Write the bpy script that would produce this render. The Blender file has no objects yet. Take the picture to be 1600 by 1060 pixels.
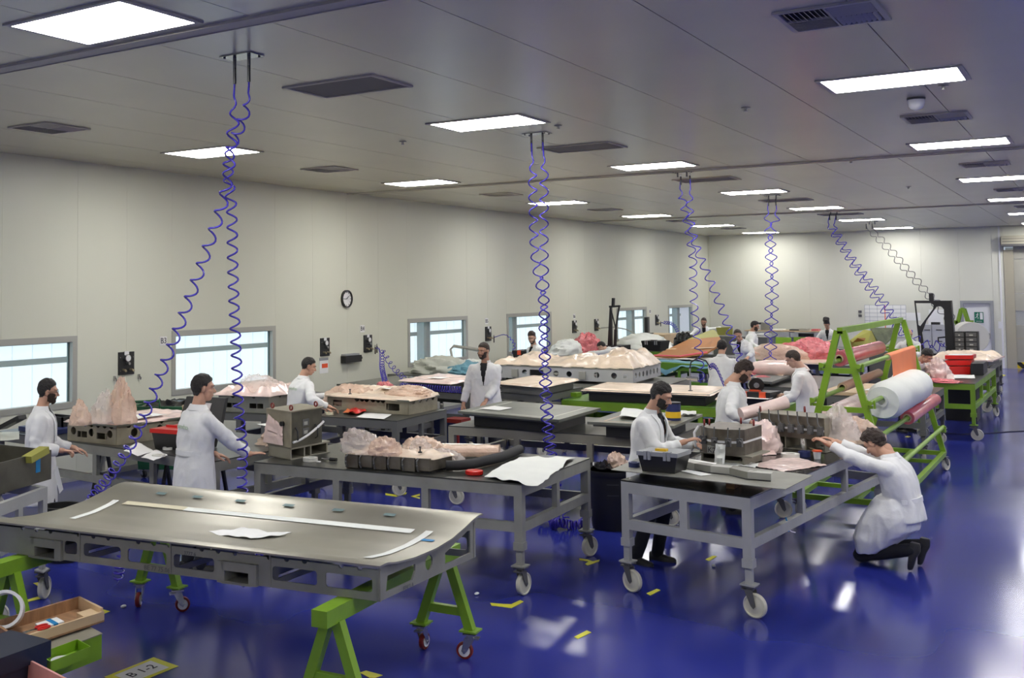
import bpy, bmesh, math, random
from mathutils import Vector, Matrix, noise
random.seed(7)
PI = math.pi
SC = bpy.context.scene
COL = SC.collection

# ---------------------------------------------------------------- camera
RM = [[0.821775, 0.569765, -0.007298], [0.035149, -0.037904, 0.998663], [-0.568726, 0.820933, 0.051175]]
FPX = 1672.71; CX = 569.35; CY = 365.70; CZ = 2.7035
cam = bpy.data.cameras.new('camera')
cam.sensor_width = 36; cam.lens = FPX / 1600 * 36
cam.shift_x = (800 - CX) / 1600; cam.shift_y = -(530 - CY) / 1600
cam.clip_start = .05; cam.clip_end = 200
co = bpy.data.objects.new('camera', cam); COL.objects.link(co)
_r, _u, _f = [Vector(q) for q in RM]
co.matrix_world = Matrix(((_r.x, _u.x, -_f.x, 0), (_r.y, _u.y, -_f.y, 0), (_r.z, _u.z, -_f.z, CZ), (0, 0, 0, 1)))
SC.camera = co

# ---------------------------------------------------------------- world, exposure
w = bpy.data.worlds.new('world'); SC.world = w; w.use_nodes = True
w.node_tree.nodes['Background'].inputs[0].default_value = (.75, .85, 1, 1)
w.node_tree.nodes['Background'].inputs[1].default_value = .6
SC.view_settings.view_transform = 'Standard'; SC.view_settings.look = 'None'
SC.view_settings.gamma = 1; SC.view_settings.use_curve_mapping = False
SC.view_settings.exposure = 0.0
LAMP = 32.0         # radiance of the ceiling diffusers
WINGLOW = 1.25      # daylight coming through the translucent sheets outside the windows
SC.cycles.max_bounces = 6; SC.cycles.diffuse_bounces = 4; SC.cycles.glossy_bounces = 3
SC.cycles.transmission_bounces = 4; SC.cycles.transparent_max_bounces = 6
SC.cycles.sample_clamp_indirect = 6; SC.cycles.caustics_reflective = False; SC.cycles.caustics_refractive = False
SC.cycles.use_denoising = True
try: SC.cycles.denoising_prefilter = 'ACCURATE'
except Exception: pass

def ray(px, py):
    a = (px - CX) / FPX; b = -(py - CY) / FPX
    return _r * a + _u * b + _f
def W(px, py, z):                       # photo point -> place at height z
    d = ray(px, py); t = (z - CZ) / d.z
    return Vector((d.x * t, d.y * t, z))
def WX(px, py, x):
    d = ray(px, py); t = x / d.x; return Vector((x, d.y * t, CZ + d.z * t))
def WY(px, py, y):
    d = ray(px, py); t = y / d.y; return Vector((d.x * t, y, CZ + d.z * t))

# ---------------------------------------------------------------- materials
def mat(name, col, rough=.5, metal=0., var=0., vs=3., bump=0., bs=30., spec=.5, alpha=1., emit=None, es=0., trans=0., coat=0., stretch=None, col2=None):
    m = bpy.data.materials.new(name); m.use_nodes = True
    nt = m.node_tree; b = nt.nodes['Principled BSDF']; L = nt.links
    col = tuple(col) + (1,)
    b.inputs['Base Color'].default_value = col
    b.inputs['Roughness'].default_value = rough; b.inputs['Metallic'].default_value = metal
    b.inputs['Specular IOR Level'].default_value = spec
    b.inputs['Alpha'].default_value = alpha
    b.inputs['Transmission Weight'].default_value = trans
    b.inputs['Coat Weight'].default_value = coat
    if emit: b.inputs['Emission Color'].default_value = tuple(emit) + (1,); b.inputs['Emission Strength'].default_value = es
    if var or bump or col2:
        tc = nt.nodes.new('ShaderNodeTexCoord'); mp = nt.nodes.new('ShaderNodeMapping')
        L.new(tc.outputs['Object'], mp.inputs[0])
        if stretch: mp.inputs['Scale'].default_value = stretch
    if var or col2:
        n = nt.nodes.new('ShaderNodeTexNoise'); n.inputs['Scale'].default_value = vs; n.inputs['Detail'].default_value = 5
        L.new(mp.outputs[0], n.inputs['Vector'])
        r = nt.nodes.new('ShaderNodeValToRGB')
        r.color_ramp.elements[0].position = .3; r.color_ramp.elements[1].position = .7
        if col2:
            r.color_ramp.elements[0].color = tuple(col2) + (1,); r.color_ramp.elements[1].color = col
        else:
            r.color_ramp.elements[0].color = tuple(c * (1 - var) for c in col[:3]) + (1,)
            r.color_ramp.elements[1].color = tuple(min(1, c * (1 + var * .6)) for c in col[:3]) + (1,)
        L.new(n.outputs['Fac'], r.inputs[0]); L.new(r.outputs[0], b.inputs['Base Color'])
    if bump:
        n2 = nt.nodes.new('ShaderNodeTexNoise'); n2.inputs['Scale'].default_value = bs; n2.inputs['Detail'].default_value = 3
        L.new(mp.outputs[0], n2.inputs['Vector'])
        bp = nt.nodes.new('ShaderNodeBump'); bp.inputs['Strength'].default_value = bump; bp.inputs['Distance'].default_value = .02
        L.new(n2.outputs['Fac'], bp.inputs['Height']); L.new(bp.outputs[0], b.inputs['Normal'])
    return m
M = {}
def mk(k, *a, **kw): M[k] = mat(k, *a, **kw)
mk('wall', (.66, .665, .555), .42, var=.02, vs=.6, spec=.4)
mk('wallback', (.68, .68, .59), .45, var=.03, vs=.5, spec=.4)
mk('ceil', (.66, .64, .48), .24, var=.03, vs=.8, spec=.5)
mk('joint', (.34, .33, .29), .8)
mk('beam', (.52, .50, .42), .5)
mk('alu', (.42, .42, .38), .4, .3)
mk('darkframe', (.10, .10, .10), .5)
mk('grille', (.16, .155, .15), .7)
mk('white', (.75, .75, .75), .45)
mk('paper', (.82, .82, .80), .7, var=.02, vs=8)
mk('paperlines', (.35, .37, .42), .8)
mk('lamp', (.9, .9, .9), .5, emit=(1, .985, .96), es=LAMP)
mk('skyglass', (.25, .30, .33), .6, emit=(.74, .90, 1.0), es=WINGLOW)
mk('seam', (.50, .60, .68), .6, emit=(.55, .68, .8), es=WINGLOW * .75)
mk('glass', (1, 1, 1), .03, alpha=.14, spec=.6)
mk('steelgreen', (.16, .24, .24), .5, .2)
mk('black', (.012, .012, .013), .45, var=.2)
mk('blackgloss', (.010, .010, .012), .15)
mk('rubber', (.02, .02, .022), .7)
mk('gpaint', (.27, .27, .235), .42, var=.14, vs=5, bump=.05)
mk('gpaintlight', (.38, .385, .37), .4, var=.1, vs=5, bump=.05)
mk('gpaintdark', (.125, .127, .118), .5, var=.1)
mk('gbrown', (.27, .255, .20), .5, var=.12, vs=3)
mk('tabletop', (.085, .088, .08), .28, .5, var=.35, vs=3.5, bump=.04)
mk('tabletopblk', (.022, .022, .022), .17, .3, var=.3, vs=3)
mk('green', (.20, .37, .02), .42, var=.14, vs=3, bump=.06)
mk('greendark', (.11, .26, .018), .5, var=.12)
mk('greenbin', (.010, .085, .03), .5, var=.1)
mk('wheel', (.62, .60, .48), .4)
mk('wheelgrey', (.33, .31, .25), .5)
mk('chrome', (.45, .46, .47), .25, .9)
mk('redwheel', (.22, .02, .012), .4)
mk('moldsteel', (.38, .365, .30), .34, .72, var=.16, vs=1.6, bump=.05, bs=6, stretch=(1, 1, 1))
mk('moldside', (.27, .268, .228), .5, .25, var=.16, vs=4, bump=.05)
mk('moldplate', (.21, .22, .185), .38, .45, var=.2, vs=2.5)
mk('beige', (.31, .28, .205), .55, .1, var=.22, vs=6, bump=.08)
mk('rusty', (.22, .20, .16), .42, .5, var=.45, vs=7, bump=.12, bs=12, col2=(.11, .09, .068))
mk('boxsteel', (.145, .138, .108), .38, .6, var=.25, vs=5)
mk('greymold', (.47, .48, .49), .45, var=.05)
mk('film', (.95, .70, .54), .14, var=.10, vs=9, bump=1., bs=20, alpha=.66, spec=.9)
mk('filmclear', (.94, .84, .78), .12, var=.08, vs=8, bump=.9, bs=18, alpha=.38, spec=.9)
mk('filmcream', (.90, .74, .58), .26, var=.09, vs=5, bump=.35, bs=14, spec=.7)
mk('filmpink', (.88, .22, .24), .18, var=.3, vs=11, bump=1., bs=25, alpha=.82, spec=.8)
mk('filmpale', (.88, .69, .63), .2, var=.12, vs=4, bump=.35, bs=12, spec=.7)
mk('bluecloth', (.16, .36, .45), .7, var=.1, bump=.3)
mk('whitecloth', (.80, .82, .77), .75, var=.04, bump=.25, bs=9)
mk('graycloth', (.60, .62, .55), .75, var=.06, bump=.3, bs=9)
mk('coat', (.82, .825, .815), .75, var=.03, vs=4, bump=.25, bs=12)
mk('skin', (.60, .34, .23), .5, var=.06, vs=10)
mk('skinlight', (.66, .41, .30), .5, var=.05, vs=10)
mk('hairblack', (.014, .011, .010), .5, bump=.8, bs=90)
mk('hairbrown', (.035, .020, .013), .5, bump=.8, bs=90)
mk('beard', (.045, .024, .015), .6, bump=.8, bs=120)
mk('shirtblack', (.014, .014, .016), .8)
mk('trouser', (.011, .012, .016), .85, bump=.3)
mk('shoe', (.02, .02, .02), .6)
mk('eyewhite', (.45, .40, .37), .3)
mk('hoseblue', (.055, .04, .42), .18, spec=.7)
mk('brass', (.5, .42, .28), .35, .8)
mk('yellowtape', (.72, .70, .05), .6, var=.1)
mk('yellow', (.80, .50, .02), .4)
mk('red', (.62, .02, .015), .3, var=.1)
mk('redorange', (.80, .10, .03), .4)
mk('orange', (.86, .24, .08), .55, var=.05)
mk('wood', (.36, .20, .10), .55, var=.3, vs=4, stretch=(1, 6, 1), bump=.1)
mk('plywood', (.62, .46, .28), .6, var=.12, vs=3)
mk('brownboard', (.38, .15, .035), .6, var=.06)
mk('tapecream', (.66, .61, .44), .7, var=.06, vs=6)
mk('olive', (.32, .31, .06), .55, var=.06)
mk('oliveweave', (.13, .15, .09), .5, var=.3, vs=8)
mk('pinkroll', (.70, .16, .19), .22, var=.1, vs=3, stretch=(1, 1, 1))
mk('pink', (.80, .13, .19), .5)
mk('kraft', (.50, .33, .22), .6, var=.06)
mk('navy', (.02, .03, .12), .45)
mk('cyanblue', (.01, .22, .50), .5)
mk('grayplastic', (.30, .31, .32), .5)
mk('cabinet', (.52, .53, .54), .4)
mk('desk', (.60, .60, .57), .5)
mk('frosted', (.33, .42, .40), .3)
mk('doorbeige', (.40, .39, .33), .5, var=.04)
mk('shutterframe', (.42, .39, .30), .4, .2)
mk('exitgreen', (.01, .16, .09), .5)
mk('logogreen', (.48, .60, .42), .8)
mk('ink', (.02, .02, .03), .7)
mk('inkgrey', (.12, .12, .12), .7)
mk('trayblue', (.012, .018, .04), .4)
mk('pinktub', (.72, .36, .33), .35, var=.3, vs=4)
mk('concretewhite', (.72, .71, .66), .6)
def glossy_floor():
    m = mat('floor_epoxy', (.010, .018, .22), .12, spec=.55)
    nt = m.node_tree; b = nt.nodes['Principled BSDF']; L = nt.links
    tc = nt.nodes.new('ShaderNodeTexCoord')
    n = nt.nodes.new('ShaderNodeTexNoise'); n.inputs['Scale'].default_value = .5; n.inputs['Detail'].default_value = 1.5; n.inputs['Roughness'].default_value = .4
    L.new(tc.outputs['Object'], n.inputs['Vector'])
    r = nt.nodes.new('ShaderNodeValToRGB')
    r.color_ramp.elements[0].position = .32; r.color_ramp.elements[0].color = (.017, .026, .21, 1)
    r.color_ramp.elements[1].position = .72; r.color_ramp.elements[1].color = (.030, .040, .32, 1)
    L.new(n.outputs['Fac'], r.inputs[0]); L.new(r.outputs[0], b.inputs['Base Color'])
    n2 = nt.nodes.new('ShaderNodeTexNoise'); n2.inputs['Scale'].default_value = .45; n2.inputs['Detail'].default_value = 1
    L.new(tc.outputs['Object'], n2.inputs['Vector'])
    mr = nt.nodes.new('ShaderNodeMapRange'); mr.inputs[1].default_value = .3; mr.inputs[2].default_value = .7
    mr.inputs[3].default_value = .11; mr.inputs[4].default_value = .21
    L.new(n2.outputs['Fac'], mr.inputs[0]); L.new(mr.outputs[0], b.inputs['Roughness'])
    return m
M['floor'] = glossy_floor()
def stripes(name, c1, c2, scale):
    m = mat(name, c1, .5); nt = m.node_tree; b = nt.nodes['Principled BSDF']; L = nt.links
    tc = nt.nodes.new('ShaderNodeTexCoord'); mp = nt.nodes.new('ShaderNodeMapping'); mp.inputs['Rotation'].default_value = (0, math.radians(45), 0)
    wv = nt.nodes.new('ShaderNodeTexWave'); wv.inputs['Scale'].default_value = scale
    r = nt.nodes.new('ShaderNodeValToRGB'); r.color_ramp.interpolation = 'CONSTANT'
    r.color_ramp.elements[0].color = tuple(c1) + (1,); r.color_ramp.elements[1].position = .5; r.color_ramp.elements[1].color = tuple(c2) + (1,)
    L.new(tc.outputs['Object'], mp.inputs[0]); L.new(mp.outputs[0], wv.inputs[0]); L.new(wv.outputs['Fac'], r.inputs[0]); L.new(r.outputs[0], b.inputs['Base Color'])
    return m
M['hazard'] = stripes('hazard_paint', (.75, .55, .01), (.01, .01, .01), 1.3)

# ---------------------------------------------------------------- mesh building
WM = {}                                  # world matrix of every root and its parts
class MB:
    def __init__(s): s.v = []; s.f = []
    def add(s, vs, fs):
        n = len(s.v); s.v += [Vector(q) for q in vs]; s.f += [tuple(i + n for i in f) for f in fs]; return s
    def hexa(s, c):                      # 8 corners: bottom loop 0-3, top loop 4-7
        return s.add(c, [(3, 2, 1, 0), (4, 5, 6, 7), (0, 1, 5, 4), (1, 2, 6, 5), (2, 3, 7, 6), (3, 0, 4, 7)])
    def box(s, c, d, rz=0, R=None):
        c = Vector(c); x, y, z = d[0] / 2, d[1] / 2, d[2] / 2
        R = R or Matrix.Rotation(rz, 3, 'Z')
        return s.hexa([c + R @ Vector(q) for q in ((-x, -y, -z), (x, -y, -z), (x, y, -z), (-x, y, -z), (-x, -y, z), (x, -y, z), (x, y, z), (-x, y, z))])
    def aabb(s, x0, x1, y0, y1, z0, z1):
        return s.box(((x0 + x1) / 2, (y0 + y1) / 2, (z0 + z1) / 2), (abs(x1 - x0), abs(y1 - y0), abs(z1 - z0)))
    def beam(s, p, q, w, h=None, up=(0, 0, 1)):
        p, q = Vector(p), Vector(q); h = h or w; d = (q - p).normalized(); up = Vector(up)
        if abs(d.dot(up)) > .97: up = Vector((0, 1, 0)) if abs(d.y) < .9 else Vector((1, 0, 0))
        a = d.cross(up).normalized() * w / 2; b = a.cross(d).normalized() * h / 2
        return s.hexa([p - a - b, p + a - b, q + a - b, q - a - b, p - a + b, p + a + b, q + a + b, q - a + b])
    def tube(s, pts, r, n=8, caps=True, closed=False):
        pts = [Vector(p) for p in pts]; m = len(pts); rr = r if isinstance(r, (list, tuple)) else [r] * m
        vs = []; fr = None
        for i, p in enumerate(pts):
            t = (pts[min(i + 1, m - 1)] - pts[max(i - 1, 0)])
            if t.length < 1e-9: t = Vector((0, 0, 1))
            t.normalize()
            if fr is None: fr = t.orthogonal().normalized()
            fr = (fr - t * fr.dot(t))
            if fr.length < 1e-6: fr = t.orthogonal()
            fr.normalize(); g = t.cross(fr)
            for k in range(n):
                a = 2 * PI * k / n; vs.append(p + (fr * math.cos(a) + g * math.sin(a)) * rr[i])
        fs = [(i * n + k, i * n + (k + 1) % n, (i + 1) * n + (k + 1) % n, (i + 1) * n + k) for i in range(m - 1) for k in range(n)]
        if caps: fs += [tuple(range(n - 1, -1, -1)), tuple(range((m - 1) * n, m * n))]
        return s.add(vs, fs)
    def cyl(s, p, q, r, n=16, r2=None): return s.tube([p, q], [r, r if r2 is None else r2], n)
    def ring(s, c, axis, ro, ri, w, n=24):                     # annulus with width along axis
        c = Vector(c); a = Vector(axis).normalized(); u = a.orthogonal().normalized(); v = a.cross(u); vs = []
        for k in range(n):
            t = 2 * PI * k / n; d = u * math.cos(t) + v * math.sin(t)
            vs += [c + d * ro - a * w / 2, c + d * ro + a * w / 2, c + d * ri + a * w / 2, c + d * ri - a * w / 2]
        fs = []
        for k in range(n):
            i = 4 * k; j = 4 * ((k + 1) % n)
            for e in range(4): fs.append((i + e, j + e, j + (e + 1) % 4, i + (e + 1) % 4))
        return s.add(vs, fs)
    def lathe(s, prof, c=(0, 0, 0), n=24, axis=None):          # profile (r, h)
        c = Vector(c); a = Vector(axis or (0, 0, 1)).normalized(); u = a.orthogonal().normalized(); v = a.cross(u); vs = []
        for r, h in prof:
            for k in range(n):
                t = 2 * PI * k / n; vs.append(c + a * h + (u * math.cos(t) + v * math.sin(t)) * r)
        m = len(prof)
        fs = [(i * n + k, i * n + (k + 1) % n, (i + 1) * n + (k + 1) % n, (i + 1) * n + k) for i in range(m - 1) for k in range(n)]
        fs += [tuple(range(n - 1, -1, -1)), tuple(range((m - 1) * n, m * n))]
        return s.add(vs, fs)
    def ell(s, c, r, n=16, m=10, R=None):
        c = Vector(c); r = r if hasattr(r, '__len__') else (r, r, r); vs = [Vector((0, 0, -r[2]))]
        for i in range(1, m):
            p = -PI / 2 + PI * i / m
            for k in range(n):
                t = 2 * PI * k / n; vs.append(Vector((r[0] * math.cos(p) * math.cos(t), r[1] * math.cos(p) * math.sin(t), r[2] * math.sin(p))))
        vs.append(Vector((0, 0, r[2]))); e = len(vs) - 1
        fs = [(0, 1 + (k + 1) % n, 1 + k) for k in range(n)]
        fs += [(1 + i * n + k, 1 + i * n + (k + 1) % n, 1 + (i + 1) * n + (k + 1) % n, 1 + (i + 1) * n + k) for i in range(m - 2) for k in range(n)]
        fs += [(e, 1 + (m - 2) * n + k, 1 + (m - 2) * n + (k + 1) % n) for k in range(n)]
        return s.add([c + (R @ q if R else q) for q in vs], fs)
    def prism(s, poly, off):
        poly = [Vector(q) for q in poly]; off = Vector(off); n = len(poly)
        return s.add(poly + [q + off for q in poly], [tuple(range(n - 1, -1, -1)), tuple(range(n, 2 * n))] + [(i, (i + 1) % n, n + (i + 1) % n, n + i) for i in range(n)])
    def grid(s, fn, nu, nv, th=0.):      # sheet through fn(u,v), thickness th downwards
        vs = [Vector(fn(i / nu, j / nv)) for j in range(nv + 1) for i in range(nu + 1)]
        w_ = nu + 1; fs = [(j * w_ + i, j * w_ + i + 1, (j + 1) * w_ + i + 1, (j + 1) * w_ + i) for j in range(nv) for i in range(nu)]
        if not th: return s.add(vs, fs)
        n = len(vs); vs += [q - Vector((0, 0, th)) for q in vs]
        fs += [tuple(n + i for i in reversed(f)) for f in fs]
        b = [i for i in range(w_)] + [j * w_ + nu for j in range(1, nv + 1)] + [nv * w_ + i for i in range(nu - 1, -1, -1)] + [j * w_ for j in range(nv - 1, 0, -1)]
        for k in range(len(b)): i, j = b[k], b[(k + 1) % len(b)]; fs.append((j, i, n + i, n + j))
        return s.add(vs, fs)
    def loft(s, rings, caps=True):
        n = len(rings[0]); vs = [q for r in rings for q in r]; m = len(rings)
        fs = [(i * n + k, i * n + (k + 1) % n, (i + 1) * n + (k + 1) % n, (i + 1) * n + k) for i in range(m - 1) for k in range(n)]
        if caps: fs += [tuple(range(n - 1, -1, -1)), tuple(range((m - 1) * n, m * n))]
        return s.add(vs, fs)

def mesh_of(name, mb, m, smooth=True, ang=38):
    me = bpy.data.meshes.new(name); me.from_pydata([tuple(q) for q in mb.v], [], mb.f)
    me.validate(); me.update()
    if m: me.materials.append(M[m] if isinstance(m, str) else m)
    if smooth:
        for p in me.polygons: p.use_smooth = True
        me.set_sharp_from_angle(angle=math.radians(ang))
    return me
def tag(o, label=None, cat=None, group=None, kind=None):
    for k, v_ in (('label', label), ('category', cat), ('group', group), ('kind', kind)):
        if v_: o[k] = v_
    return o
def link(o, parent=None):
    COL.objects.link(o)
    if parent: o.parent = parent
    return o
def part(name, mb, m, parent, label=None, kind=None, smooth=True, ang=38):   # verts given in world space
    Mi = WM[parent.name].inverted()
    mb.v = [Mi @ q for q in mb.v]
    o = bpy.data.objects.new(name, mesh_of(name, mb, m, smooth, ang)); link(o, parent)
    WM[o.name] = WM[parent.name]
    return tag(o, label, kind=kind)
def thing(name, label, cat, loc=(0, 0, 0), rz=0, group=None):
    o = bpy.data.objects.new(name, None); o.location = loc; o.rotation_euler = (0, 0, rz); o.empty_display_size = .1
    link(o); WM[o.name] = Matrix.Translation(Vector(loc)) @ Matrix.Rotation(rz, 4, 'Z')
    return tag(o, label, cat, group)
def solo(name, mb, m, label=None, cat=None, group=None, kind=None, smooth=True, ang=38):      # a thing that is one mesh
    xs = [q.x for q in mb.v]; ys = [q.y for q in mb.v]; zs = [q.z for q in mb.v]
    c = Vector(((min(xs) + max(xs)) / 2, (min(ys) + max(ys)) / 2, min(zs)))
    mb.v = [q - c for q in mb.v]
    o = bpy.data.objects.new(name, mesh_of(name, mb, m, smooth, ang)); o.location = c; link(o)
    WM[o.name] = Matrix.Translation(c)
    return tag(o, label, cat, group, kind)
def copy_tree(o, loc=None, label=None, parent=None):
    c = o.copy(); COL.objects.link(c); c.parent = parent
    if loc is not None: c.location = loc; WM[c.name] = Matrix.Translation(Vector(loc))
    if label: c['label'] = label
    for ch in list(o.children): copy_tree(ch, None, None, c)
    return c

def plate2d(outer, holes, th, O, U, V, res=12):
    """flat plate with holes: outline and holes in (u,v), mapped to O+u*U+v*V, thickness along U x V"""
    cu = bpy.data.curves.new('plate', 'CURVE'); cu.dimensions = '2D'; cu.fill_mode = 'BOTH'; cu.extrude = th / 2
    for loop in [outer] + holes:
        sp = cu.splines.new('POLY'); sp.points.add(len(loop) - 1); sp.use_cyclic_u = True
        for p, q in zip(sp.points, loop): p.co = (q[0], q[1], 0, 1)
    ob = bpy.data.objects.new('plate', cu); COL.objects.link(ob)
    me = bpy.data.meshes.new_from_object(ob.evaluated_get(bpy.context.evaluated_depsgraph_get()))
    bpy.data.objects.remove(ob)
    U = Vector(U); V = Vector(V); N = U.cross(V).normalized(); O = Vector(O)
    mb = MB(); mb.add([O + U * q.co.x + V * q.co.y + N * q.co.z for q in me.vertices], [tuple(p.vertices) for p in me.polygons])
    bpy.data.meshes.remove(me); bpy.data.curves.remove(cu)
    return mb
def circ(x, y, r, n=18, sy=1): return [(x + r * math.cos(2 * PI * k / n), y + r * sy * math.sin(2 * PI * k / n)) for k in range(n)]
def rrect(x0, x1, y0, y1, r=.02, n=4):
    o = []
    for cx, cy, a in ((x1 - r, y0 + r, -90), (x1 - r, y1 - r, 0), (x0 + r, y1 - r, 90), (x0 + r, y0 + r, 180)):
        for k in range(n + 1):
            t = math.radians(a + 90 * k / n); o.append((cx + r * math.cos(t), cy + r * math.sin(t)))
    return o
FONT = {}
def text(s, size, O, U, V, th=.002, center=False):
    cu = bpy.data.curves.new('t', 'FONT'); cu.body = s; cu.size = size; cu.extrude = th / 2; cu.resolution_u = 3
    if center: cu.align_x = 'CENTER'; cu.align_y = 'CENTER'
    ob = bpy.data.objects.new('t', cu); COL.objects.link(ob)
    me = bpy.data.meshes.new_from_object(ob.evaluated_get(bpy.context.evaluated_depsgraph_get()))
    bpy.data.objects.remove(ob)
    U = Vector(U).normalized(); V = Vector(V).normalized(); N = U.cross(V).normalized(); O = Vector(O)
    mb = MB(); mb.add([O + U * q.co.x + V * q.co.y + N * q.co.z for q in me.vertices], [tuple(p.vertices) for p in me.polygons])
    bpy.data.meshes.remove(me); bpy.data.curves.remove(cu)
    return mb
X = Vector((1, 0, 0)); Y = Vector((0, 1, 0)); Z = Vector((0, 0, 1))
def remesh(mb, vox, smooth=3, keep=False):
    me = bpy.data.meshes.new('r'); me.from_pydata([tuple(q) for q in mb.v], [], mb.f); me.validate()
    ob = bpy.data.objects.new('r', me); COL.objects.link(ob)
    md = ob.modifiers.new('r', 'REMESH'); md.mode = 'VOXEL'; md.voxel_size = vox
    if smooth: ms = ob.modifiers.new('s', 'SMOOTH'); ms.iterations = smooth; ms.factor = .6
    m2 = bpy.data.meshes.new_from_object(ob.evaluated_get(bpy.context.evaluated_depsgraph_get()))
    bpy.data.objects.remove(ob); bpy.data.meshes.remove(me)
    out = MB(); out.v = [q.co.copy() for q in m2.vertices]; out.f = [tuple(p.vertices) for p in m2.polygons]
    bpy.data.meshes.remove(m2)
    return out
# ================================================================ the room
WXL = -12.18; YB = 40.05; HC = 4.573; XR = 8.6; YF = -5.0
def structure(name, mb, m, label=None):
    o = bpy.data.objects.new(name, mesh_of(name, mb, m)); link(o); WM[o.name] = Matrix.Identity(4); o['kind'] = 'structure'
    if label: o['label'] = label
    o['category'] = 'room'
    return o
fl = structure('floor', MB().aabb(WXL - .3, XR + .3, YF - .3, YB + .3, -.2, 0), 'floor', 'glossy blue epoxy floor of the workshop')
for o_ in (fl,): pass
# ceiling: dark joint backing with separate panels just below it
ce = structure('ceiling', MB().aabb(WXL - .3, XR + .3, YF - .3, YB + .3, HC + .03, HC + .2), 'joint', 'pale grey ceiling of long flush panels')
xs = [WXL]; x = -11.55
while x < XR: xs.append(x); x += 1.134
xs.append(XR)
ys = [YF, 5.6, 17.07, 28.75, YB]
for j in range(4):
    for i in range(len(xs) - 1):
        part('ceiling_panel', MB().aabb(xs[i] + .004, xs[i + 1] - .004, ys[j] + .004, ys[j + 1] - .004, HC, HC + .03), 'ceil', ce, smooth=False)
for k, y in enumerate(ys[1:4]):
    mb = MB(); mb.aabb(WXL, XR, y - .075, y + .075, HC - .012, HC); mb.aabb(WXL, XR, y - .085, y - .075, HC - .02, HC); mb.aabb(WXL, XR, y + .075, y + .085, HC - .02, HC)
    structure('trim_%d' % (k + 1), mb, 'beam', 'flat strip across the ceiling panels')
# left wall with six windows
wins = [(7.75, 10.32), (12.21, 14.78), (19.16, 21.73), (23.70, 26.27), (30.87, 33.44), (35.50, 38.07)]
ZT, ZB = 2.06, 1.04
mb = MB(); y = YF
for a, b in wins + [(YB, YB)]:
    mb.aabb(WXL - .10, WXL - .05, y, a, 0, HC)
    if b > a: mb.aabb(WXL - .10, WXL - .05, a, b, 0, ZB); mb.aabb(WXL - .10, WXL - .05, a, b, ZT, HC)
    y = b
wl = structure('wall_left', mb, 'wall', 'off-white panelled wall with windows')
bd = sorted(set([YF] + [q for ab in wins for q in ab] + [YB]))
for a, b in zip(bd[:-1], bd[1:]):
    n = max(1, round((b - a) / 1.15)); win = (a, b) in wins
    for i in range(n):
        y0 = a + (b - a) * i / n + .0012; y1 = a + (b - a) * (i + 1) / n - .0012
        for z0, z1 in ([(0, ZB), (ZT, HC)] if win else [(0, HC)]):
            part('wall_panel', MB().aabb(WXL - .05, WXL, y0, y1, z0, z1), 'wall', wl, smooth=False)
# back wall with exit door and roller door
DX0, DX1 = -3.99, -3.05; RX0, RX1 = -2.72, 3.2; RZ = 3.9
mb = MB(); mb.aabb(WXL - .3, DX0, YB + .05, YB + .25, 0, HC); mb.aabb(DX0, DX1, YB + .05, YB + .25, 2.17, HC); mb.aabb(DX1, RX0, YB + .05, YB + .25, 0, HC)
mb.aabb(RX0, RX1, YB + .05, YB + .25, RZ, HC); mb.aabb(RX1, XR, YB + .05, YB + .25, 0, HC)
wb = structure('wall_back', mb, 'wallback', 'off-white panelled far wall')
xb = [WXL + 1.18 * i for i in range(7)] + [DX0]
for a, b in zip(xb[:-1], xb[1:]): part('wall_panel', MB().aabb(a + .0015, b - .0015, YB, YB + .05, 0, HC), 'wallback', wb, smooth=False)
part('wall_panel', MB().aabb(DX0 + .002, DX1 - .002, YB, YB + .05, 2.17, HC), 'wallback', wb)
part('wall_panel', MB().aabb(DX1 + .002, RX0 - .01, YB, YB + .05, 0, HC), 'wallback', wb)
for i in range(5): part('wall_panel', MB().aabb(RX0 + i * 1.184 + .002, RX0 + (i + 1) * 1.184 - .002, YB, YB + .05, RZ, HC), 'wallback', wb)
part('wall_panel', MB().aabb(RX1, XR, YB, YB + .05, 0, HC), 'wallback', wb)
structure('wall_right', MB().aabb(XR, XR + .2, YF - .3, YB + .3, 0, HC), 'wallback', 'plain off-white wall outside the photograph')
structure('wall_front', MB().aabb(WXL - .3, XR + .3, YF - .2, YF, 0, HC), 'wallback', 'plain off-white wall behind the viewer')
structure('baseboard_left', MB().aabb(WXL, WXL + .02, YF, YB, 0, .08), 'alu', 'low skirting along the window wall')
structure('baseboard_back', MB().aabb(WXL, DX0, YB - .02, YB, 0, .08), 'alu', 'low skirting along the far wall')
structure('trim_4', MB().aabb(WXL, WXL + .05, YB - .05, YB, 0, HC), 'wall', 'rounded cove in the far corner')
# windows
for k, (a, b) in enumerate(wins):
    mb = MB(); t = .085
    for y0, y1, z0, z1 in ((a, b, ZT - t, ZT), (a, b, ZB, ZB + t), (a, a + t, ZB + t, ZT - t), (b - t, b, ZB + t, ZT - t)):
        mb.aabb(WXL - .105, WXL + .012, y0, y1, z0, z1)
    wn = structure('window_%d' % (k + 1), mb, 'alu', ['grey framed window at the left edge, nearest', 'grey framed window beside the B3 sign', 'third window, between the clock and the B5 sign', 'fourth window, behind the B5 sign', 'fifth window, behind the tall black frame', 'sixth window, nearest the far corner'][k])
    part('window_pane', MB().aabb(WXL - .085, WXL - .079, a + t, b - t, ZB + t, ZT - t), 'glass', wn)
    gm = MB(); gm.aabb(WXL - .095, WXL - .07, b - t - .018, b - t, ZB + t, ZT - t); gm.aabb(WXL - .095, WXL - .07, a + t, b - t, ZT - t - .012, ZT - t)
    part('pane_seal', gm, 'steelgreen', wn)
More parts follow.
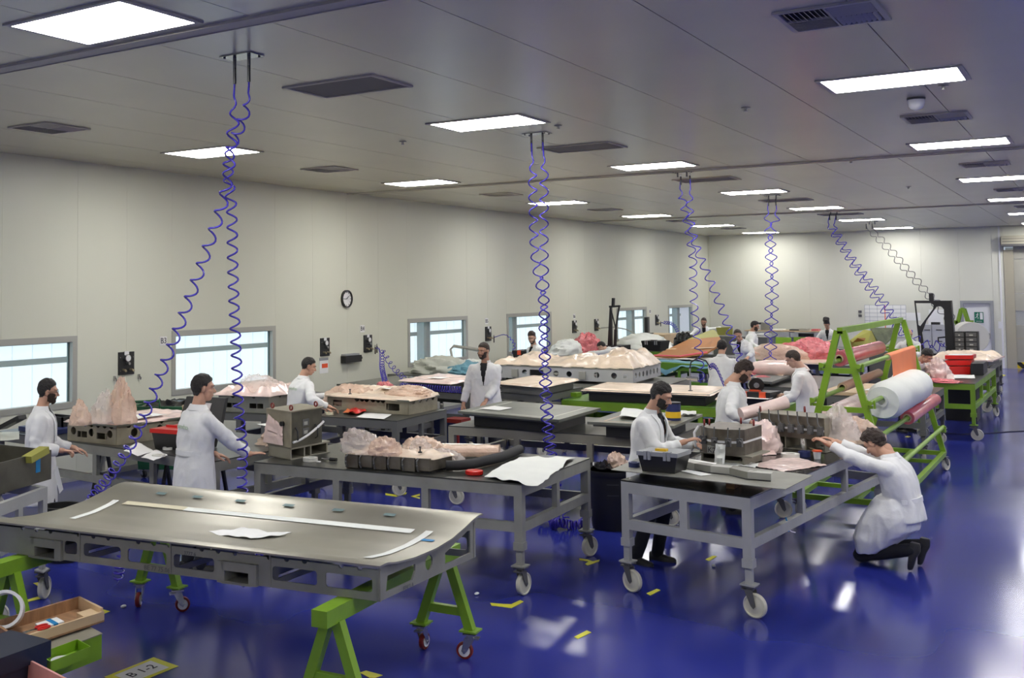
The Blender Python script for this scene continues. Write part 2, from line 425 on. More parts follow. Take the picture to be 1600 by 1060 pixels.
# passage beyond the windows: translucent outer sheeting on a steel frame
XO = -14.0
wo = structure('wall_outer', MB().aabb(XO - .25, XO - .06, YF, YB + 2, 0, 4.4), 'white', 'outer wall seen through the windows')
y = 3.0; 
while y < YB + 1.8:
    part('sheet', MB().aabb(XO - .06, XO - .02, y + .006, y + .372, .2, 4.2), 'skyglass', wo, 'backlit translucent cladding sheet', smooth=False)
    part('sheet_seam', MB().aabb(XO - .03, XO - .008, y - .008, y + .008, .2, 4.2), 'seam', wo)
    y += .38
part('floor_slab', MB().aabb(XO - .06, WXL - .25, YF, YB + 2, -.15, 0), 'white', wo)
part('rail', MB().aabb(XO, XO + .08, YF, YB + 2, 1.545, 1.635), 'steelgreen', wo, 'grey green steel rail')
part('roof', MB().aabb(XO - .06, WXL - .22, YF, YB + 2, 4.25, 4.35), 'white', wo)
for px, py in ((663, 530), (800, 520), (986, 505), (1057, 500)):
    q = WX(px, py, XO + .2)
    mb = MB(); mb.aabb(XO + .08, XO + .28, q.y - .15, q.y - .13, 0, 4.2); mb.aabb(XO + .08, XO + .28, q.y + .13, q.y + .15, 0, 4.2); mb.aabb(XO + .17, XO + .19, q.y - .13, q.y + .13, 0, 4.2)
    part('column', mb, 'steelgreen', wo, 'grey green steel column')
# exit door
mb = MB()
for x0, x1, z0, z1 in ((DX0, DX0 + .09, 0, 2.17), (DX1 - .09, DX1, 0, 2.17), (DX0 + .09, DX1 - .09, 2.08, 2.17)): mb.aabb(x0, x1, YB - .05, YB + .2, z0, z1)
d1 = structure('door_1', mb, 'grayplastic', 'white exit door in a grey frame on the far wall')
part('door_leaf', MB().aabb(DX0 + .09, DX1 - .09, YB + .02, YB + .07, 0, 2.08), 'white', d1)
part('threshold', MB().aabb(DX0, DX1, YB, YB + .25, -.01, .012), 'alu', d1)
part('push_bar', MB().aabb(DX1 - .3, DX1 - .12, YB - .02, YB + .02, .93, 1.12), 'alu', d1, 'steel lock plate')
cx = (DX0 + DX1) / 2 + .05
sg = part('exit_sign', MB().aabb(cx - .13, cx + .13, YB - .002, YB + .018, 1.45, 1.80), 'exitgreen', d1, 'green emergency exit sign')
mb = MB(); yy = YB - .006
mb.aabb(cx + .03, cx + .11, yy, yy + .003, 1.56, 1.78)
mb.ell((cx - .03, yy, 1.755), (.014, .003, .014), 10, 6)
mb.beam((cx - .035, yy, 1.735), (cx - .055, yy, 1.66), .02, .003, up=(0, 1, 0)); mb.beam((cx - .055, yy, 1.665), (cx - .02, yy, 1.62), .012, .003, up=(0, 1, 0)); mb.beam((cx - .02, yy, 1.62), (cx - .03, yy, 1.575), .012, .003, up=(0, 1, 0))
mb.beam((cx - .055, yy, 1.665), (cx - .08, yy, 1.62), .012, .003, up=(0, 1, 0)); mb.beam((cx - .08, yy, 1.62), (cx - .11, yy, 1.615), .012, .003, up=(0, 1, 0)); mb.beam((cx - .035, yy, 1.73), (cx - .005, yy, 1.695), .01, .003, up=(0, 1, 0)); mb.beam((cx - .04, yy, 1.73), (cx - .08, yy, 1.71), .01, .003, up=(0, 1, 0))
WM[sg.name] = WM[d1.name]; part('running_figure', mb, 'white', sg); part('lettering', text('SALIDA', .05, (cx, yy, 1.495), X, Z, .003, True), 'white', sg)
# roller door
mb = MB(); mb.aabb(RX0, RX0 + .27, YB - .02, YB + .12, 0, RZ - .1); mb.aabb(RX1 - .42, RX1, YB - .02, YB + .12, 0, RZ - .1)
q0 = WY(1562, 392, YB)
d2 = structure('door_2', mb, 'shutterframe', 'tall beige roller door at the right edge of the far wall')
z1 = WY(1575, 384, YB).z; z2 = WY(1575, 369, YB).z
mb = MB(); mb.aabb(RX0 - .03, RX1 + .03, YB - .3, YB + .02, z1 + .04, z2); part('shutter_housing', mb, 'shutterframe', d2)
mb = MB(); mb.aabb(RX0, RX1, YB - .31, YB - .298, z1 + .11, z1 + .13); mb.aabb(RX0, RX1, YB - .31, YB - .298, z1 + .2, z1 + .215); part('housing_seam', mb, 'darkframe', d2)
part('housing_edge', MB().aabb(RX0 - .03, RX1 + .03, YB - .3, YB + .02, z1 - .03, z1 + .04), 'darkframe', d2)
zz = [.22, WY(1580, 529, YB).z, WY(1580, 508, YB).z, WY(1580, 486, YB).z, 2.4, WY(1580, 405, YB).z, z1 + .02]
for i in range(len(zz) - 1):
    win = i == 2
    if not win: part('door_slat', MB().aabb(RX0 + .27, RX1 - .42, YB + .05, YB + .09, zz[i] + .008, zz[i + 1] - .008), 'doorbeige', d2)
part('window_strip', MB().aabb(RX0 + .27, RX1 - .42, YB + .06, YB + .075, zz[2] + .008, zz[3] - .008), 'glass', d2)
mb = MB(); mb.aabb(RX0 + .27, RX1 - .42, YB + .045, YB + .1, zz[1] - .03, zz[1] + .03); part('stiffening_rail', mb, 'shutterframe', d2)
part('bottom_rail', MB().aabb(RX0 + .27, RX1 - .42, YB + .02, YB + .1, .01, .21), 'hazard', d2, 'yellow and black striped bottom rail')
mb = MB(); mb.aabb(RX0, RX1, YB + .8, YB + .9, 0, RZ); mb.aabb(RX0 + 1.1, RX0 + 1.9, YB + .6, YB + .8, .3, 1.45); part('room_beyond', mb, 'white', d2)
# light switches by the door
solo('light_switch', MB().aabb(-2.93, -2.85, YB - .03, YB, 1.28, 1.5), 'white', 'small white switch on the wall between exit door and roller door', 'switch')
# floor cable and dirt marks
ptsx = [W(*q, .006) for q in ((1600, 674), (1575, 675), (1540, 678), (1500, 679), (1470, 677), (1430, 675), (1380, 675), (1330, 676))]
solo('floor_cable', MB().tube(ptsx, .009, 6), 'rubber', 'thin black cable lying across the blue floor at right', 'cable')

# ---------------------------------------------------------------- ceiling fittings
cols = {'A': -9.916, 'B': -5.702, 'C': -1.542, 'D': 2.62, 'E': 6.8}
rows = [5.04, 10.70, 16.08, 21.82, 27.37, 33.17, 38.69]
def lightlabel(c, j):
    cn = {'A': 'row nearest the window wall', 'B': 'row through the middle of the ceiling', 'C': 'row at the right of the ceiling', 'D': 'row beyond the right edge', 'E': 'second row beyond the right edge'}[c]
    on = ['nearest', 'second', 'third', 'fourth', 'fifth', 'sixth', 'farthest'][j]
    return 'bright flush ceiling light, %s in the %s' % (on, cn)
l0 = None
for c, cxx in cols.items():
    for j, y in enumerate([-1.2] + rows):
        if c in 'AD' and False: continue
        lab = lightlabel(c, j - 1) if j else 'bright flush ceiling light behind the viewer, ' + {'A': 'by the windows', 'B': 'in the middle', 'C': 'overhead', 'D': 'to the right', 'E': 'far right'}[c]
        loc = (cxx, y, HC - .02)
        if l0 is None:
            l0 = thing('ceiling_light', lab, 'light', loc, 0, 'flush lights in the ceiling')
            hx, hy = .547, .344; t = .045
            mb = MB()
            for x0, x1, y0, y1 in ((-hx - t, hx + t, -hy - t, -hy), (-hx - t, hx + t, hy, hy + t), (-hx - t, -hx, -hy, hy), (hx, hx + t, -hy, hy)): mb.aabb(cxx + x0, cxx + x1, y + y0, y + y1, HC - .014, HC - .001)
            part('light_frame', mb, 'beam', l0)
            part('diffuser', MB().aabb(cxx - hx, cxx + hx, y - hy, y + hy, HC - .014, HC - .003), 'lamp', l0)
        else: copy_tree(l0, loc, lab)
# return air grilles
g0 = None
for j, y in enumerate([7.97, 13.35, 18.75, 24.4, 30.2]):
    lab = 'large dark perforated air grille in the ceiling, %s of the row' % ['nearest', 'second', 'third', 'fourth', 'farthest'][j]
    cxx = -5.70
    if g0 is None:
        g0 = thing('air_grille', lab, 'vent', (cxx, y, HC - .02), 0, 'perforated air grilles in the ceiling')
        hx, hy, t = .47, .30, .035; mb = MB()
        for x0, x1, y0, y1 in ((-hx - t, hx + t, -hy - t, -hy), (-hx - t, hx + t, hy, hy + t), (-hx - t, -hx, -hy, hy), (hx, hx + t, -hy, hy)): mb.aabb(cxx + x0, cxx + x1, y + y0, y + y1, HC - .016, HC - .001)
        part('grille_frame', mb, 'beam', g0)
        part('perforated_plate', MB().aabb(cxx - hx, cxx + hx, y - hy, y + hy, HC - .006, HC - .002), 'grille', g0)
    else: copy_tree(g0, (cxx, y, HC - .02), lab)
# four-way supply diffusers
s0 = None
spots = [(-9.88, 7.95, 'nearest one over the left wall'), (-9.9, 13.35, 'second one over the window wall'), (-9.9, 19.1, 'third one over the window wall'), (-9.9, 24.5, 'fourth one over the window wall'), (-9.9, 30.1, 'fifth one over the window wall'), (-9.9, 35.3, 'one nearest the far left corner'),
         (-1.50, 7.87, 'nearest one at top right'), (-1.5, 13.4, 'one beside the white ceiling dome'), (-1.5, 19.1, 'third one at right'), (-1.45, 24.6, 'fourth one at right'), (-1.45, 30.2, 'farthest one at right')]
for xx, y, wd in spots:
    lab = 'square louvred supply air vent in the ceiling, ' + wd
    loc = (xx, y, HC - .02)
    if s0 is None:
        s0 = thing('supply_vent', lab, 'vent', loc, 0, 'louvred supply vents in the ceiling')
        h = .29; t = .035; mb = MB()
        for x0, x1, y0, y1 in ((-h - t, h + t, -h - t, -h), (-h - t, h + t, h, h + t), (-h - t, -h, -h, h), (h, h + t, -h, h)): mb.aabb(xx + x0, xx + x1, y + y0, y + y1, HC - .018, HC - .001)
        mb.aabb(xx - .008, xx + .008, y - h, y + h, HC - .018, HC - .001); mb.aabb(xx - h, xx + h, y - .008, y + .008, HC - .018, HC - .001)
        part('vent_frame', mb, 'beam', s0)
        part('dark_throat', MB().aabb(xx - h, xx + h, y - h, y + h, HC - .004, HC - .001), 'black', s0)
        for sx in (-1, 1):
            for sy in (-1, 1):
                for k in range(8):
                    a = .02 + .033 * k; tilt = .5 * sx * 1
                    if sx * sy < 0:
                        R = Matrix.Rotation(.8 if sx < 0 else -.8, 3, 'X')
                        part('louvre', MB().box((xx + sx * .149, y + sy * (a + .012), HC - .012), (.27, .03, .003), R=R), 'beam', s0)
                    else:
                        R = Matrix.Rotation(.8 if sx < 0 else -.8, 3, 'Y')
                        part('louvre', MB().box((xx + sx * (a + .012), y + sy * .149, HC - .012), (.03, .27, .003), R=R), 'beam', s0)
    else: copy_tree(s0, loc, lab)
# ceiling dome sensor, sprinkler caps
q = (-1.51, 11.9, HC)
dm = thing('ceiling_dome', 'white dome sensor on the ceiling between two lights at right', 'sensor', (q[0], q[1], HC - .02))
part('base_plate', MB().cyl((q[0], q[1], HC - .02), (q[0], q[1], HC - .001), .085), 'darkframe', dm)
mb = MB(); mb.lathe([(.078, 0), (.078, -.03), (.07, -.065), (.05, -.09), (.02, -.103), (.003, -.105)], (q[0], q[1], HC - .02)); part('dome', mb, 'white', dm)
k = 0
for xx, y, wd in ((-3.05, 11.44, 'right of the second light'), (-5.15, 11.38, 'beside the second hose bracket'), (-7.3, 11.41, 'left of the second middle light'), (-9.4, 5.9, 'near the top left corner'), (-3.05, 22.6, 'far right of centre'), (-3.1, 17.3, 'at right of the middle strip'), (-1.2, 11.3, 'beside the white dome')):
    mb = MB(); mb.lathe([(.045, 0), (.045, -.008), (.018, -.012), (.012, -.035), (.022, -.037), (.022, -.042)], (xx, y, HC - .001))
    solo('sprinkler_head', mb, 'alu', 'tiny round sprinkler cap on the ceiling, ' + wd, 'sprinkler', 'sprinkler caps')
# ---------------------------------------------------------------- wall fittings
def wallbox(y0, y1, z0, z1, d=.02, x=WXL): return MB().aabb(x, x + d, y0, y1, z0, z1)
ck = thing('wall_clock', 'round white wall clock with black rim above the benches', 'clock', (WXL, 16.93, 2.35))
cc = Vector((WXL, 16.93, 2.51))
part('rim', MB().ring(cc + X * .025, X, .17, .15, .05, 36), 'black', ck)
part('face', MB().cyl(cc + X * .002, cc + X * .02, .155, 32), 'white', ck)
mb = MB()
for h in range(12):
    a = PI * h / 6; d = Y * math.sin(a) + Z * math.cos(a); mb.beam(cc + X * .023 + d * .115, cc + X * .023 + d * .138, .012, .003, up=X)
part('hour_marks', mb, 'black', ck)
for a, l, wd_ in ((math.radians(52), .085, .012), (math.radians(272), .12, .008)):
    d = Y * math.sin(a) + Z * math.cos(a); part('clock_hand', MB().beam(cc + X * .026, cc + X * .026 + d * l, wd_, .003, up=X), 'black', ck)
def air_panel(y, z0, z1, hw, label, hoseport=True):
    t = thing('pressure_gauge_unit', label, 'panel', (WXL, y, z0), 0, 'black compressed air panels on the window wall')
    part('back_plate', wallbox(y - hw, y + hw, z0, z1, .02), 'black', t)
    zc = z1 - (z1 - z0) * .27
    part('gauge', MB().cyl((WXL + .02, y, zc), (WXL + .06, y, zc), hw * .36, 20), 'chrome', t)
    part('gauge_face', MB().cyl((WXL + .06, y, zc), (WXL + .063, y, zc), hw * .30, 20), 'white', t)
    part('label_tag', wallbox(y - hw * .28, y + hw * .28, z1 - .045, z1 + .01, .026), 'white', t)
    mb = MB(); mb.cyl((WXL + .02, y, zc - .08), (WXL + .09, y, zc - .08), .022, 10); part('regulator_knob', mb, 'chrome', t)
    for s in (-1, 1):
        mb = MB(); mb.tube([(WXL + .02, y + s * hw * .45, z0 + .075), (WXL + .07, y + s * hw * .45, z0 + .075), (WXL + .10, y + s * hw * .5, z0 + .05)], .016, 8); part('air_coupling', mb, 'brass', t)
    mb = MB()
    for sy in (-1, 1):
        for zq in (z0 + .06, z1 - .08): mb.cyl((WXL + .02, y + sy * hw * .82, zq), (WXL + .028, y + sy * hw * .82, zq), .008, 6)
    part('screw', mb, 'chrome', t)
    return t
pan = [(11.25, .155, 'black compressed air panel with gauge left of the B3 sign'), (16.23, .14, 'black air panel above a hanging notice'), (17.66, .14, 'black air panel under the B4 sign with blue hoses'), (22.72, .14, 'black air panel under the B5 sign'), (27.75, .14, 'black air panel under the B6 sign'), (29.3, .14, 'black air panel left of the tall black frame'), (34.36, .14, 'black air panel between the last two windows')]
for y, hw, lab in pan: air_panel(y, 1.44, 1.78, hw, lab)
for s, y, z in (('B3', 12.03, 1.91), ('B4', 17.48, 1.91), ('B5', 22.66, 1.91), ('B6', 27.76, 1.89), ('B7', 33.75, 1.90)):
    sn = solo('bay_sign', wallbox(y - .075, y + .075, z - .07, z + .07, .006), 'paper', 'small white wall sign reading ' + s, 'sign')
    part('lettering', text(s, .125, (WXL + .009, y, z), Y, Z, .003, True), 'ink', sn)
for px, py, wd in ((178, 591, 'left'), (216, 588, 'right')):
    q = WX(px, py, WXL); mb = MB(); mb.aabb(WXL, WXL + .03, q.y - .012, q.y + .012, q.z - .04, q.z + .03); mb.tube([(WXL + .03, q.y, q.z + .01), (WXL + .06, q.y, q.z - .02), (WXL + .05, q.y, q.z - .05)], .008, 6)
    solo('wall_hook', mb, 'chrome', 'small wall hook below and %s of the nearest air panel' % wd, 'hook')
# hanging notice
nt = thing('notice', 'grey and white printed notice hanging under the second air panel', 'notice', (WXL, 16.2, 1.12))
part('sheet', wallbox(16.07, 16.34, 1.12, 1.41, .006), 'paper', nt); part('header_band', wallbox(16.07, 16.34, 1.36, 1.41, .008), 'grayplastic', nt); part('red_picture', wallbox(16.14, 16.32, 1.22, 1.30, .009), 'redorange', nt)
def wall_holder(y, z, label):
    t = thing('wall_holder', label, 'holder', (WXL, y, z))
    part('box', MB().aabb(WXL, WXL + .12, y - .27, y + .27, z, z + .13), 'black', t)
    part('lid', MB().aabb(WXL, WXL + .10, y - .25, y + .22, z + .135, z + .165), 'grayplastic', t)
    part('end_knob', MB().cyl((WXL + .06, y + .27, z + .07), (WXL + .06, y + .33, z + .07), .035, 10), 'black', t)
wall_holder(17.02, 1.28, 'black wall box between the second and third air panels')
wall_holder(28.4, 1.26, 'small black wall box between the fifth and sixth air panels')
# planning board on the far wall
bx0 = WY(1351, 479, YB).x; bx1 = WY(1416, 500, YB).x; bz1 = WY(1380, 477, YB).z; bz0 = .95
wbd = thing('planning_board', 'large white planning board with a ruled grid on the far wall', 'board', ((bx0 + bx1) / 2, YB, bz0))
part('board', MB().aabb(bx0, bx1, YB - .02, YB - .002, bz0, bz1), 'paper', wbd)
mb = MB(); n = 8
for i in range(n + 1): z = bz0 + (bz1 - bz0) * i / n; mb.aabb(bx0, bx1, YB - .024, YB - .02, z - .006, z + .006)
for u in (0, .12, .31, .5, .69, .88, 1): xx = bx0 + (bx1 - bx0) * u; mb.aabb(xx - .005, xx + .005, YB - .024, YB - .02, bz0, bz1)
part('grid_lines', mb, 'paperlines', wbd)
xx = bx0 + (bx1 - bx0) * .5; part('red_line', MB().aabb(xx - .015, xx + .01, YB - .028, YB - .024, bz0, bz1), 'redorange', wbd)
q = WY(1344, 490, YB); mb = MB(); mb.aabb(q.x - .05, q.x + .05, YB - .03, YB, q.z + .02, q.z + .10); mb.aabb(q.x - .05, q.x + .05, YB - .03, YB, q.z - .12, q.z - .04)
solo('wall_socket', mb, 'darkframe', 'pair of small dark switches left of the planning board', 'switch')
for px, py, wd in ((1427, 495, 'right of the planning board'), (1463, 490, 'seen through the black frame'), (1462, 502, 'lower one seen through the black frame')):
    q = WY(px, py, YB); sn = solo('pinned_paper', MB().aabb(q.x - .22, q.x + .22, YB - .004, YB, q.z - .13, q.z + .13), 'paper', 'white paper pinned on the far wall, ' + wd, 'paper')
# trunking by the roller door
solo('wall_conduit', MB().aabb(-2.85, -2.80, YB - .04, YB, 0, HC), 'white', 'thin white vertical trunking beside the roller door', 'conduit')
# ================================================================ people
def capsule(mb, p, q, r1, r2=None, n=12):
    r2 = r1 if r2 is None else r2; p, q = Vector(p), Vector(q); d = (q - p).normalized()
    mb.tube([p - d * r1 * .95, p - d * r1 * .6, p, q, q + d * r2 * .6, q + d * r2 * .95], [r1 * .25, r1 * .8, r1, r2, r2 * .8, r2 * .25], n)
def make_head():
    b = MB()
    b.ell((0, -.012, .032), (.076, .096, .090), 20, 14)
    b.ell((0, .030, -.030), (.058, .062, .082), 18, 12)
    b.ell((0, .040, -.083), (.038, .042, .030), 14, 8)
    b.ell((0, .062, .035), (.056, .034, .020), 14, 8)
    capsule(b, (0, .086, .012), (0, .108, -.024), .009, .014); b.ell((-.013, .098, -.028), (.009, .010, .008), 8, 6); b.ell((.013, .098, -.028), (.009, .010, .008), 8, 6)
    b.ell((0, .084, -.054), (.024, .012, .006), 10, 6); b.ell((0, .082, -.065), (.021, .012, .007), 10, 6)
    for s in (-1, 1):
        b.ell((s * .077, -.008, -.005), (.010, .020, .031), 10, 8); b.ell((s * .038, .058, -.022), (.020, .026, .022), 10, 8)
    capsule(b, (0, -.022, -.05), (0, -.045, -.20), .057, .062, 16)
    return remesh(b, .0055, 3)
HEAD = make_head()
def head_surface(side=None): return HEAD
def head_normals(mb):
    ns = [Vector((0, 0, 0)) for _ in mb.v]
    for f in mb.f:
        a, b_, c = mb.v[f[0]], mb.v[f[1]], mb.v[f[2]]; n = (b_ - a).cross(c - a)
        for i in f: ns[i] += n
    return [n.normalized() if n.length > 0 else n for n in ns]
HN = head_normals(HEAD)
def lerp_tab(tab, x):
    if x <= tab[0][0]: return tab[0][1]
    for (a, va), (b, vb) in zip(tab[:-1], tab[1:]):
        if x <= b: return va + (vb - va) * (x - a) / (b - a)
    return tab[-1][1]
def shell(score, thick, seed=0, rough=.35):
    """patch of the head surface where score(p)>0, pushed outwards; thin at its rim"""
    sc = [score(p) for p in HEAD.v]; idx = {}; out = MB(); keep = [f for f in HEAD.f if all(sc[i] > 0 for i in f)]
    for f in keep:
        for i in f:
            if i not in idx:
                p = HEAD.v[i]; t = min(1, sc[i] / .022); n = noise.noise(p * 45 + Vector((seed, 0, 0)))
                idx[i] = len(out.v); out.v.append(p + HN[i] * (.0015 + thick(p) * (t ** .6) * (1 + rough * n)))
        out.f.append(tuple(idx[i] for i in f))
    return out
def hair_shell(front=.078, back=-.062, top=.014, side=.008, seed=0, tall=0, rough=.35):
    tab = [(-.12, back), (-.05, back + .005), (-.028, -.035), (-.008, .028), (.02, .02), (.028, .045), (.06, front - .01), (.12, front)]
    def score(p):
        if abs(p.x) > .083: return -1
        return p.z - lerp_tab(tab, p.y)
    def thick(p):
        k = max(0, min(1, (p.z - .05) / .07)); return side + (top - side) * k + tall * max(0, min(1, (p.z - .09) / .03)) ** 1
    return shell(score, thick, seed, rough)
def beard_shell(thick=.010, seed=0, high=-.02):
    def score(p):
        if p.z < -.125 or p.y < -.002 or abs(p.x) > .070: return -1
        top = -.040 if abs(p.x) < .032 else -.046 + (abs(p.x) - .032) * 1.1
        if abs(p.x) > .050: top = max(top, high + .02)
        s = min(top - p.z, p.y + .002)
        if abs(p.x) < .020 and -.070 < p.z < -.051 and p.y > .06: return -1
        if p.y < .045 and p.z < -.095: return -1
        if p.z < -.112: return -1
        return s
    return shell(score, lambda p: thick, seed, .3)
# ---- hands: palm down, fingers along +Y, thumb on -X side for the right hand
def make_hand(curl, spread, thumb, point=False):
    b = MB()
    b.ell((0, .048, 0), (.041, .052, .0155), 14, 10); b.ell((-.018, .03, -.003), (.020, .034, .016), 10, 8); capsule(b, (0, -.05, 0), (0, .012, 0), .026, .028, 12)
    for k, (x, y, L) in enumerate(((-.030, .088, .074), (-.010, .094, .083), (.011, .091, .076), (.030, .082, .060))):
        c = 0.08 if (point and k == 0) else curl * (1 + .12 * k); a = 0; p = Vector((x, y - .02, 0)); az = (x * spread * 14)
        q = Vector((x, y, 0)); pts = [p, q]
        for j, fr in enumerate((.45, .31, .24)):
            a += c * (.7, 1.15, .8)[j]
            d = Vector((math.sin(az) * math.cos(a), math.cos(az) * math.cos(a), -math.sin(a))); q = q + d * L * fr; pts.append(q)
        for j in range(len(pts) - 1): capsule(b, pts[j], pts[j + 1], (.0098, .0094, .0086, .0078)[j], (.0094, .0086, .0078, .0070)[j], 8)
    t0 = Vector((-.026, .020, -.004)); t1 = t0 + Vector((-.030, .026, -.010)); d = Vector((-.5 + .5 * thumb, 1, -.55 * thumb)).normalized(); t2 = t1 + d * .033; d2 = Vector((-.2 + .6 * thumb, 1, -.7 * thumb)).normalized(); t3 = t2 + d2 * .026
    capsule(b, t0, t1, .016, .0125, 8); capsule(b, t1, t2, .0118, .0105, 8); capsule(b, t2, t3, .0100, .0082, 8)
    return remesh(b, .0046, 2)
HANDS = {'relax': make_hand(.38, .5, .45), 'flat': make_hand(.07, 1.5, .15), 'grip': make_hand(.85, .3, .9), 'point': make_hand(.75, .5, .6, True)}
def basis(y, zhint):
    y = Vector(y).normalized(); x = y.cross(Vector(zhint))
    if x.length < 1e-4: x = y.orthogonal()
    x.normalize(); z = x.cross(y); return Matrix((x, y, z)).transposed()
def ringpts(c, rx, ry, U, V, n=20, pw=2.4):
    o = []
    for k in range(n):
        t = 2 * PI * k / n; a, b = math.cos(t), math.sin(t)
        o.append(c + U * rx * math.copysign(abs(a) ** (2 / pw), a) + V * ry * math.copysign(abs(b) ** (2 / pw), b))
    return o
def ik(S, T, a, b, hint):
    d = T - S; L = d.length
    if L > (a + b) * .995: T = S + d * ((a + b) * .995 / L); d = T - S; L = d.length
    x = (a * a - b * b + L * L) / (2 * L); h = math.sqrt(max(0, a * a - x * x)); u = d / L
    v = Vector(hint); v = v - u * v.dot(u); v.normalize()
    return S + u * x + v * h, T
def person(label, pos, yaw, lean=4, side=0, twist=0, head=(0, 0, 0), hands=None, hint=None, hpose=('relax', 'relax'), hup=((0, 0, 1), (0, 0, 1)), feet=None, H=1.75,
           hair='hairblack', hairkw=None, beard=None, beardkw=None, skin='skin', glasses=False, vneck=True, belt=False, logo=False, pocket=False, trousers='trouser', skirt=None,
           kneel=None, vox=.0145, width=1., group=None, pelz=None, headoff=(0, 0, 0), shirt='shirtblack', seed=1, collarup=True):
    s = H / 1.75; rt = thing('person', label, 'person', (pos[0], pos[1], pos[2] if len(pos) > 2 else 0), yaw, group)
    RW = WM[rt.name]
    def V3(x, y, z): return Vector((x, y, z)) * s
    pel = V3(0, 0, pelz or .95)
    Rl = Matrix.Rotation(math.radians(-lean), 3, 'X') @ Matrix.Rotation(math.radians(side), 3, 'Y')
    Rc = Rl @ Matrix.Rotation(math.radians(twist), 3, 'Z')
    def sp(t, off=(0, 0, 0)):            # point on the spine, t metres above pelvis
        k = min(1, t / .45); Rk = Matrix.Rotation(math.radians(-lean * (.45 + .55 * k)), 3, 'X') @ Matrix.Rotation(math.radians(side * (.45 + .55 * k)), 3, 'Y')
        if k > .5: Rk = Rk @ Matrix.Rotation(math.radians(twist * min(1, (k - .5) * 2)), 3, 'Z')
        return pel + Rk @ (Vector((0, 0, t)) * s) + Rk @ (Vector(off) * s), Rk
    neck, Rn = sp(.545)
    sh = [sp(.435, (-.180 * width, 0, 0))[0], sp(.435, (.180 * width, 0, 0))[0]]
    hands = hands or [(-.24, .12, .86), (.24, .12, .86)]
    hint = hint or [(-.6, -.7, -.5), (.6, -.7, -.5)]
    hp = []; el = []
    for i in (0, 1):
        T = Vector(hands[i]); T = T * 1.0
        e, T = ik(sh[i], T, .295 * s, .27 * s, hint[i]); el.append(e); hp.append(T)
    def toW(mb): mb.v = [RW @ q for q in mb.v]; return mb
    # legs
    feet = feet or [(-.11, 0, 0), (.11, .02, 0)]
    hips = [pel + V3(-.09, 0, -.03), pel + V3(.09, 0, -.03)]; knees = []; ank = []
    for i in (0, 1):
        if kneel: knees.append(Vector(kneel[i][0])); ank.append(Vector(kneel[i][1]))
        else:
            A = Vector(feet[i]) + V3(0, -.02, .09); k_, A = ik(hips[i], A, .43 * s, .43 * s, (0, 1, 0)); knees.append(k_); ank.append(A)
    # ---- body: one continuous skin
    b = MB()
    b.loft([ringpts(*(lambda c, r: (c, w_ * s * width, d_ * s, r @ X, r @ Y))(*sp(t)), 14, 2.2) for t, w_, d_ in ((-.08, .13, .10), (.05, .15, .105), (.2, .135, .095), (.38, .16, .10), (.47, .14, .08), (.52, .06, .055))])
    capsule(b, neck - Rn @ V3(0, 0, .07), neck + Rn @ V3(0, .01, .07), .058 * s, .055 * s)
    for i in (0, 1):
        capsule(b, sh[i], el[i], .045 * s, .038 * s); capsule(b, el[i], hp[i], .038 * s, .027 * s)
        capsule(b, hips[i], knees[i], .07 * s, .05 * s); capsule(b, knees[i], ank[i], .048 * s, .035 * s)
    body = remesh(b, .02, 2)
    hc = neck + Rn @ V3(0, .022, .06) ; Rh = Rn @ Matrix.Rotation(math.radians(head[1]), 3, 'Z') @ Matrix.Rotation(math.radians(-head[0] + lean * .55), 3, 'X') @ Matrix.Rotation(math.radians(head[2]), 3, 'Y')
    hc = hc + Rh @ V3(0, .02, .105) + Vector(headoff)
    hs = 1.02 * s
    HT = lambda mb: [hc + Rh @ (q * hs) for q in mb.v]
    body.add(HT(HEAD), HEAD.f)
    for i in (0, 1):
        fd = (hp[i] - el[i]).normalized(); hd = HANDS[hpose[i]]; up = Vector(hup[i]); dd = fd
        if len(hands[i]) > 3: pass
        B = basis(dd if abs(up.length - 1) < .5 else dd, up)
        if hpose[i] == 'flat':
            dd = Vector((fd.x, fd.y, 0)); dd = fd if dd.length < .1 else dd.normalized(); B = basis(dd, (0, 0, 1))
        vs = []
        for q in hd.v:
            q = Vector((-q.x if i == 0 else q.x, q.y, q.z)); q.x = q.x if True else 0
            vs.append(hp[i] + B @ (q * 1.04 * s) + dd * .012)
        fs = hd.f if i == 1 else [tuple(reversed(f)) for f in hd.f]
        body.add(vs, fs)
    part('body', toW(body), skin, rt, ang=60)
    # ---- trousers and shoes
    b = MB(); capsule(b, pel + V3(-.07, 0, 0), pel + V3(.07, 0, 0), .125 * s)
    for i in (0, 1):
        capsule(b, hips[i], knees[i], .100 * s, .072 * s, 14); capsule(b, knees[i], ank[i] + (Vector((0, 0, -.02)) if not kneel else Vector((0, 0, 0))), .072 * s, .062 * s, 14)
    tr = remesh(b, .02, 3); tr.v = [q + Vector((1, 1, 0)) * .006 * noise.noise(q * 9) for q in tr.v]
    part('trousers', toW(tr), trousers, rt, ang=60)
    for i in (0, 1):
        if kneel: A = ank[i]; B = basis((0, .12, -1), (0, -1, 0.0)); P = A
        else: A = ank[i]; B = Matrix.Rotation(math.radians((-8, 8)[1 - i] if not kneel else 0), 3, 'Z'); P = Vector((A.x, A.y, 0.0))
        prof = [(-.075, .034, .075), (-.05, .040, .082), (0, .040, .085), (.06, .046, .060), (.12, .048, .048), (.165, .040, .040), (.185, .020, .028)]
        rings = []
        for y, wx, h in prof: rings.append([P + B @ (Vector((wx * a, y, (h + .0) * c_)) * s) for a, c_ in ((-1, 0), (-1, .35), (-.75, .8), (-.3, 1), (.3, 1), (.75, .8), (1, .35), (1, 0))])
        part('shoe', toW(MB().loft(rings)), 'shoe', rt, ang=50)
    # ---- coat
    b = MB()
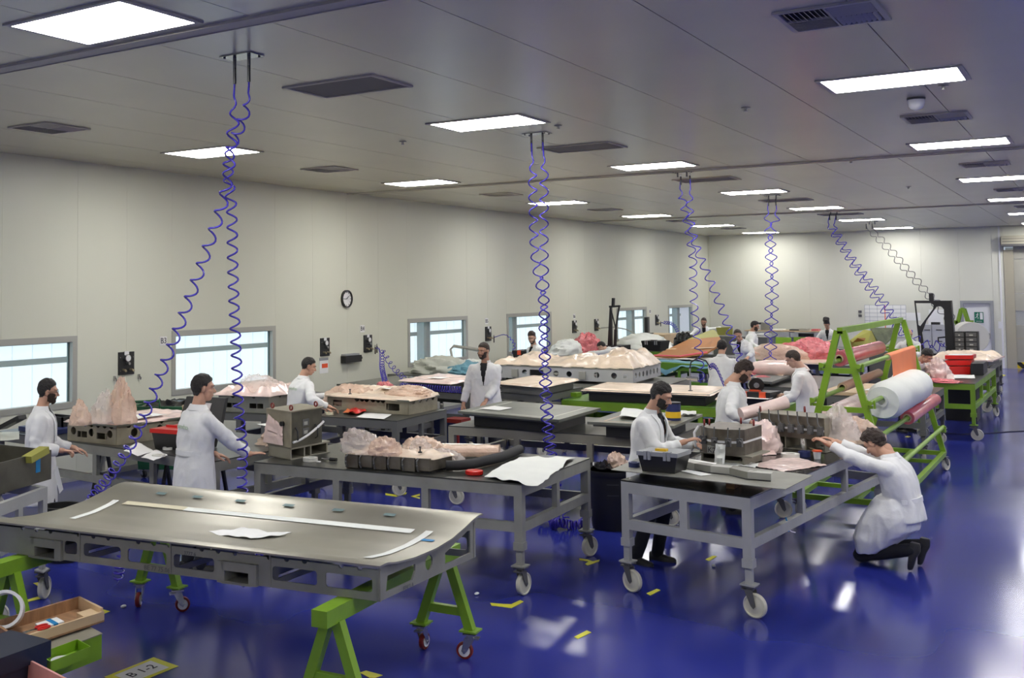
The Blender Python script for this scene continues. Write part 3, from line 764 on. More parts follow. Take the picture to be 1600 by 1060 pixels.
    if skirt is None:
        hem = [(V3(0, .0, .50), .245, .185), (V3(0, .0, .68), .235, .18)]
    else: hem = [(Vector(c), rx, ry) for c, rx, ry in skirt]
    rings = [ringpts(c, rx * s * width, ry * s, X, Y, 24, 2.3) for c, rx, ry in hem]
    if skirt: b.loft(rings); rings = []
    for t, w_, d_ in ((-.06, .218, .168), (.04, .205, .158), (.14, .188, .148), (.27, .205, .152), (.38, .212, .148), (.445, .200, .125), (.49, .145, .098), (.53, .085, .080)):
        c, R_ = sp(t); rings.append(ringpts(c, w_ * s * width, d_ * s, R_ @ X, R_ @ Y, 24, 2.4))
    b.loft(rings)
    for i in (0, 1):
        shp = sh[i]; capsule(b, shp, el[i], .068 * s, .062 * s, 16); 
        w1 = el[i] + (hp[i] - el[i]) * .90
        b.tube([el[i] - (hp[i] - el[i]).normalized() * .04, el[i], el[i].lerp(w1, .5), w1], [.045 * s, .066 * s, .058 * s, .052 * s], 14)
    ct = remesh(b, vox, 4)
    elw = el
    NN = [Vector((0, 0, 0)) for _ in ct.v]
    for f in ct.f:
        A_, B_, C_2 = ct.v[f[0]], ct.v[f[1]], ct.v[f[2]]; n_ = (B_ - A_).cross(C_2 - A_)
        for i_ in f: NN[i_] += n_
    for k, q in enumerate(ct.v):
        a = noise.noise(Vector((q.x * 7 + seed, q.y * 7, q.z * 3.2))) * .016 + (1 - 2.4 * abs(noise.noise(Vector((q.x * 11, q.y * 11 + seed, q.z * 6 - q.x * 5))))) * .0065
        for e in elw:
            dd = (q - e).length
            if dd < .19: a += math.sin(dd * 85 + 3 * noise.noise(q * 8)) * .008 * (1 - dd / .19)
        ct.v[k] = q + (NN[k].normalized() * a if NN[k].length > 0 else Vector((0, 0, 0)))
    if vneck:
        def inV(p):
            l = Rc.inverted() @ (p - pel) / s
            return l.y > -.02 and l.z > .20 and abs(l.x) < .006 + .050 * (l.z - .20) / .30 and l.y < .26 and l.z < .6
        ct.f = [f for f in ct.f if not inV(sum((ct.v[i] for i in f), Vector((0, 0, 0))) / len(f))]
        rv = []
        for t, w_, d_ in ((.16, .10, .105), (.27, .12, .112), (.38, .125, .108), (.445, .11, .090), (.49, .095, .072), (.53, .064, .062)):
            c, R_ = sp(t); rv.append(ringpts(c + R_ @ Vector((0, .022, 0)), w_ * s * width, d_ * s, R_ @ X, R_ @ Y, 20, 2.4))
        part('shirt', toW(MB().loft(rv)), shirt, rt, ang=60)
        for sx in (-1, 1):
            pts = []
            for t, xo, dep in ((.20, .006, .163), (.30, .024, .160), (.38, .038, .153), (.44, .050, .134), (.49, .062, .105), (.525, .070, .065)):
                c, R_ = sp(t); pts.append((c + R_ @ (Vector((sx * xo, dep, 0)) * s), c + R_ @ (Vector((sx * (xo + .045), dep - .008 - .2 * max(0, t - .42), 0)) * s)))
            mb = MB(); n = len(pts)
            off = [Rc @ Vector((0, .010, 0)) for _ in pts]
            mb.add([p for p, q in pts] + [q for p, q in pts] + [p + o for (p, q), o in zip(pts, off)] + [q + o * .6 for (p, q), o in zip(pts, off)],
                   [(i, i + 1, n + i + 1, n + i) for i in range(n - 1)] + [(2 * n + i, 3 * n + i, 3 * n + i + 1, 2 * n + i + 1) for i in range(n - 1)] + [(i, 2 * n + i, 2 * n + i + 1, i + 1) for i in range(n - 1)] + [(n + i, n + i + 1, 3 * n + i + 1, 3 * n + i) for i in range(n - 1)])
            part('lapel', toW(mb), 'coat', rt, ang=60)
    part('coat', toW(ct), 'coat', rt, ang=60)
    # collar band, open at the front
    vs = []; fs = []; n = 20
    c0, R0 = sp(.515); c1, R1 = sp(.565)
    for k in range(n + 1):
        t = math.radians(-55 - 250 * 0) ; t = math.radians(125 + 290 * k / n - 0)
        a, d_ = math.cos(t), math.sin(t)
        for c, R_, rr, dz in ((c1, R1, .070, 0), (c1, R1, .076, .002), (c0, R0, .100, 0), (c0, R0, .090, -.004)): vs.append(c + R_ @ (Vector((a * rr, d_ * rr, dz)) * s))
    for k in range(n):
        i = 4 * k
        for e in range(4): fs.append((i + e, i + 4 + e, i + 4 + (e + 1) % 4, i + (e + 1) % 4))
    part('collar', toW(MB().add(vs, fs)), 'coat', rt, ang=60)
    if belt:
        mb = MB(); n = 14; ro = []
        for k in range(n + 1):
            t = math.radians(195 + 150 * k / n); c, R_ = sp(.13)
            for zz, rr in ((-.022, .006), (.022, .006), (.022, .016), (-.022, .016)): ro.append(c + R_ @ (Vector((math.cos(t) * (.190 * width + rr), math.sin(t) * (.150 + rr), zz)) * s))
        mb.add(ro, [(4 * k + e, 4 * k + 4 + e, 4 * k + 4 + (e + 1) % 4, 4 * k + (e + 1) % 4) for k in range(n) for e in range(4)]); part('belt', toW(mb), 'coat', rt)
    if logo:
        c, R_ = sp(.36); mb = text('carbures', .062, c + R_ @ (Vector((.155, -.172, -.01)) * s), R_ @ -X, R_ @ Z, .003); part('back_print', toW(mb), 'logogreen', rt, 'pale green lettering across the back')
    if pocket:
        c, R_ = sp(.30); mb = MB().box(c + R_ @ (Vector((.105, .158, 0)) * s), (.10, .008, .012), R=R_); part('pocket', toW(mb), 'coat', rt)
    # hair, beard, brows, eyes, glasses
    if hair:
        mb = hair_shell(seed=seed, **(hairkw or {})); mb.v = HT(mb); part('hair', toW(mb), hair, rt, ang=80)
    if beard:
        mb = beard_shell(seed=seed, **(beardkw or {})); mb.v = HT(mb); part('beard', toW(mb), beard, rt, ang=80)
    for sx in (-1, 1):
        mb = MB().ell((sx * .030, .0815, .010), (.0105, .007, .0042), 10, 6); mb.v = HT(mb); ey = part('eye', toW(mb), 'eyewhite', rt)
        mb = MB().ell((sx * .030, .0878, .0095), (.0055, .003, .005), 8, 6); mb.v = HT(mb); part('iris', toW(mb), 'hairblack', ey)
        mb = MB().tube([(sx * .013, .094, .026), (sx * .03, .095, .032), (sx * .048, .083, .027)], [.003, .0042, .002], 6); mb.v = HT(mb); part('eyebrow', toW(mb), hair or 'hairbrown', rt)
    mb = MB().tube([(-.020, .086, -.060), (0, .0965, -.0592), (.020, .086, -.060)], .0022, 5); mb.v = HT(mb); part('mouth', toW(mb), 'redwheel', rt)
    if glasses:
        mb = MB()
        for sx in (-1, 1):
            mb.ring((sx * .032, .103, .008), (0, 1, 0), .024, .0205, .003, 16); mb.tube([(sx * .055, .100, .012), (sx * .077, .06, .012), (sx * .084, -.005, .008)], .0024, 5)
        mb.tube([(-.010, .105, .010), (0, .108, .012), (.010, .105, .010)], .002, 5); mb.v = HT(mb); part('glasses', toW(mb), 'black', rt)
    return rt
HANDPX = {}
def loc_of(pos, yaw, wpt):              # world point -> the person's own frame
    return Matrix.Rotation(-yaw, 3, 'Z') @ (Vector(wpt) - Vector((pos[0], pos[1], pos[2] if len(pos) > 2 else 0)))
D = math.radians
def at(pos, yaw, *pts): return [tuple(loc_of(pos, yaw, p)) for p in pts]
# ================================================================ tables, stands, tools
class Fr:                                 # a (possibly slightly skewed) horizontal frame from three corners
    def __init__(s, fl, fr, br):
        fl, fr, br = Vector(fl[:2]).to_3d(), Vector(fr[:2]).to_3d(), Vector(br[:2]).to_3d()
        s.o = fl; s.L = (fr - fl).length; s.D = (br - fr).length; s.u = (fr - fl) / s.L; s.v = (br - fr) / s.D; s.c = fl + s.u * s.L / 2 + s.v * s.D / 2
    def p(s, u, v, z): q = s.o + s.u * u + s.v * v; return Vector((q.x, q.y, z))
    def box(s, mb, u0, u1, v0, v1, z0, z1):
        return mb.hexa([s.p(u0, v0, z0), s.p(u1, v0, z0), s.p(u1, v1, z0), s.p(u0, v1, z0), s.p(u0, v0, z1), s.p(u1, v0, z1), s.p(u1, v1, z1), s.p(u0, v1, z1)])
    def base(s): return (s.c.x, s.c.y, 0)
    def sub(s, u0, u1, v0, v1): return Fr(s.p(u0, v0, 0), s.p(u1, v0, 0), s.p(u1, v1, 0))
def caster(parent, x, y, ztop, r=.10, ang=0., wm='wheel', w=.045):
    d = Vector((math.cos(ang), math.sin(ang), 0)); n = Vector((-d.y, d.x, 0)); ax = Vector((x, y, r)) + d * .045
    mb = MB(); mb.box((x, y, ztop - .02), (.10, .10, .012), rz=ang); mb.cyl((x, y, ztop - .045), (x, y, ztop - .015), .035, 12)
    for sgn in (-1, 1):
        o = n * sgn * (w / 2 + .010); A = Vector((x, y, ztop - .045)) + o
        mb.prism([A - d * .035 - n * .003, A + d * .04 - n * .003, ax + d * .02 + o - n * .003, ax + o - n * .003 - Z * .022, ax - d * .022 + o - n * .003], n * .006)
    mb.cyl(ax - n * (w / 2 + .018), ax + n * (w / 2 + .018), .010, 8)
    mb.box(Vector((x, y, ztop - .05)) - d * .02, (.09, w + .024, .012), rz=ang)
    c = part('caster', mb, 'chrome' if wm != 'wheel' else 'darkframe', parent)
    mb = MB(); mb.lathe([(.018, -w / 2), (r * .55, -w / 2 + .004), (r * .62, -w * .32), (r * .82, -w * .32), (r * .88, -w / 2), (r * .97, -w * .42), (r, -w * .2), (r, w * .2), (r * .97, w * .42), (r * .88, w / 2), (r * .82, w * .32), (r * .62, w * .32), (r * .55, w / 2 - .004), (.018, w / 2)], ax, 24, n)
    part('wheel', mb, wm, c)
    if wm == 'redwheel':
        mb = MB(); mb.lathe([(.015, -w * .35), (r * .72, -w * .35), (r * .72, w * .35), (.015, w * .35)], ax, 20, n); mb.v = [q for q in mb.v]
        mb2 = MB(); 
        for s_ in (-1, 1): mb2.cyl(ax + n * s_ * w * .42, ax + n * s_ * (w * .5 + .004), r * .68, 20)
        part('wheel_hub', mb2, 'white', c)
def table(label, fr, z=.98, m='gpaint', top='tabletop', posts=(2, 1), low=.26, rail=.10, leg=.075, legs=True, wheels=True, seed=0, topth=.012, name='steel_workbench', hollow=False, wang=None, group=None, colz=.45, plate=.27):
    F = fr; t = thing(name, label, 'table', F.base(), math.atan2(F.u.y, F.u.x), group); rnd = random.Random(seed); w = leg; e = .0
    if not hollow: part('table_top', F.box(MB(), 0, F.L, 0, F.D, z - topth, z), top, t, smooth=False)
    zt = z - (topth if not hollow else 0); tw = .055
    for (a, b, c, d) in ((0, F.L, e, tw), (0, F.L, F.D - tw, F.D), (0, tw, tw, F.D - tw), (F.L - tw, F.L, tw, F.D - tw)):
        part('top_rail', F.box(MB(), a, b, c, d, zt - rail, zt), m, t, smooth=False)
        if low: part('lower_rail', F.box(MB(), a + (w if b - a > .2 else 0), b - (w if b - a > .2 else 0), c, d, z - rail - low - .085, z - rail - low), m, t, smooth=False)
    if low:
        for k in range(1, posts[0] + 1):
            u = F.L * k / (posts[0] + 1)
            for v in (0, F.D - tw): part('post', F.box(MB(), u - .035, u + .035, v + .002, v + tw - .002, z - rail - low, zt - rail), m, t, smooth=False)
        for k in range(1, posts[1] + 1):
            v = F.D * k / (posts[1] + 1)
            for u in (0, F.L - tw): part('post', F.box(MB(), u + .002, u + tw - .002, v - .035, v + .035, z - rail - low, zt - rail), m, t, smooth=False)
    if legs:
        k = 0
        for u, v in ((0, 0), (F.L - w, 0), (0, F.D - w), (F.L - w, F.D - w)):
            zb = plate if wheels else .0
            l = part('leg', F.box(MB(), u, u + w, v, v + w, colz - .05, zt - rail), m, t, smooth=False)
            part('lower_leg', F.box(MB(), u + .010, u + w - .010, v + .010, v + w - .010, zb, colz - .05), m, l, smooth=False)
            part('collar', F.box(MB(), u - .008, u + w + .008, v - .008, v + w + .008, colz - .05, colz + .02), m, l, smooth=False)
            if wheels:
                part('foot_plate', F.box(MB(), u - .025, u + w + .025, v - .025, v + w + .025, zb - .012, zb), m, l, smooth=False)
                q = F.p(u + w / 2, v + w / 2, 0); a = rnd.uniform(0, 6.28) if wang is None else wang[k]
                caster(t, q.x, q.y, zb - .002, ang=a)
            else: part('foot_plate', F.box(MB(), u - .02, u + w + .02, v - .02, v + w + .02, 0, .012), m, l, smooth=False)
            k += 1
    return t
def film_grid(F, z, amp, edge=.03, mt='filmcream', n=40, seed=0, drop=.02, inset=0, freq=3., base=.01, ridge=True, bias=None):
    def fn(a, b):
        u = inset + (F.L - 2 * inset) * a; v = inset + (F.D - 2 * inset) * b
        q = F.p(u, v, 0); d = min(u - inset, F.L - inset - u, v - inset, F.D - inset - v); k = min(1, d / .12)
        h = noise.noise(Vector((q.x * freq, q.y * freq, seed)))
        h = (1 - abs(h) * 2.2) if ridge else .5 + h
        h2 = noise.noise(Vector((q.x * freq * 3, q.y * freq * 3, seed + 5))) * .25
        A = amp * (bias(a, b) if bias else 1)
        return F.p(u + (noise.noise(q * 4) * edge if d < .01 else 0), v + (noise.noise(q * 4 + X * 9) * edge if d < .01 else 0), z + base + k * A * max(0, h * .8 + h2 + .15) - (drop if d < .005 else 0))
    return MB().grid(fn, n, max(8, int(n * F.D / F.L)), .004)
def crumple(label, c, rx, ry, h, m='film', seed=0, rot=0, peaks=1., n=44, cat='plastic film', name='film_bundle', group=None, lean=(0, 0)):
    """a bundle of crumpled sheet: an upper shell with sharp folds running up to an off-centre gathering"""
    c = Vector(c); rnd = random.Random(seed); tall = h / max(rx, ry) > 1.3
    ax = Vector((rnd.uniform(-.3, .3), rnd.uniform(-.3, .3), 0))
    def fn(a, b):
        t = 2 * PI * a; ph = b * PI / 2; q = Vector((math.cos(t) * math.cos(ph), math.sin(t) * math.cos(ph), math.sin(ph)))
        rid = 1 - abs(noise.noise(q * 2.1 + Vector((seed * 1.7, 0, 0)))) * 2.2; rid2 = 1 - abs(noise.noise(q * 4.6 + Vector((0, seed * 2.3, 0)))) * 2.2; rid3 = noise.noise(q * 11 + Vector((0, 0, seed)))
        rid = max(-.5, rid); rid2 = max(-.5, rid2); R_ = .80 + .20 * rid * peaks + .10 * rid2 * peaks + .02 * rid3
        k = q.z
        zz_ = k * R_ * h * (1.05 if tall else 1)
        sh_ = (1 - .35 * k * k) if tall else 1
        return c + Vector(((q.x * R_ * sh_ + ax.x * k) * rx + lean[0] * k, (q.y * R_ * sh_ + ax.y * k) * ry + lean[1] * k, max(0, zz_) + .002))
    return solo(name, MB().grid(fn, n, n // 2), m, label, cat, group, ang=48)
def sheet(label, corners, z, m='paper', amp=.006, name='paper_sheet', cat='paper', group=None, n=8, th=.002, freq=6, seed=0):
    c = [Vector(q[:2]).to_3d() for q in corners]
    def fn(a, b):
        p = (c[0] * (1 - a) + c[1] * a) * (1 - b) + (c[3] * (1 - a) + c[2] * a) * b
        return Vector((p.x, p.y, z + .003 + th + amp * (.6 + .9 * noise.noise(Vector((p.x * freq, p.y * freq, seed))))))
    return solo(name, MB().grid(fn, n, n, th), m, label, cat, group, smooth=amp > 0)
def scallop(L, H, xs_, r=.045, n=7):     # plate outline (0..L, 0..H) with half round notches in its top edge
    o = [(0, 0), (L, 0), (L, H)]
    for x in sorted(xs_, reverse=True):
        o += [(x + r * math.cos(PI * k / n), H - r * math.sin(PI * k / n)) for k in range(n + 1)]
    return o + [(0, H)]
def hollow_mold(label, F, z0, z1, m, notch=(6, 4), front_holes=(), side_holes=(), top='filmcream', topth=.02, cat='mold', name='hollow_mold', th=.015, feet=True, over=.03, r=.045):
    t = thing(name, label, cat, (F.c.x, F.c.y, z0)); H = z1 - z0 - topth
    def nx(L, n): return [L * (k + .7) / (n + .4) for k in range(n)] if n else []
    for nm, O, U, L, hs, nn in (('front_plate', F.p(0, 0, z0), F.u, F.L, front_holes, notch[0]), ('back_plate', F.p(0, F.D - th, z0), F.u, F.L, front_holes, notch[0]),
                            ('side_plate', F.p(F.L, 0, z0), F.v, F.D, side_holes, notch[1]), ('side_plate', F.p(th, 0, z0), F.v, F.D, side_holes, notch[1])):
        part(nm, plate2d(scallop(L, H, nx(L, nn), r), [h for h in hs], th, O, U, Z), m, t, smooth=False)
    mb = MB()
    for k in range(1, 4): F.box(mb, F.L * k / 4 - .006, F.L * k / 4 + .006, .02, F.D - .02, z0 + .01, z1 - topth - .06)
    part('inner_rib', mb, m, t, smooth=False)
    part('top_sheet', F.box(MB(), -over, F.L + over, -over, F.D + over, z1 - topth, z1), 'moldplate' if top else m, t)
    return t
def fork_pocket(t, F, us, z0, w=.17, h=.09, m='gpaint', front=True):
    for u in us:
        mb = MB()
        for (a, b, c, d) in ((u, u + w, z0, z0 + .012), (u, u + w, z0 + h - .012, z0 + h), (u, u + .012, z0, z0 + h), (u + w - .012, u + w, z0, z0 + h)): F.box(mb, a, b, -.02, F.D + .02, c, d)
        part('fork_pocket', mb, m, t, smooth=False)
def rail_trestle(label, a, b, ztop, m='green', wheels=True, spread=.34, group='green trestles', w=.085):
    """saw horse: top beam a->b, an A-shaped pair of legs at each end"""
    a, b = Vector(a).to_3d(), Vector(b).to_3d(); d = (b - a).normalized(); n = Vector((-d.y, d.x, 0)); t = thing('trestle', label, 'trestle', ((a.x + b.x) / 2, (a.y + b.y) / 2, 0), math.atan2(d.y, d.x), group)
    za = ztop - .05
    part('top_beam', MB().beam((a.x, a.y, za), (b.x, b.y, za), .11, .10), m, t, smooth=False)
    for e, s in ((a, 1), (b, -1)):
        e2 = e + d * s * .16
        zb = .21 if wheels else 0
        for k in (-1, 1):
            p0 = Vector((e2.x, e2.y, ztop - .10)) + n * k * .035; p1 = Vector((e2.x, e2.y, zb)) + n * k * spread
            l = part('leg', MB().beam(p0, p1, .065, .065, up=tuple(d)), m, t, smooth=False)
            if wheels:
                part('foot_plate', MB().box((p1.x, p1.y, zb), (.13, .13, .012), rz=math.atan2(d.y, d.x)), m, l)
                caster(t, p1.x, p1.y, zb - .004, r=.0625, ang=random.Random(int(p1.x * 100)).uniform(0, 6), wm='redwheel', w=.035)
        zc = zb + (ztop - zb) * .22; f = (ztop - .10 - zc) / (ztop - .10 - zb); q = spread * f + .035 * (1 - f)
        part('cross_bar', MB().beam(Vector((e2.x, e2.y, zc)) - n * q, Vector((e2.x, e2.y, zc)) + n * q, .045, .06), m, t, smooth=False)
    return t

# ---------------------------------------------------------------- foreground: big curved shell mold on trestles
mfr = Vector((-3.72, 5.49, 0)); mfl = mfr + (Vector((-6.74, 5.01, 0)) - mfr).normalized() * 3.12; mbr = Vector((-3.76, 6.82, 0))
F = Fr(mfl, mfr, mbr); z0, zf = .79, 1.015
t = thing('shell_mold', 'long curved grey steel shell mold on green trestles in the foreground', 'mold', (F.c.x, F.c.y, z0), math.atan2(F.u.y, F.u.x))
def prof(v):                              # height of the shell surface across its depth
    x = v / F.D
    return lerp_tab([(0, zf + .004), (.06, zf + .012), (.12, zf - .008), (.3, zf - .03), (.5, zf - .03), (.66, zf - .01), (.8, zf + .03), (.90, zf + .065), (.96, zf + .078), (1, zf + .074)], x)
def sprof(v): return sum(prof(max(0, min(F.D, v + d))) for d in (-.03, -.015, 0, .015, .03)) / 5
part('shell_surface', MB().grid(lambda a, b: F.p(-.03 + (F.L + .06) * a, -.03 + (F.D + .06) * b, sprof(F.D * b)), 60, 44, .012), 'moldsteel', t, ang=60)
L = F.L; H0 = zf - z0 - .035
# front plate: windows, lifting pockets and half round notches
holes = []; us = []; u1 = L - .055
while u1 > .4: us.append((u1 - .325, u1)); u1 -= .385
PK = (L - 1.12, L - 2.74)
for a, b in us:
    hit = [p for p in PK if p - .06 < b and p + .26 > a]
    if not hit: holes.append(rrect(a, b, .048, H0 - .052, .022)); continue
    p = hit[0]
    if p - .06 - a > .08: holes.append(rrect(a, p - .06, .048, H0 - .052, .022))
    if b - (p + .26) > .08: holes.append(rrect(p + .26, b, .048, H0 - .052, .022))
for p in PK: holes.append([(p, .008), (p + .2, .008), (p + .2, .085), (p, .085)])
notches = [L - .14 - .13 * k for k in range(0, 24) if k % 4 not in (2,)]
part('front_plate', plate2d(scallop(L, H0, [q for q in notches if q > .1], .018, 5), holes, .012, F.p(0, .03, z0), F.u, Z), 'moldside', t, smooth=False)
part('back_plate', plate2d([(0, 0), (L, 0), (L, H0 + .06), (0, H0 + .06)], holes, .012, F.p(0, F.D - .05, z0), F.u, Z), 'moldside', t, smooth=False)
def endplate(u):
    o = [(0.02, 0), (F.D - .02, 0)] + [(F.D - .02 - (F.D - .04) * k / 24, sprof(F.D - .02 - (F.D - .04) * k / 24) - z0 - .014) for k in range(25)]
    hs = [[(.10, .04), (.42, .04), (.46, .09), (.46, .135), (.12, .135)], circ(.64, .105, .05, 12), [(.86, .045), (F.D - .10, .045), (F.D - .10, .20), (F.D - .14, .205), (.86, .12)]]
    return plate2d(o, hs, .012, F.p(u, 0, z0), F.v, Z)
for u in (L - .012, L * .75, L * .5, L * .25, .02): part('end_plate' if u > L - .1 else 'cross_plate', endplate(u), 'moldside', t, smooth=False)
for u in PK:
    mb = MB(); w_, h_ = .20, .085
    for a, b, c, d in ((u - .02, u + w_ + .02, z0 - .008, z0 + .006), (u - .02, u + w_ + .02, z0 + h_, z0 + h_ + .05), (u - .05, u, z0 - .005, z0 + h_ + .05), (u + w_, u + w_ + .05, z0 - .005, z0 + h_ + .05)): F.box(mb, a, b, .0, .045, c, d)
    for a, b, c, d in ((u, u + w_, z0, z0 + .008), (u, u + w_, z0 + h_ - .008, z0 + h_), (u, u + .008, z0, z0 + h_), (u + w_ - .008, u + w_, z0, z0 + h_)): F.box(mb, a, b, 0, F.D - .05, c, d)
    part('lifting_pocket', mb, 'moldside', t, smooth=False)
def strip(pts, w_, m, nm, lab=None):
    n = len(pts); vs = []; mb = MB()
    for (u, v), (du, dv) in pts: vs += [F.p(u - du, v - dv, sprof(v - dv) + .003), F.p(u + du, v + dv, sprof(v + dv) + .003)]
    mb.add(vs, [(2 * i, 2 * i + 1, 2 * i + 3, 2 * i + 2) for i in range(n - 1)]); part(nm, mb, m, t, lab)
vt = F.D * .70
strip([((.35 + (L - .62) * k / 30, vt), (0, .032)) for k in range(19)], 0, 'tapecream', 'masking_tape', 'cream tape strip')
strip([((L * .30 + (L * .70 - .28) * k / 30, vt - .004), (0, .034)) for k in range(31)], 0, 'whitecloth', 'masking_tape', 'white tape strip')
strip([((L - .17, F.D * (.12 + .60 * k / 16)), (.028, 0)) for k in range(17)], 0, 'whitecloth', 'masking_tape', 'white tape strip across the right end')
strip([((.34 - .10 * (k / 16), F.D * (.30 + .42 * k / 16)), (.03, 0)) for k in range(17)], 0, 'whitecloth', 'masking_tape', 'white tape strip across the left end')
for k, u in enumerate((L - .10, L - .58, L - 1.0, L - 1.42, L - 1.85, L - 2.25, L - 2.6)):
    v = F.D * .86 if k else F.D * .60
    mb = MB().grid(lambda a, b: F.p(u - .045 + .09 * a, v - .02 + .04 * b, sprof(v - .02 + .04 * b) + .003), 2, 2); part('blue_mark', mb, 'cyanblue' if k == 0 else 'steelgreen', t, 'small stencilled mark')
for s_, u, zz_, sz in (('BE 77 75.06', L - 1.78, z0 + .008, .045), ('3777 6', L - 1.45, z0 + H0 - .05, .035), ('B 77 A', L - 3.6, z0 + .01, .035)):
    part('lettering', text(s_, sz, F.p(u, .022, zz_), F.u, Z, .002), 'inkgrey', t)
part('lettering', text('EFV 3 A', .04, F.p(L + .008, .28, z0 + .004), F.v, Z, .002), 'inkgrey', t)
sheet('crumpled white paper lying on the curved foreground mold', [F.p(L - 1.55, .40, 0), F.p(L - 1.18, .36, 0), F.p(L - 1.02, .60, 0), F.p(L - 1.42, .62, 0)], zf - .035, 'paper', .022, 'paper_bag', n=10, freq=9)
# trestles under it
rail_trestle('green trestle under the right end of the curved mold, front end uncovered', (-3.93, 5.17, 0), (-4.12, 7.1, 0), z0 - .003, spread=.20)
rail_trestle('green trestle at the lower left under the left end of the curved mold', (-6.53, 4.80, 0), (-6.74, 6.75, 0), z0 - .003, spread=.20)
# ---------------------------------------------------------------- left grey frame with steel box
P1_ = W(80, 762, .98)
Fa = Fr((-7.40, 5.42, 0), (-7.74, 6.24, 0), (-9.0, 6.30, 0))
table('grey hollow steel frame bench at the left edge carrying the steel box', Fa, .98, 'gpaintlight', posts=(1, 0), low=.24, hollow=True, seed=3, wang=[1, 2, .8, -.35])
b0 = W(79, 705, .99)
t = thing('steel_box', 'open brown steel box with a blue sticker at the left edge', 'box', (b0.x - .6, b0.y, .99))
x1 = b0.x + .02; y1 = b0.y; x0 = x1 - 1.2
q1 = W(80, 748, .99); q0 = W(0, 772, .99); 
B0 = Fr(q0 - (q1 - q0) * .15, q1, q1 + Vector((-.85, -.04, 0)))
ztop = .99 + .26
mb = MB(); th = .012
for a, b, c, d, e, f in ((0, B0.L, 0, th, .99, ztop), (0, B0.L, B0.D - th, B0.D, .99, ztop), (0, th, th, B0.D - th, .99, ztop), (B0.L - th, B0.L, th, B0.D - th, .99, ztop), (0, B0.L, 0, B0.D, .985, .99)): B0.box(mb, a, b, c, d, e, f)
part('box_shell', mb, 'boxsteel', t, smooth=False)
part('sticker', B0.box(MB(), B0.L * .72, B0.L * .80, -.003, 0, 1.08, 1.22), 'cyanblue', t, 'blue sticker')
bb = MB(); bb.beam(B0.p(B0.L * .55, -.01, ztop - .03), B0.p(B0.L * .86, -.01, ztop + .02), .10, .06); solo('foam_strip', bb, 'olive', 'yellow green foam strip wrapped in clear film on the steel box edge', 'foam')
# ---------------------------------------------------------------- bench behind on the left (bench A)
A_ = Fr(W(-60, 668, .98), W(310, 718, .98), W(310, 718, .98) + Vector((.02, 1.9, 0)))
A_ = Fr(Vector((-11.35, 8.36, 0)), Vector((-7.45, 8.08, 0)), Vector((-7.40, 9.75, 0)))
table('long grey bench below the first air panel, between the glasses man and the belted man', A_, .98, 'gpaint', posts=(3, 1), seed=5, low=.24)
mF = Fr((-9.93, 8.29, 0), (-9.13, 8.30, 0), (-9.05, 9.6, 0))
hs = [circ(.10, .115, .045), circ(.40, .115, .045), circ(.70, .115, .045), rrect(.17, .33, .05, .12, .005), rrect(.49, .65, .05, .12, .005)]
t = hollow_mold('low hollow steel mold with round holes on the bench below the first air panel', mF, .982, 1.205, 'beige', (7, 5), hs, [circ(.25, .115, .05), circ(.62, .115, .05), circ(1.0, .115, .05)], r=.03)
part('film', film_grid(mF, 1.206, .03, mt='filmpale', n=30, seed=2, inset=-.03), 'filmpale', t, 'pale film over the top')
crumple('small clump of peach plastic film at the left end of the hollow mold', tuple(W(126, 664, 1.225)), .13, .12, .27, 'film', 3, peaks=.9)
crumple('tall bag of peach plastic film standing on the left hollow mold', tuple(W(190, 661, 1.225)), .19, .15, .46, 'film', 11, peaks=1.0)
crumple('clear crumpled film beside the tall peach bag', tuple(W(163, 661, 1.225)), .20, .15, .33, 'filmclear', 17, peaks=1.1)
for (u, v), wd in (((.24, .22), 'left end'), ((.74, 1.05), 'right end')):
    q = mF.p(u, v, 1.232); mb = MB(); mb.lathe([(.03, 0), (.03, .012), (.012, .02), (.012, .07), (.018, .075), (.018, .09), (.006, .10)], q, 12); solo('vacuum_fitting', mb, 'brass', 'small metal vacuum fitting standing near the %s of the hollow mold' % wd, 'fitting', 'fittings')
sheet('white papers on the film of the left hollow mold', [mF.p(.45, .25, 0), mF.p(.78, .20, 0), mF.p(.78, .75, 0), mF.p(.5, .80, 0)], 1.235, amp=.012)
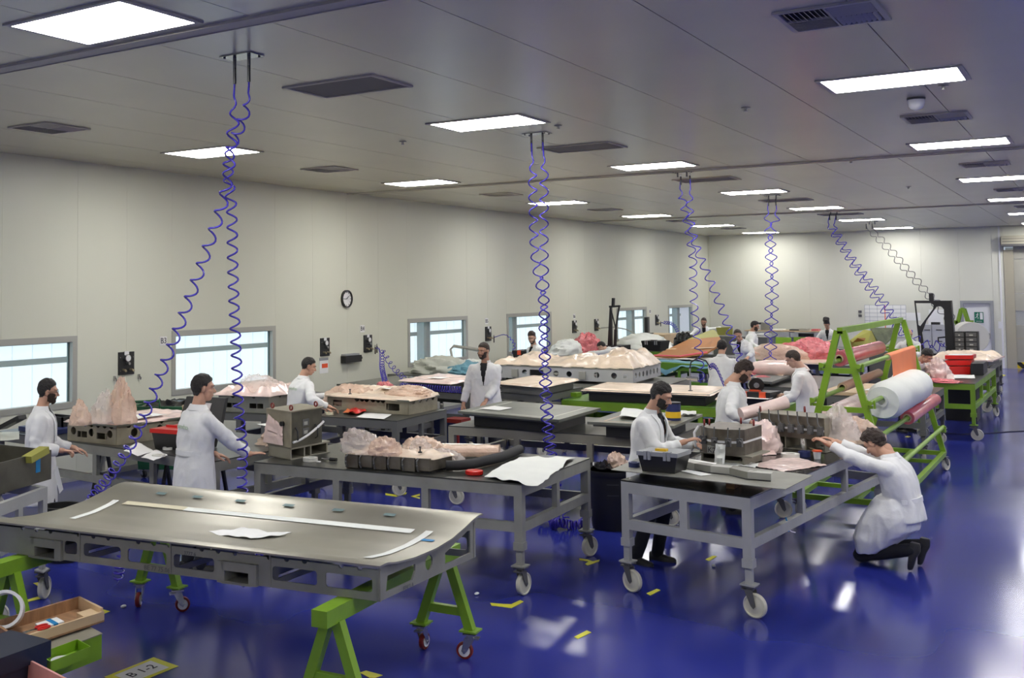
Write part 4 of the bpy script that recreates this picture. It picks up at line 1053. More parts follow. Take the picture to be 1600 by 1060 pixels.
# red and black tool box
q0 = W(237, 702, .98); q1 = W(304, 707, .98)
T_ = Fr(q0, q1, q1 + Vector((-.02, .42, 0)))
def toolbox(label, T_, z, h, body='black', tray=None, lidopen=False, latch='grayplastic', handle=None, lid=None):
    t = thing('toolbox', label, 'toolbox', (T_.c.x, T_.c.y, z), math.atan2(T_.u.y, T_.u.x)); L, D_ = T_.L, T_.D
    mb = MB(); vs = [T_.p(.03, .02, z + .002), T_.p(L - .03, .02, z + .002), T_.p(L - .03, D_ - .02, z + .002), T_.p(.03, D_ - .02, z + .002), T_.p(0, 0, z + h * .8), T_.p(L, 0, z + h * .8), T_.p(L, D_, z + h * .8), T_.p(0, D_, z + h * .8)]
    part('body', mb.hexa(vs), body, t)
    if tray: part('tray', T_.box(MB(), -.015, L + .015, -.015, D_ + .01, z + h * .8, z + h), tray, t); part('tray_divider', T_.box(MB(), .03, L - .03, D_ * .45, D_ * .55, z + h, z + h + .02), tray, t)
    if lidopen:
        mb = MB().hexa([T_.p(0, D_, z + h), T_.p(L, D_, z + h), T_.p(L, D_ + .05, z + h), T_.p(0, D_ + .05, z + h), T_.p(0.02, D_ + .12, z + h + .30), T_.p(L - .02, D_ + .12, z + h + .30), T_.p(L - .02, D_ + .17, z + h + .30), T_.p(.02, D_ + .17, z + h + .30)])
        part('lid', mb, body, t)
        mb = MB().hexa([T_.p(L * .3, D_ + .012, z + h + .08), T_.p(L * .66, D_ + .012, z + h + .08), T_.p(L * .66, D_ + .03, z + h + .08), T_.p(L * .3, D_ + .03, z + h + .08), T_.p(L * .32, D_ + .078, z + h + .24), T_.p(L * .68, D_ + .078, z + h + .24), T_.p(L * .68, D_ + .1, z + h + .24), T_.p(L * .32, D_ + .1, z + h + .24)])
        part('label_card', mb, 'paper', t, 'white card inside the lid')
    else:
        part('lid', T_.box(MB(), -.008, L + .008, -.008, D_ + .008, z + h * .8, z + h), lid or body, t)
        part('handle', T_.box(MB(), L * .36, L * .64, D_ * .25, D_ * .42, z + h, z + h + .02), handle or body, t)
        for u in (.17, .27, .67, .77) if latch == 'grayplastic' else (.2, .72):
            part('latch', T_.box(MB(), L * u, L * u + (.025 if latch == 'grayplastic' else .09), -.018, .03, z + h * .62, z + h + .006), latch, t)
    return t
toolbox('black toolbox with red tray and raised lid behind the belted man', T_, .982, .22, tray='red', lidopen=True)
for k, (pl, wd) in enumerate((([(193, 706), (215, 714), (240, 706), (215, 692)], 'left of the red toolbox'), ([(220, 716), (240, 722), (262, 712), (244, 704)], 'in front of the toolbox'))):
    sheet('white papers on the bench edge ' + wd, [W(*q, .985) for q in pl], .982, amp=.012, seed=k)
for k, (px, py, z_) in enumerate(((285, 706, 0), (285, 706, .028), (285, 706, .056), (285, 706, .084), (262, 706, 0))):
    q = W(px, py - 3, .985); solo('tape_roll', MB().ring((q.x, q.y, .998 + z_), Z, .055, .03, .026, 20), 'concretewhite', 'roll of white tape ' + (['at the bottom of the small stack by the toolbox', 'second from the bottom of the small stack by the toolbox', 'third from the bottom of the small stack by the toolbox', 'on top of the small stack by the toolbox'][k] if k < 4 else 'lying left of the small tape stack'), 'tape', 'white tape rolls by the red toolbox')
solo('tape_disc', MB().ring(tuple(W(248, 712, 1.0)), Z, .07, .04, .02, 20), 'concretewhite', 'flat white tape roll in front of the papers by the toolbox', 'tape')
# film lumps and panel on bench A right end
Fp = A_.sub(3.15, 3.85, .8, 1.5)
mb = MB(); mb.prism([W(375, 672, 1.05), W(398, 700, 1.03), W(430, 668, 1.22), W(400, 648, 1.25)], (0, 0, .006)) if False else None
crumple('peach film bundle behind the hoses left of the tall steel box', (-7.62, 9.35, .985), .30, .26, .24, 'film', 23)
sheet('flat grey white board lying on peach film left of the steel box', [(-7.95, 9.3), (-7.35, 9.1), (-7.2, 9.5), (-7.75, 9.75)], 1.18, 'whitecloth', .004, 'flat_board', 'board', n=2)
# black objects left on bench A
q = W(93, 660, 1.1); tb = Fr((q.x - .35, q.y, 0), (q.x + .05, q.y, 0), (q.x + .05, q.y + .25, 0))
tt = thing('open_case', 'small black open case right behind the glasses man', 'case', (q.x - .15, q.y + .1, .985)); mb = MB(); tb.box(mb, 0, .4, 0, .02, .985, 1.16); tb.box(mb, 0, .4, .2, .22, .985, 1.16); tb.box(mb, 0, .02, 0, .22, .985, 1.16); tb.box(mb, .38, .4, 0, .22, .985, 1.16); tb.box(mb, 0, .4, 0, .22, .985, 1.0); part('tray', mb, 'black', tt)
mb = MB().beam(W(4, 668, 1.08), W(35, 652, 1.22), .12, .05); solo('black_profile', mb, 'black', 'slanted black profile lying behind the glasses man at the left edge', 'profile')
sheet('grey white sheets lying on the bench behind the steel box', [W(0, 690, .985), W(30, 688, .985), W(30, 676, .985), W(0, 676, .985)], .982, 'graycloth', .01)
mb = MB().aabb(-11.1, -10.4, 8.5, 9.0, .984, 1.04); solo('navy_crate', mb, 'navy', 'low dark blue crate on the bench at the left edge', 'crate')
# below bench A
def caster_bin():
    q = (-11.05, 11.35); Fb = Fr((-11.62, 10.85, 0), (-10.75, 11.35, 0), (-11.15, 12.0, 0)); t = thing('wheelie_bin', 'large green wheeled waste container against the window wall', 'bin', Fb.base(), .5)
    mb = MB(); lo = [(.08, .08), (Fb.L - .08, .08), (Fb.L - .08, Fb.D - .08), (.08, Fb.D - .08)]; hi = [(0, 0), (Fb.L, 0), (Fb.L, Fb.D), (0, Fb.D)]
    mb.hexa([Fb.p(u, v, .12) for u, v in lo] + [Fb.p(u, v, .98) for u, v in hi]); part('body', mb, 'greenbin', t)
    mb = MB()
    for a, b, c, d in ((-.03, Fb.L + .03, -.03, .03), (-.03, Fb.L + .03, Fb.D - .03, Fb.D + .03), (-.03, .03, 0, Fb.D), (Fb.L - .03, Fb.L + .03, 0, Fb.D)): Fb.box(mb, a, b, c, d, .96, 1.03)
    part('rim', mb, 'greenbin', t)
    mb = MB().tube([Fb.p(.02, -.05, 1.0), Fb.p(.02, -.05, 1.10), Fb.p(Fb.L * .42, -.05, 1.12), Fb.p(Fb.L * .42, -.05, 1.0)], .02, 8); part('handle', mb, 'greenbin', t)
    for k in range(5): part('rib', Fb.box(MB(), .1 + k * .19, .13 + k * .19, -.012, .02, .75, .96), 'greenbin', t)
    for u, v in ((.12, .12), (Fb.L - .12, .12), (.12, Fb.D - .12), (Fb.L - .12, Fb.D - .12)): q = Fb.p(u, v, 0); caster(t, q.x, q.y, .14, r=.05, wm='rubber')
    def fn(a, b): return Fb.p(.05 + (Fb.L - .1) * a, .05 + (Fb.D - .1) * b, 1.0 + .10 * (1 - abs(noise.noise(Vector((a * 4, b * 4, 3))) * 2)) * min(1, 4 * a, 4 * b, 4 * (1 - a), 4 * (1 - b)))
    part('black_liner', MB().grid(fn, 20, 20), 'blackgloss', t, 'black bin liner')
caster_bin()
def folding_trestle(label, c, L, rz, h, m='black', bar=None):
    t = thing('folding_trestle', label, 'trestle', (c[0], c[1], 0), rz, 'black folding trestles'); R = Matrix.Rotation(rz, 3, 'Z'); c = Vector((c[0], c[1], 0))
    for u in (-L / 2, L / 2):
        for s in (-1, 1): part('leg', MB().beam(c + R @ Vector((u, s * .03, h)), c + R @ Vector((u, s * .25, 0)), .035, .035), m, t)
    part('top_bar', MB().beam(c + R @ Vector((-L / 2 - .05, 0, h)), c + R @ Vector((L / 2 + .05, 0, h)), .05, .05), bar or m, t)
folding_trestle('black folding trestle with orange bar under the long bench', (-10.0, 9.35), .9, .15, .82, bar='yellow')
folding_trestle('second black folding trestle under the long bench', (-8.9, 9.3), .7, .1, .80)
q = W(97, 800, 0); t = thing('waste_bin', 'black waste bin with a yellow label beside the glasses man', 'bin', (-8.72, 7.22, 0)); q = (-8.72, 7.22)
part('body', MB().lathe([(.15, 0), (.19, .52), (.20, .52), (.20, .55), (.17, .55), (.14, .05)], (q[0], q[1], 0), 24), 'black', t); 
mb = MB(); R_ = .185
for k in range(8):
    a0 = -1.5 + .10 * k; mb.add([(q[0] + (R_ + .0) * math.cos(a), q[1] + (R_) * math.sin(a), z) for a in (a0, a0 + .10) for z in (.28, .46)], [(0, 2, 3, 1)])
part('yellow_label', mb, 'yellowtape', t, 'yellow label')
part('hanging_sheet', MB().add([WY(px, py, 7.0) for px, py in ((84, 735), (90, 728), (99, 765), (93, 772))] + [WY(px, py, 7.02) for px, py in ((84, 735), (90, 728), (99, 765), (93, 772))], [(0, 1, 2, 3), (7, 6, 5, 4), (0, 4, 5, 1), (1, 5, 6, 2), (2, 6, 7, 3), (3, 7, 4, 0)]), 'paper', t, 'white printed sheet hanging over the bin')
crumple('crumpled clear white sheeting on the floor under the long bench', (-9.55, 9.0, 0), .55, .32, .16, 'whitecloth', 5)
mb = MB(); bx = Fr((-8.5, 8.85, 0), (-7.65, 8.8, 0), (-7.6, 9.5, 0))
# ---------------------------------------------------------------- bench B: the big one in front
Bf = Fr(W(397, 722, .98), W(815, 757, .98), W(922, 716, .98))
table('big grey steel bench in the middle foreground with clamped tool and white cloth', Bf, .98, 'gpaint', posts=(2, 1), seed=11, wang=[.4, 1.45, 2.0, 1.2], low=.24)
# tall steel box on its stand
C_ = Vector((-6.83, 8.52, 0)); Lc = Vector((-7.20, 8.62, 0)); Rc_ = C_ + Vector((.34, .62, 0))
K = Fr(Lc, C_, C_ + (W(503, 693, 1.09) - C_).to_2d().to_3d())
zb, zt_ = 1.10, 1.46
t = thing('steel_tool_tower', 'tall square steel tool with film taped to its front beside the belted man', 'tool', (K.c.x, K.c.y, .98))
part('casing', K.box(MB(), .01, K.L, .01, K.D, zb, zt_), 'boxsteel', t, smooth=False)
part('cover_plate', K.box(MB(), -.02, K.L + .012, -.012, .01, zb + .005, zt_ + .01), 'beige', t, 'beige front cover plate')
part('film_patch', MB().grid(lambda a, b: K.p(.02 + a * .26 - .10 * (1 - b) * (a < .3), -.02 - .03 * abs(noise.noise(Vector((a * 5, b * 5, 1)))), zb + .02 + b * .30 * (1 - .35 * a)), 12, 12), 'filmpale', t, 'pale film taped over the plate')
part('top_flange', K.box(MB(), -.02, K.L + .02, -.02, K.D + .02, zt_, zt_ + .012), 'beige', t)
part('round_knob', MB().cyl(K.p(K.L * .72, -.045, zb + .24), K.p(K.L * .72, -.012, zb + .24), .025, 14), 'black', t)
mb = MB(); K.box(mb, 0, .02, 0, K.D * 1.25, .982, zb); 
for v0 in (0, K.D * .42, K.D * .62, K.D * 1.15): K.box(mb, 0, K.L, v0, v0 + .02, .982, zb - .012)
K.box(mb, -.01, K.L + .01, 0, K.D * 1.25, zb - .014, zb); K.box(mb, -.01, K.L + .01, 0, K.D * 1.25, .982, .992)
part('slotted_base', mb, 'gbrown', t, smooth=False)
for v0, z_ in ((.20, zb + .20), (.20, zb + .11)):
    mb = MB(); K.box(mb, K.L, K.L + .004, K.D * .38, K.D * .58, z_, z_ + .07); part('marking', mb, 'inkgrey', t); mb = MB(); K.box(mb, K.L + .003, K.L + .006, K.D * .42, K.D * .53, z_ + .01, z_ + .045); part('label_plate', mb, 'alu', t)
part('white_cable', MB().tube([K.p(K.L + .03, .02 + (K.D - .02) * a, zb + .06 + .16 * a ** 1.6) for a in [i / 10 for i in range(11)]], .013, 8), 'white', t, 'white tube strapped along the side')
for v0 in (.08, K.D * .78): part('clamp_bracket', MB().tube([K.p(K.L + .005, v0, zb + .20), K.p(K.L + .04, v0, zb + .16), K.p(K.L + .045, v0, zb + .08), K.p(K.L + .005, v0, zb + .06)], .008, 6), 'black', t)
for u, v in ((.04, .03), (K.L - .04, .05), (K.L - .05, K.D - .05)): part('lifting_eye', MB().ring(K.p(u, v, zt_ + .04), (.3, 1, 0), .03, .018, .012, 16), 'redwheel', t, 'red lifting eye')
part('hook_rod', MB().tube([K.p(-.05, .02, zb + .27), K.p(-.05, .02, zb + .16), K.p(-.02, .02, zb + .12)], .01, 6), 'black', t)
def onB(px, py): q = W(px, py, .98); return q
q = onB(485, 721); solo('tape_roll', MB().ring((q.x, q.y, 1.0), Z, .075, .045, .035, 24), 'concretewhite', 'white tape roll on the big bench beside the slotted base', 'tape')
q = onB(498, 723); solo('small_lid', MB().cyl((q.x, q.y, .982), (q.x, q.y, .992), .022, 12), 'white', 'tiny white lid right of the white tape roll', 'lid')
a, b = onB(503, 720), onB(526, 722); t = thing('hand_tool', 'black hand tool lying on the big bench beside the film covered tool', 'tool', (a.x, a.y, .982)); part('shaft', MB().cyl((a.x, a.y, 1.0), (b.x, b.y, 1.0), .007, 8), 'chrome', t); part('grip', MB().cyl(a.lerp(b, .55) + Z * .02, b + Z * .02, .018, 10), 'black', t)
# clamp tool under film
g0 = onB(534, 733); g1 = onB(668, 742); G = Fr(g0 + Vector((-.0, .05, 0)), g1 + Vector((0, .05, 0)), g1 + Vector((.03, .42, 0)))
t = thing('clamp_mold', 'low segmented steel clamp mold half covered with peach film on the big bench', 'mold', (G.c.x, G.c.y, .982))
n = 6
for k in range(n):
    u0 = G.L * k / n; part('segment', G.box(MB(), u0 + .008, G.L * (k + 1) / n - .008, .0, G.D, .99 + .012 * (k % 2), 1.115), 'rusty', t, smooth=False)
    mb = MB(); uu = u0 + .03
    mb.tube([G.p(uu, -.005, .995), G.p(uu, -.03, 1.03), G.p(uu, -.03, 1.09), G.p(uu, 0, 1.11)], .008, 6); mb.cyl(G.p(uu, -.035, 1.05), G.p(uu + .03, -.06, 1.05), .008, 6); part('toggle_clamp', mb, 'darkframe', t)
part('base_bar', G.box(MB(), 0, G.L, .02, G.D - .02, .983, .995), 'black', t)
part('cover_film', film_grid(G.sub(-.02, G.L + .02, .02, G.D), 1.118, .05, mt='filmcream', n=36, seed=9, freq=6), 'filmcream', t, 'cream film stretched over the segments')
part('valve', MB().lathe([(.02, 0), (.02, .01), (.007, .015), (.007, .045), (.013, .05), (.013, .06)], G.p(G.L * .80, .12, 1.15), 10), 'black', t)
crumple('big bulging bag of peach film over the left end of the clamp mold', tuple(G.p(.10, .16, 1.12)), .24, .20, .22, 'filmclear', 31)
crumple('folded peach film hanging over the clamp mold front', tuple(G.p(.36, .10, 1.12)), .17, .16, .17, 'film', 37)
crumple('clear film clump in the middle behind the clamp mold', tuple(G.p(.60, .30, 1.12)), .12, .10, .14, 'filmclear', 41)
# copper film parcel
Q = Fr(onB(690, 722), onB(778, 722), onB(790, 700))
t = thing('film_parcel', 'long parcel wrapped in copper coloured film behind the black foam tube', 'parcel', (Q.c.x, Q.c.y, .982))
part('roll', MB().loft([[Q.p(Q.L * a, 0, 0) * 1 + Vector((0, 0, 1.06)) + Q.v * (math.cos(s) * .12 + .2) + Z * math.sin(s) * .065 * (1 + .2 * noise.noise(Vector((a * 6, s, 2)))) for s in [2 * PI * i / 14 for i in range(14)]] for a in [i / 14 for i in range(15)]]), 'film', t)
part('white_tube', MB().cyl(Q.p(-.08, .46, 1.05), Q.p(Q.L * .8, .40, 1.05), .05, 14), 'whitecloth', t)
crumple('shiny peach film heap left of the copper film parcel', tuple(Q.p(-.18, .25, .984)), .28, .2, .20, 'film', 43)
crumple('glossy clear film heap in front of the copper parcel', tuple(Q.p(.05, -.06, .984)), .24, .12, .13, 'filmclear', 47)
# black foam tube
pts = [onB(px, py) + Z * .055 for px, py in ((697, 737), (715, 737), (735, 735), (760, 729), (785, 723), (812, 711))]
solo('foam_tube', MB().tube(pts, .048, 14), 'rubber', 'thick black foam tube curving across the big bench', 'tube')
q = onB(741, 742); t = thing('screw_cap', 'round red ribbed plastic cap on the big bench', 'cap', (q.x, q.y, .982)); part('disc', MB().lathe([(.072, 0), (.078, .005), (.078, .035), (.070, .04)], (q.x, q.y, .982), 28), 'red', t)
mb = MB()
for k in range(28): a = 2 * PI * k / 28; mb.box((q.x + .079 * math.cos(a), q.y + .079 * math.sin(a), 1.002), (.005, .006, .03), rz=a)
part('grip_ribs', mb, 'red', t)
cs = [onB(757, 748), onB(840, 763), onB(898, 718), onB(812, 717)]
def fn(a, b):
    p = (cs[0] * (1 - a) + cs[1] * a) * (1 - b) + (cs[3] * (1 - a) + cs[2] * a) * b
    p = p + Vector((.05 * noise.noise(Vector((a * 3, b * 3, 1))), .05 * noise.noise(Vector((a * 3, b * 3, 5))), 0)); p.z = .986 + .016 * (1 - abs(noise.noise(Vector((p.x * 5, p.y * 5, 2)))) * 2) + .01; return p
solo('white_cloth', MB().grid(fn, 26, 20, .003), 'whitecloth', 'white cloth spread on the right end of the big bench', 'cloth')
crumple('small clump of white film near the copper parcel', tuple(onB(772, 706)), .12, .10, .05, 'filmclear', 49)
# ---------------------------------------------------------------- bench C with the beige mold
Cf = Fr(W(488, 650, .98), W(620, 658, .98), W(698, 640, .98))
table('grey bench with the beige scalloped mold, behind the tall steel tool', Cf, .98, 'gpaintdark', posts=(1, 1), seed=13, top='tabletop', wang=[.3, 1, 2, .2], low=.26)
mc = Fr(W(512, 640, .98), W(638, 649.5, .98), W(683, 640, .98))
hs = [rrect(.10, .26, .055, .14, .008), rrect(mc.L - .36, mc.L - .14, .045, .14, .008)]
t = hollow_mold('beige scalloped hollow mold wrapped in peach film on the bench behind', mc, .984, 1.185, 'beige', (0, 4), hs, [], r=.045)
for ch in list(t.children):
    if ch.name.startswith(('front_plate', 'back_plate')): bpy.data.objects.remove(ch)
H = 1.185 - .984 - .02
ns = [mc.L * q for q in (.38, .44, .50, .58, .64, .70)]
for v0 in (0, mc.D - .015): part('front_plate' if v0 == 0 else 'back_plate', plate2d(scallop(mc.L, H, ns, .043), hs, .015, mc.p(0, v0, .984), mc.u, Z), 'beige', t, smooth=False)
part('film', film_grid(mc, 1.186, .10, n=48, seed=21, inset=-.04, freq=5, bias=lambda a, b: .15 + .95 * (b > .45) * min(1, (b - .45) * 5)), 'filmcream', t, 'peach film with a crumpled rim')
crumple('rumpled peach film along the back of the beige mold at right', tuple(mc.p(mc.L * .80, mc.D * .55, 1.2)), .36, .24, .13, 'film', 53)
sheet('white papers lying on the film of the beige mold', [mc.p(mc.L * .45, mc.D * .5, 0), mc.p(mc.L * .72, mc.D * .5, 0), mc.p(mc.L * .72, mc.D * .85, 0), mc.p(mc.L * .48, mc.D * .85, 0)], 1.26, amp=.02)
part('valve', MB().lathe([(.025, 0), (.025, .012), (.008, .018), (.008, .06), (.015, .065), (.015, .075)], mc.p(.32, .12, 1.20), 10), 'black', t)
mb = MB(); cs2 = [W(536, 646, .985), W(556, 650, .985), W(566, 638, .99), W(552, 636, .99)]
sheet('folded orange sheet in front of the beige mold', cs2, .985, 'orange', .03, 'orange_sheet', 'sheet', n=8)
sheet('crumpled red film beside the orange sheet', [W(545, 649, .985), W(572, 648, .985), W(570, 638, .985), W(552, 636, .985)], .990, 'red', .05, 'red_film', 'plastic film', n=10, freq=14)
sheet('white papers along the front edge of the bench with the beige mold', [W(556, 653, .985), W(600, 656, .985), W(612, 649, .985), W(570, 646, .985)], .983, amp=.008)
# ---------------------------------------------------------------- left middle mold and white roll
Df = Fr((-10.68, 11.5, 0), (-9.82, 11.7, 0), (-9.9, 13.1, 0))
table('grey bench under the dark mold below the second window', Df, .95, 'gpaintdark', posts=(1, 1), seed=17)
md = Fr((-10.6, 11.58, 0), (-9.82, 11.76, 0), (-9.9, 12.7, 0))
hs = [rrect(.10, .32, .06, .13, .008), rrect(.50, .72, .06, .13, .008)]
t = hollow_mold('dark mold with rectangular pockets under peach film, left of the man seen from behind', md, .953, 1.20, 'moldside', (2, 2), hs, [], r=.03)
part('film', film_grid(md, 1.201, .12, n=36, seed=25, inset=-.05, freq=4), 'filmpale', t, 'pale film')
crumple('clear film heap on the mold beside the second window', tuple(md.p(.40, .45, 1.21)), .36, .30, .24, 'filmclear', 57)
crumple('peach film heap right of the man below the second window', (-9.05, 12.75, .96), .55, .35, .34, 'film', 59)
crumple('small pink film bundle beside the white roll', (-9.25, 13.9, 1.0), .28, .22, .26, 'filmpink', 61)
Ef = Fr((-11.9, 12.9, 0), (-9.5, 13.4, 0), (-10.3, 16.3, 0))
Ef = Fr((-11.3, 13.35, 0), (-8.9, 13.35, 0), (-8.9, 14.75, 0))
table('narrow dark bench under the long white roll', Ef, .94, 'gpaintdark', posts=(1, 1), seed=19)
a, b = W(428, 622, 1.02), W(598, 599, 1.02); a = Vector((-10.1, 12.95, 1.02)) if False else a
solo('long_roll', MB().cyl(Vector((-10.45, 13.2, 1.01)), Vector((-9.55, 15.2, 1.01)), .055, 16), 'white', 'long thin white roll lying below the third air panel', 'roll')
# ---------------------------------------------------------------- dark bench with the blue hose
Gf = Fr((-11.55, 15.75, 0), (-8.62, 15.4, 0), (-8.72, 17.6, 0))
table('dark bench in front of the third window with a coiled blue hose on it', Gf, .98, 'gpaintdark', posts=(2, 1), seed=23, top='tabletopblk')
mg = Fr((-10.05, 15.55, 0), (-9.0, 15.45, 0), (-9.1, 16.85, 0))
t = thing('slab_mold', 'thin flat mold under pinkish film on the dark bench by the third window', 'mold', (mg.c.x, mg.c.y, .982))
part('base', mg.box(MB(), .1, mg.L - .1, .12, mg.D - .1, .982, 1.10), 'gpaintdark', t); part('plate', mg.box(MB(), 0, mg.L, 0, mg.D, 1.10, 1.125), 'moldplate', t)
part('film', film_grid(mg, 1.126, .03, n=30, seed=31, inset=-.03), 'filmpale', t)
sheet('white paper on the thin flat mold by the third window', [mg.p(.4, .3, 0), mg.p(.7, .3, 0), mg.p(.72, .6, 0), mg.p(.42, .6, 0)], 1.16, amp=.004)
crumple('pale olive cloth heap behind the thin flat mold', (-11.1, 18.8, .985), .75, .45, .34, 'graycloth', 63, cat='cloth', name='cloth_heap')
Hf = Fr((-12.0, 18.1, 0), (-10.15, 18.1, 0), (-10.15, 20.2, 0))
table('bench against the wall below the third window, covered with cloths', Hf, .98, 'gpaintdark', posts=(1, 2), seed=29)
crumple('blue cloth heap below the third window', (-10.6, 18.9, .985), .45, .5, .26, 'bluecloth', 65, cat='cloth', name='cloth_heap')
crumple('white and blue cloth heap left of the blue cloths', (-10.9, 19.7, .985), .5, .5, .22, 'whitecloth', 67, cat='cloth', name='cloth_heap')
solo('gauge_disc', MB().cyl(WY(693, 573, 18.6) - Vector((.07, 0, 0)), WY(693, 573, 18.6) + Vector((-.05, -.05, 0)), .085, 20), 'steelgreen', 'round dark pressure gauge lying on the blue cloths', 'gauge')
pts = [WY(709, 573, 18.8), WY(704, 546, 18.8), WY(709, 541, 18.8), WY(760, 549, 18.8)]
solo('swivel_arm', MB().tube(pts, [.025, .025, .03, .04], 8), 'alu', 'grey bent swivel arm in front of the third window', 'arm')
for px, py, wd in ((632, 598, 'left'),):
    pass
sheet('red and white packet beside the bearded man in the middle', [W(717, 606, 1.0), W(742, 606, 1.0), W(742, 596, 1.0), W(722, 594, 1.0)], .99, 'white', .09, 'packet', 'packet', n=8, freq=7)
# red column stand and blue tray near the middle man
mb = MB().cyl(W(707, 660, 0).xy.to_3d() if False else (-8.35, 14.55, 0), (-8.35, 14.55, .62), .03, 10); mb.box((-8.35, 14.55, .01), (.4, .4, .02)); mb.box((-8.35, 14.55, .66), (.3, .3, .06)); solo('red_stand', mb, 'redwheel', 'dark red pedestal stand beside the middle bearded man', 'stand')
# ---------------------------------------------------------------- bench D brown with two flat molds
If = Fr((-6.86, 11.72, 0), (-4.15, 11.97, 0), (-4.2, 13.6, 0))
table('brownish steel bench in the centre carrying two flat plate molds', If, .98, 'gbrown', posts=(2, 1), seed=31, wang=[.2, .5, 1.9, .3])
def plate_mold(label, q, z, zb, seed=0, tape=True, m='moldplate', base='black', inset=.16, film=None, cat='mold'):
    t = thing('plate_mold', label, cat, (q.c.x, q.c.y, zb))
    part('base', q.box(MB(), inset, q.L - inset, inset, q.D - inset, zb + .002, z - .03), base, t, smooth=False)
    part('plate', q.box(MB(), 0, q.L, 0, q.D, z - .03, z), m, t, smooth=False)
    part('lower_flange', q.box(MB(), .05, q.L - .05, .05, q.D - .05, z - .055, z - .03), 'gpaintdark', t, smooth=False)
    if tape:
        for a, b, c, d in ((.10, q.L - .1, .10, .125), (.14, .165, .12, q.D - .1), (q.L - .18, q.L - .15, .12, q.D - .1)): part('tape_line', q.box(MB(), a, b, c, d, z, z + .002), 'filmcream' if seed % 2 else 'graycloth', t, 'pale tape line')
    if film: part('film', film_grid(q, z + .001, .012, n=36, seed=seed, inset=-.02, freq=2, drop=.03), film, t, 'pale peach film')
    return t
ma = Fr((-6.72, 11.72, 0), (-5.28, 11.55, 0), (-5.34, 12.95, 0))
plate_mold('left grey plate mold on the brownish bench, with pale tape lines and black base', ma, 1.17, .982)
sheet('white paper on the left grey plate mold', [W(749, 639, 1.175), W(780, 642, 1.175), W(800, 638, 1.175), W(772, 635, 1.175)], 1.172, amp=.004)
mbq = Fr((-4.93, 11.55, 0), (-3.98, 11.7, 0), (-4.05, 12.95, 0))
plate_mold('right grey plate mold on the brownish bench, behind the man with full beard', mbq, 1.17, .982, seed=1)
cs3 = [W(968, 655, 1.175), W(1000, 657, 1.175), W(1018, 646, 1.175), W(974, 641, 1.175)]
sheet('white cloth curling on the right plate mold', cs3, 1.172, 'whitecloth', .05, 'white_cloth', 'cloth', n=12, freq=4)
solo('white_rag', MB().grid(lambda a, b: W(1062 + 26 * a, 650 - 5 * b, 1.18) + Z * (.02 + .02 * noise.noise(Vector((a * 5, b * 5, 9)))), 8, 8, .003), 'whitecloth', 'white rag right of the dark container behind the bearded men', 'cloth')
q = W(1052, 656, 1.175); t = thing('paint_can', 'dark blue container with yellow and white label between the two bearded men', 'can', (q.x, q.y, 1.172)); part('body', MB().cyl((q.x, q.y, 1.173), (q.x, q.y, 1.36), .085, 20), 'navy', t); part('label_band', MB().cyl((q.x, q.y, 1.20), (q.x, q.y, 1.27), .087, 20), 'yellow', t, 'yellow label band'); part('lid', MB().cyl((q.x, q.y, 1.36), (q.x, q.y, 1.375), .088, 20), 'black', t)
# ---------------------------------------------------------------- bench E: right foreground
Jf = Fr(W(970, 750, .98), W(1172, 777, .98), W(1379, 691, .98))
table('grey steel bench in the right foreground with the clamped tools', Jf, .98, 'gpaintlight', top='tabletopblk', posts=(1, 2), seed=37, wang=[-.35, -.25, .5, 1.2], low=.245)
def onE(px, py, z=.982): return W(px, py, z)
# thin steel sheet laid across the near end
cs4 = [onE(955, 733), onE(1228, 765), onE(1270, 743), onE(1010, 710)]
SHZ = 1.062
cs4 = [W(955, 735, SHZ), W(1227, 766, SHZ), W(1270, 744, SHZ), W(1010, 712, SHZ)]
solo('steel_sheet', MB().prism([Vector((p.x, p.y, SHZ)) for p in cs4], (0, 0, .006)), 'moldside', 'thin bright steel sheet lying across the near end of the right bench', 'sheet')
q = W(1140, 765, .98); solo('wood_block', MB().box((q.x, q.y + .12, 1.0195), (.07, .20, .073)), 'wood', 'small brown wood block propping up the steel sheet', 'block')
q = W(1010, 730, .98); solo('wood_block', MB().box((q.x, q.y + .05, 1.0195), (.07, .30, .073)), 'darkframe', 'dark spacer block under the left end of the steel sheet', 'block')
# toolbox black and yellow
q0 = W(997, 737, SHZ + .006); q1 = W(1058, 742, SHZ + .006)
toolbox('black toolbox with grey lid and yellow handle on the right bench', Fr(q0, q1, q1 + Vector((.02, .30, 0))), SHZ + .006, .18, body='black', handle='yellow', lid='grayplastic')
q = W(991, 730, SHZ + .006); t = thing('tape_roll', 'dark blue tape roll left of the black and yellow toolbox', 'tape', (q.x, q.y, SHZ)); part('roll', MB().ring((q.x, q.y, SHZ + .028), Z, .05, .03, .044, 20), 'navy', t)
# stepped grey profile on the sheet
pp = [W(1005, 722, SHZ + .01), W(1060, 732, SHZ + .01), W(1110, 741, SHZ + .01), W(1160, 750, SHZ + .01), W(1207, 753, SHZ + .01)]
pp = [W(px, py, SHZ + .01) for px, py in ((1058, 728), (1085, 735), (1110, 739), (1140, 742), (1168, 749), (1205, 752))]
t = thing('angle_profile', 'long grey folded steel profile lying on the steel sheet', 'profile', (pp[2].x, pp[2].y, SHZ + .006))
for i in range(5):
    a, b = pp[i], pp[i + 1]; n_ = Vector((-(b - a).y, (b - a).x, 0)).normalized()
    mb = MB(); mb.prism([a, b, b + Z * .055, a + Z * .055], n_ * .004); mb.prism([a + Z * .055, b + Z * .055, b + Z * .058 + n_ * .10, a + Z * .058 + n_ * .10], (0, 0, .004)); part('folded_segment', mb, 'moldside' if i % 2 else 'alu', t, smooth=False)
part('black_seal', MB().tube([p - Vector((0, .012, 0)) for p in pp], .006, 6), 'black', t)
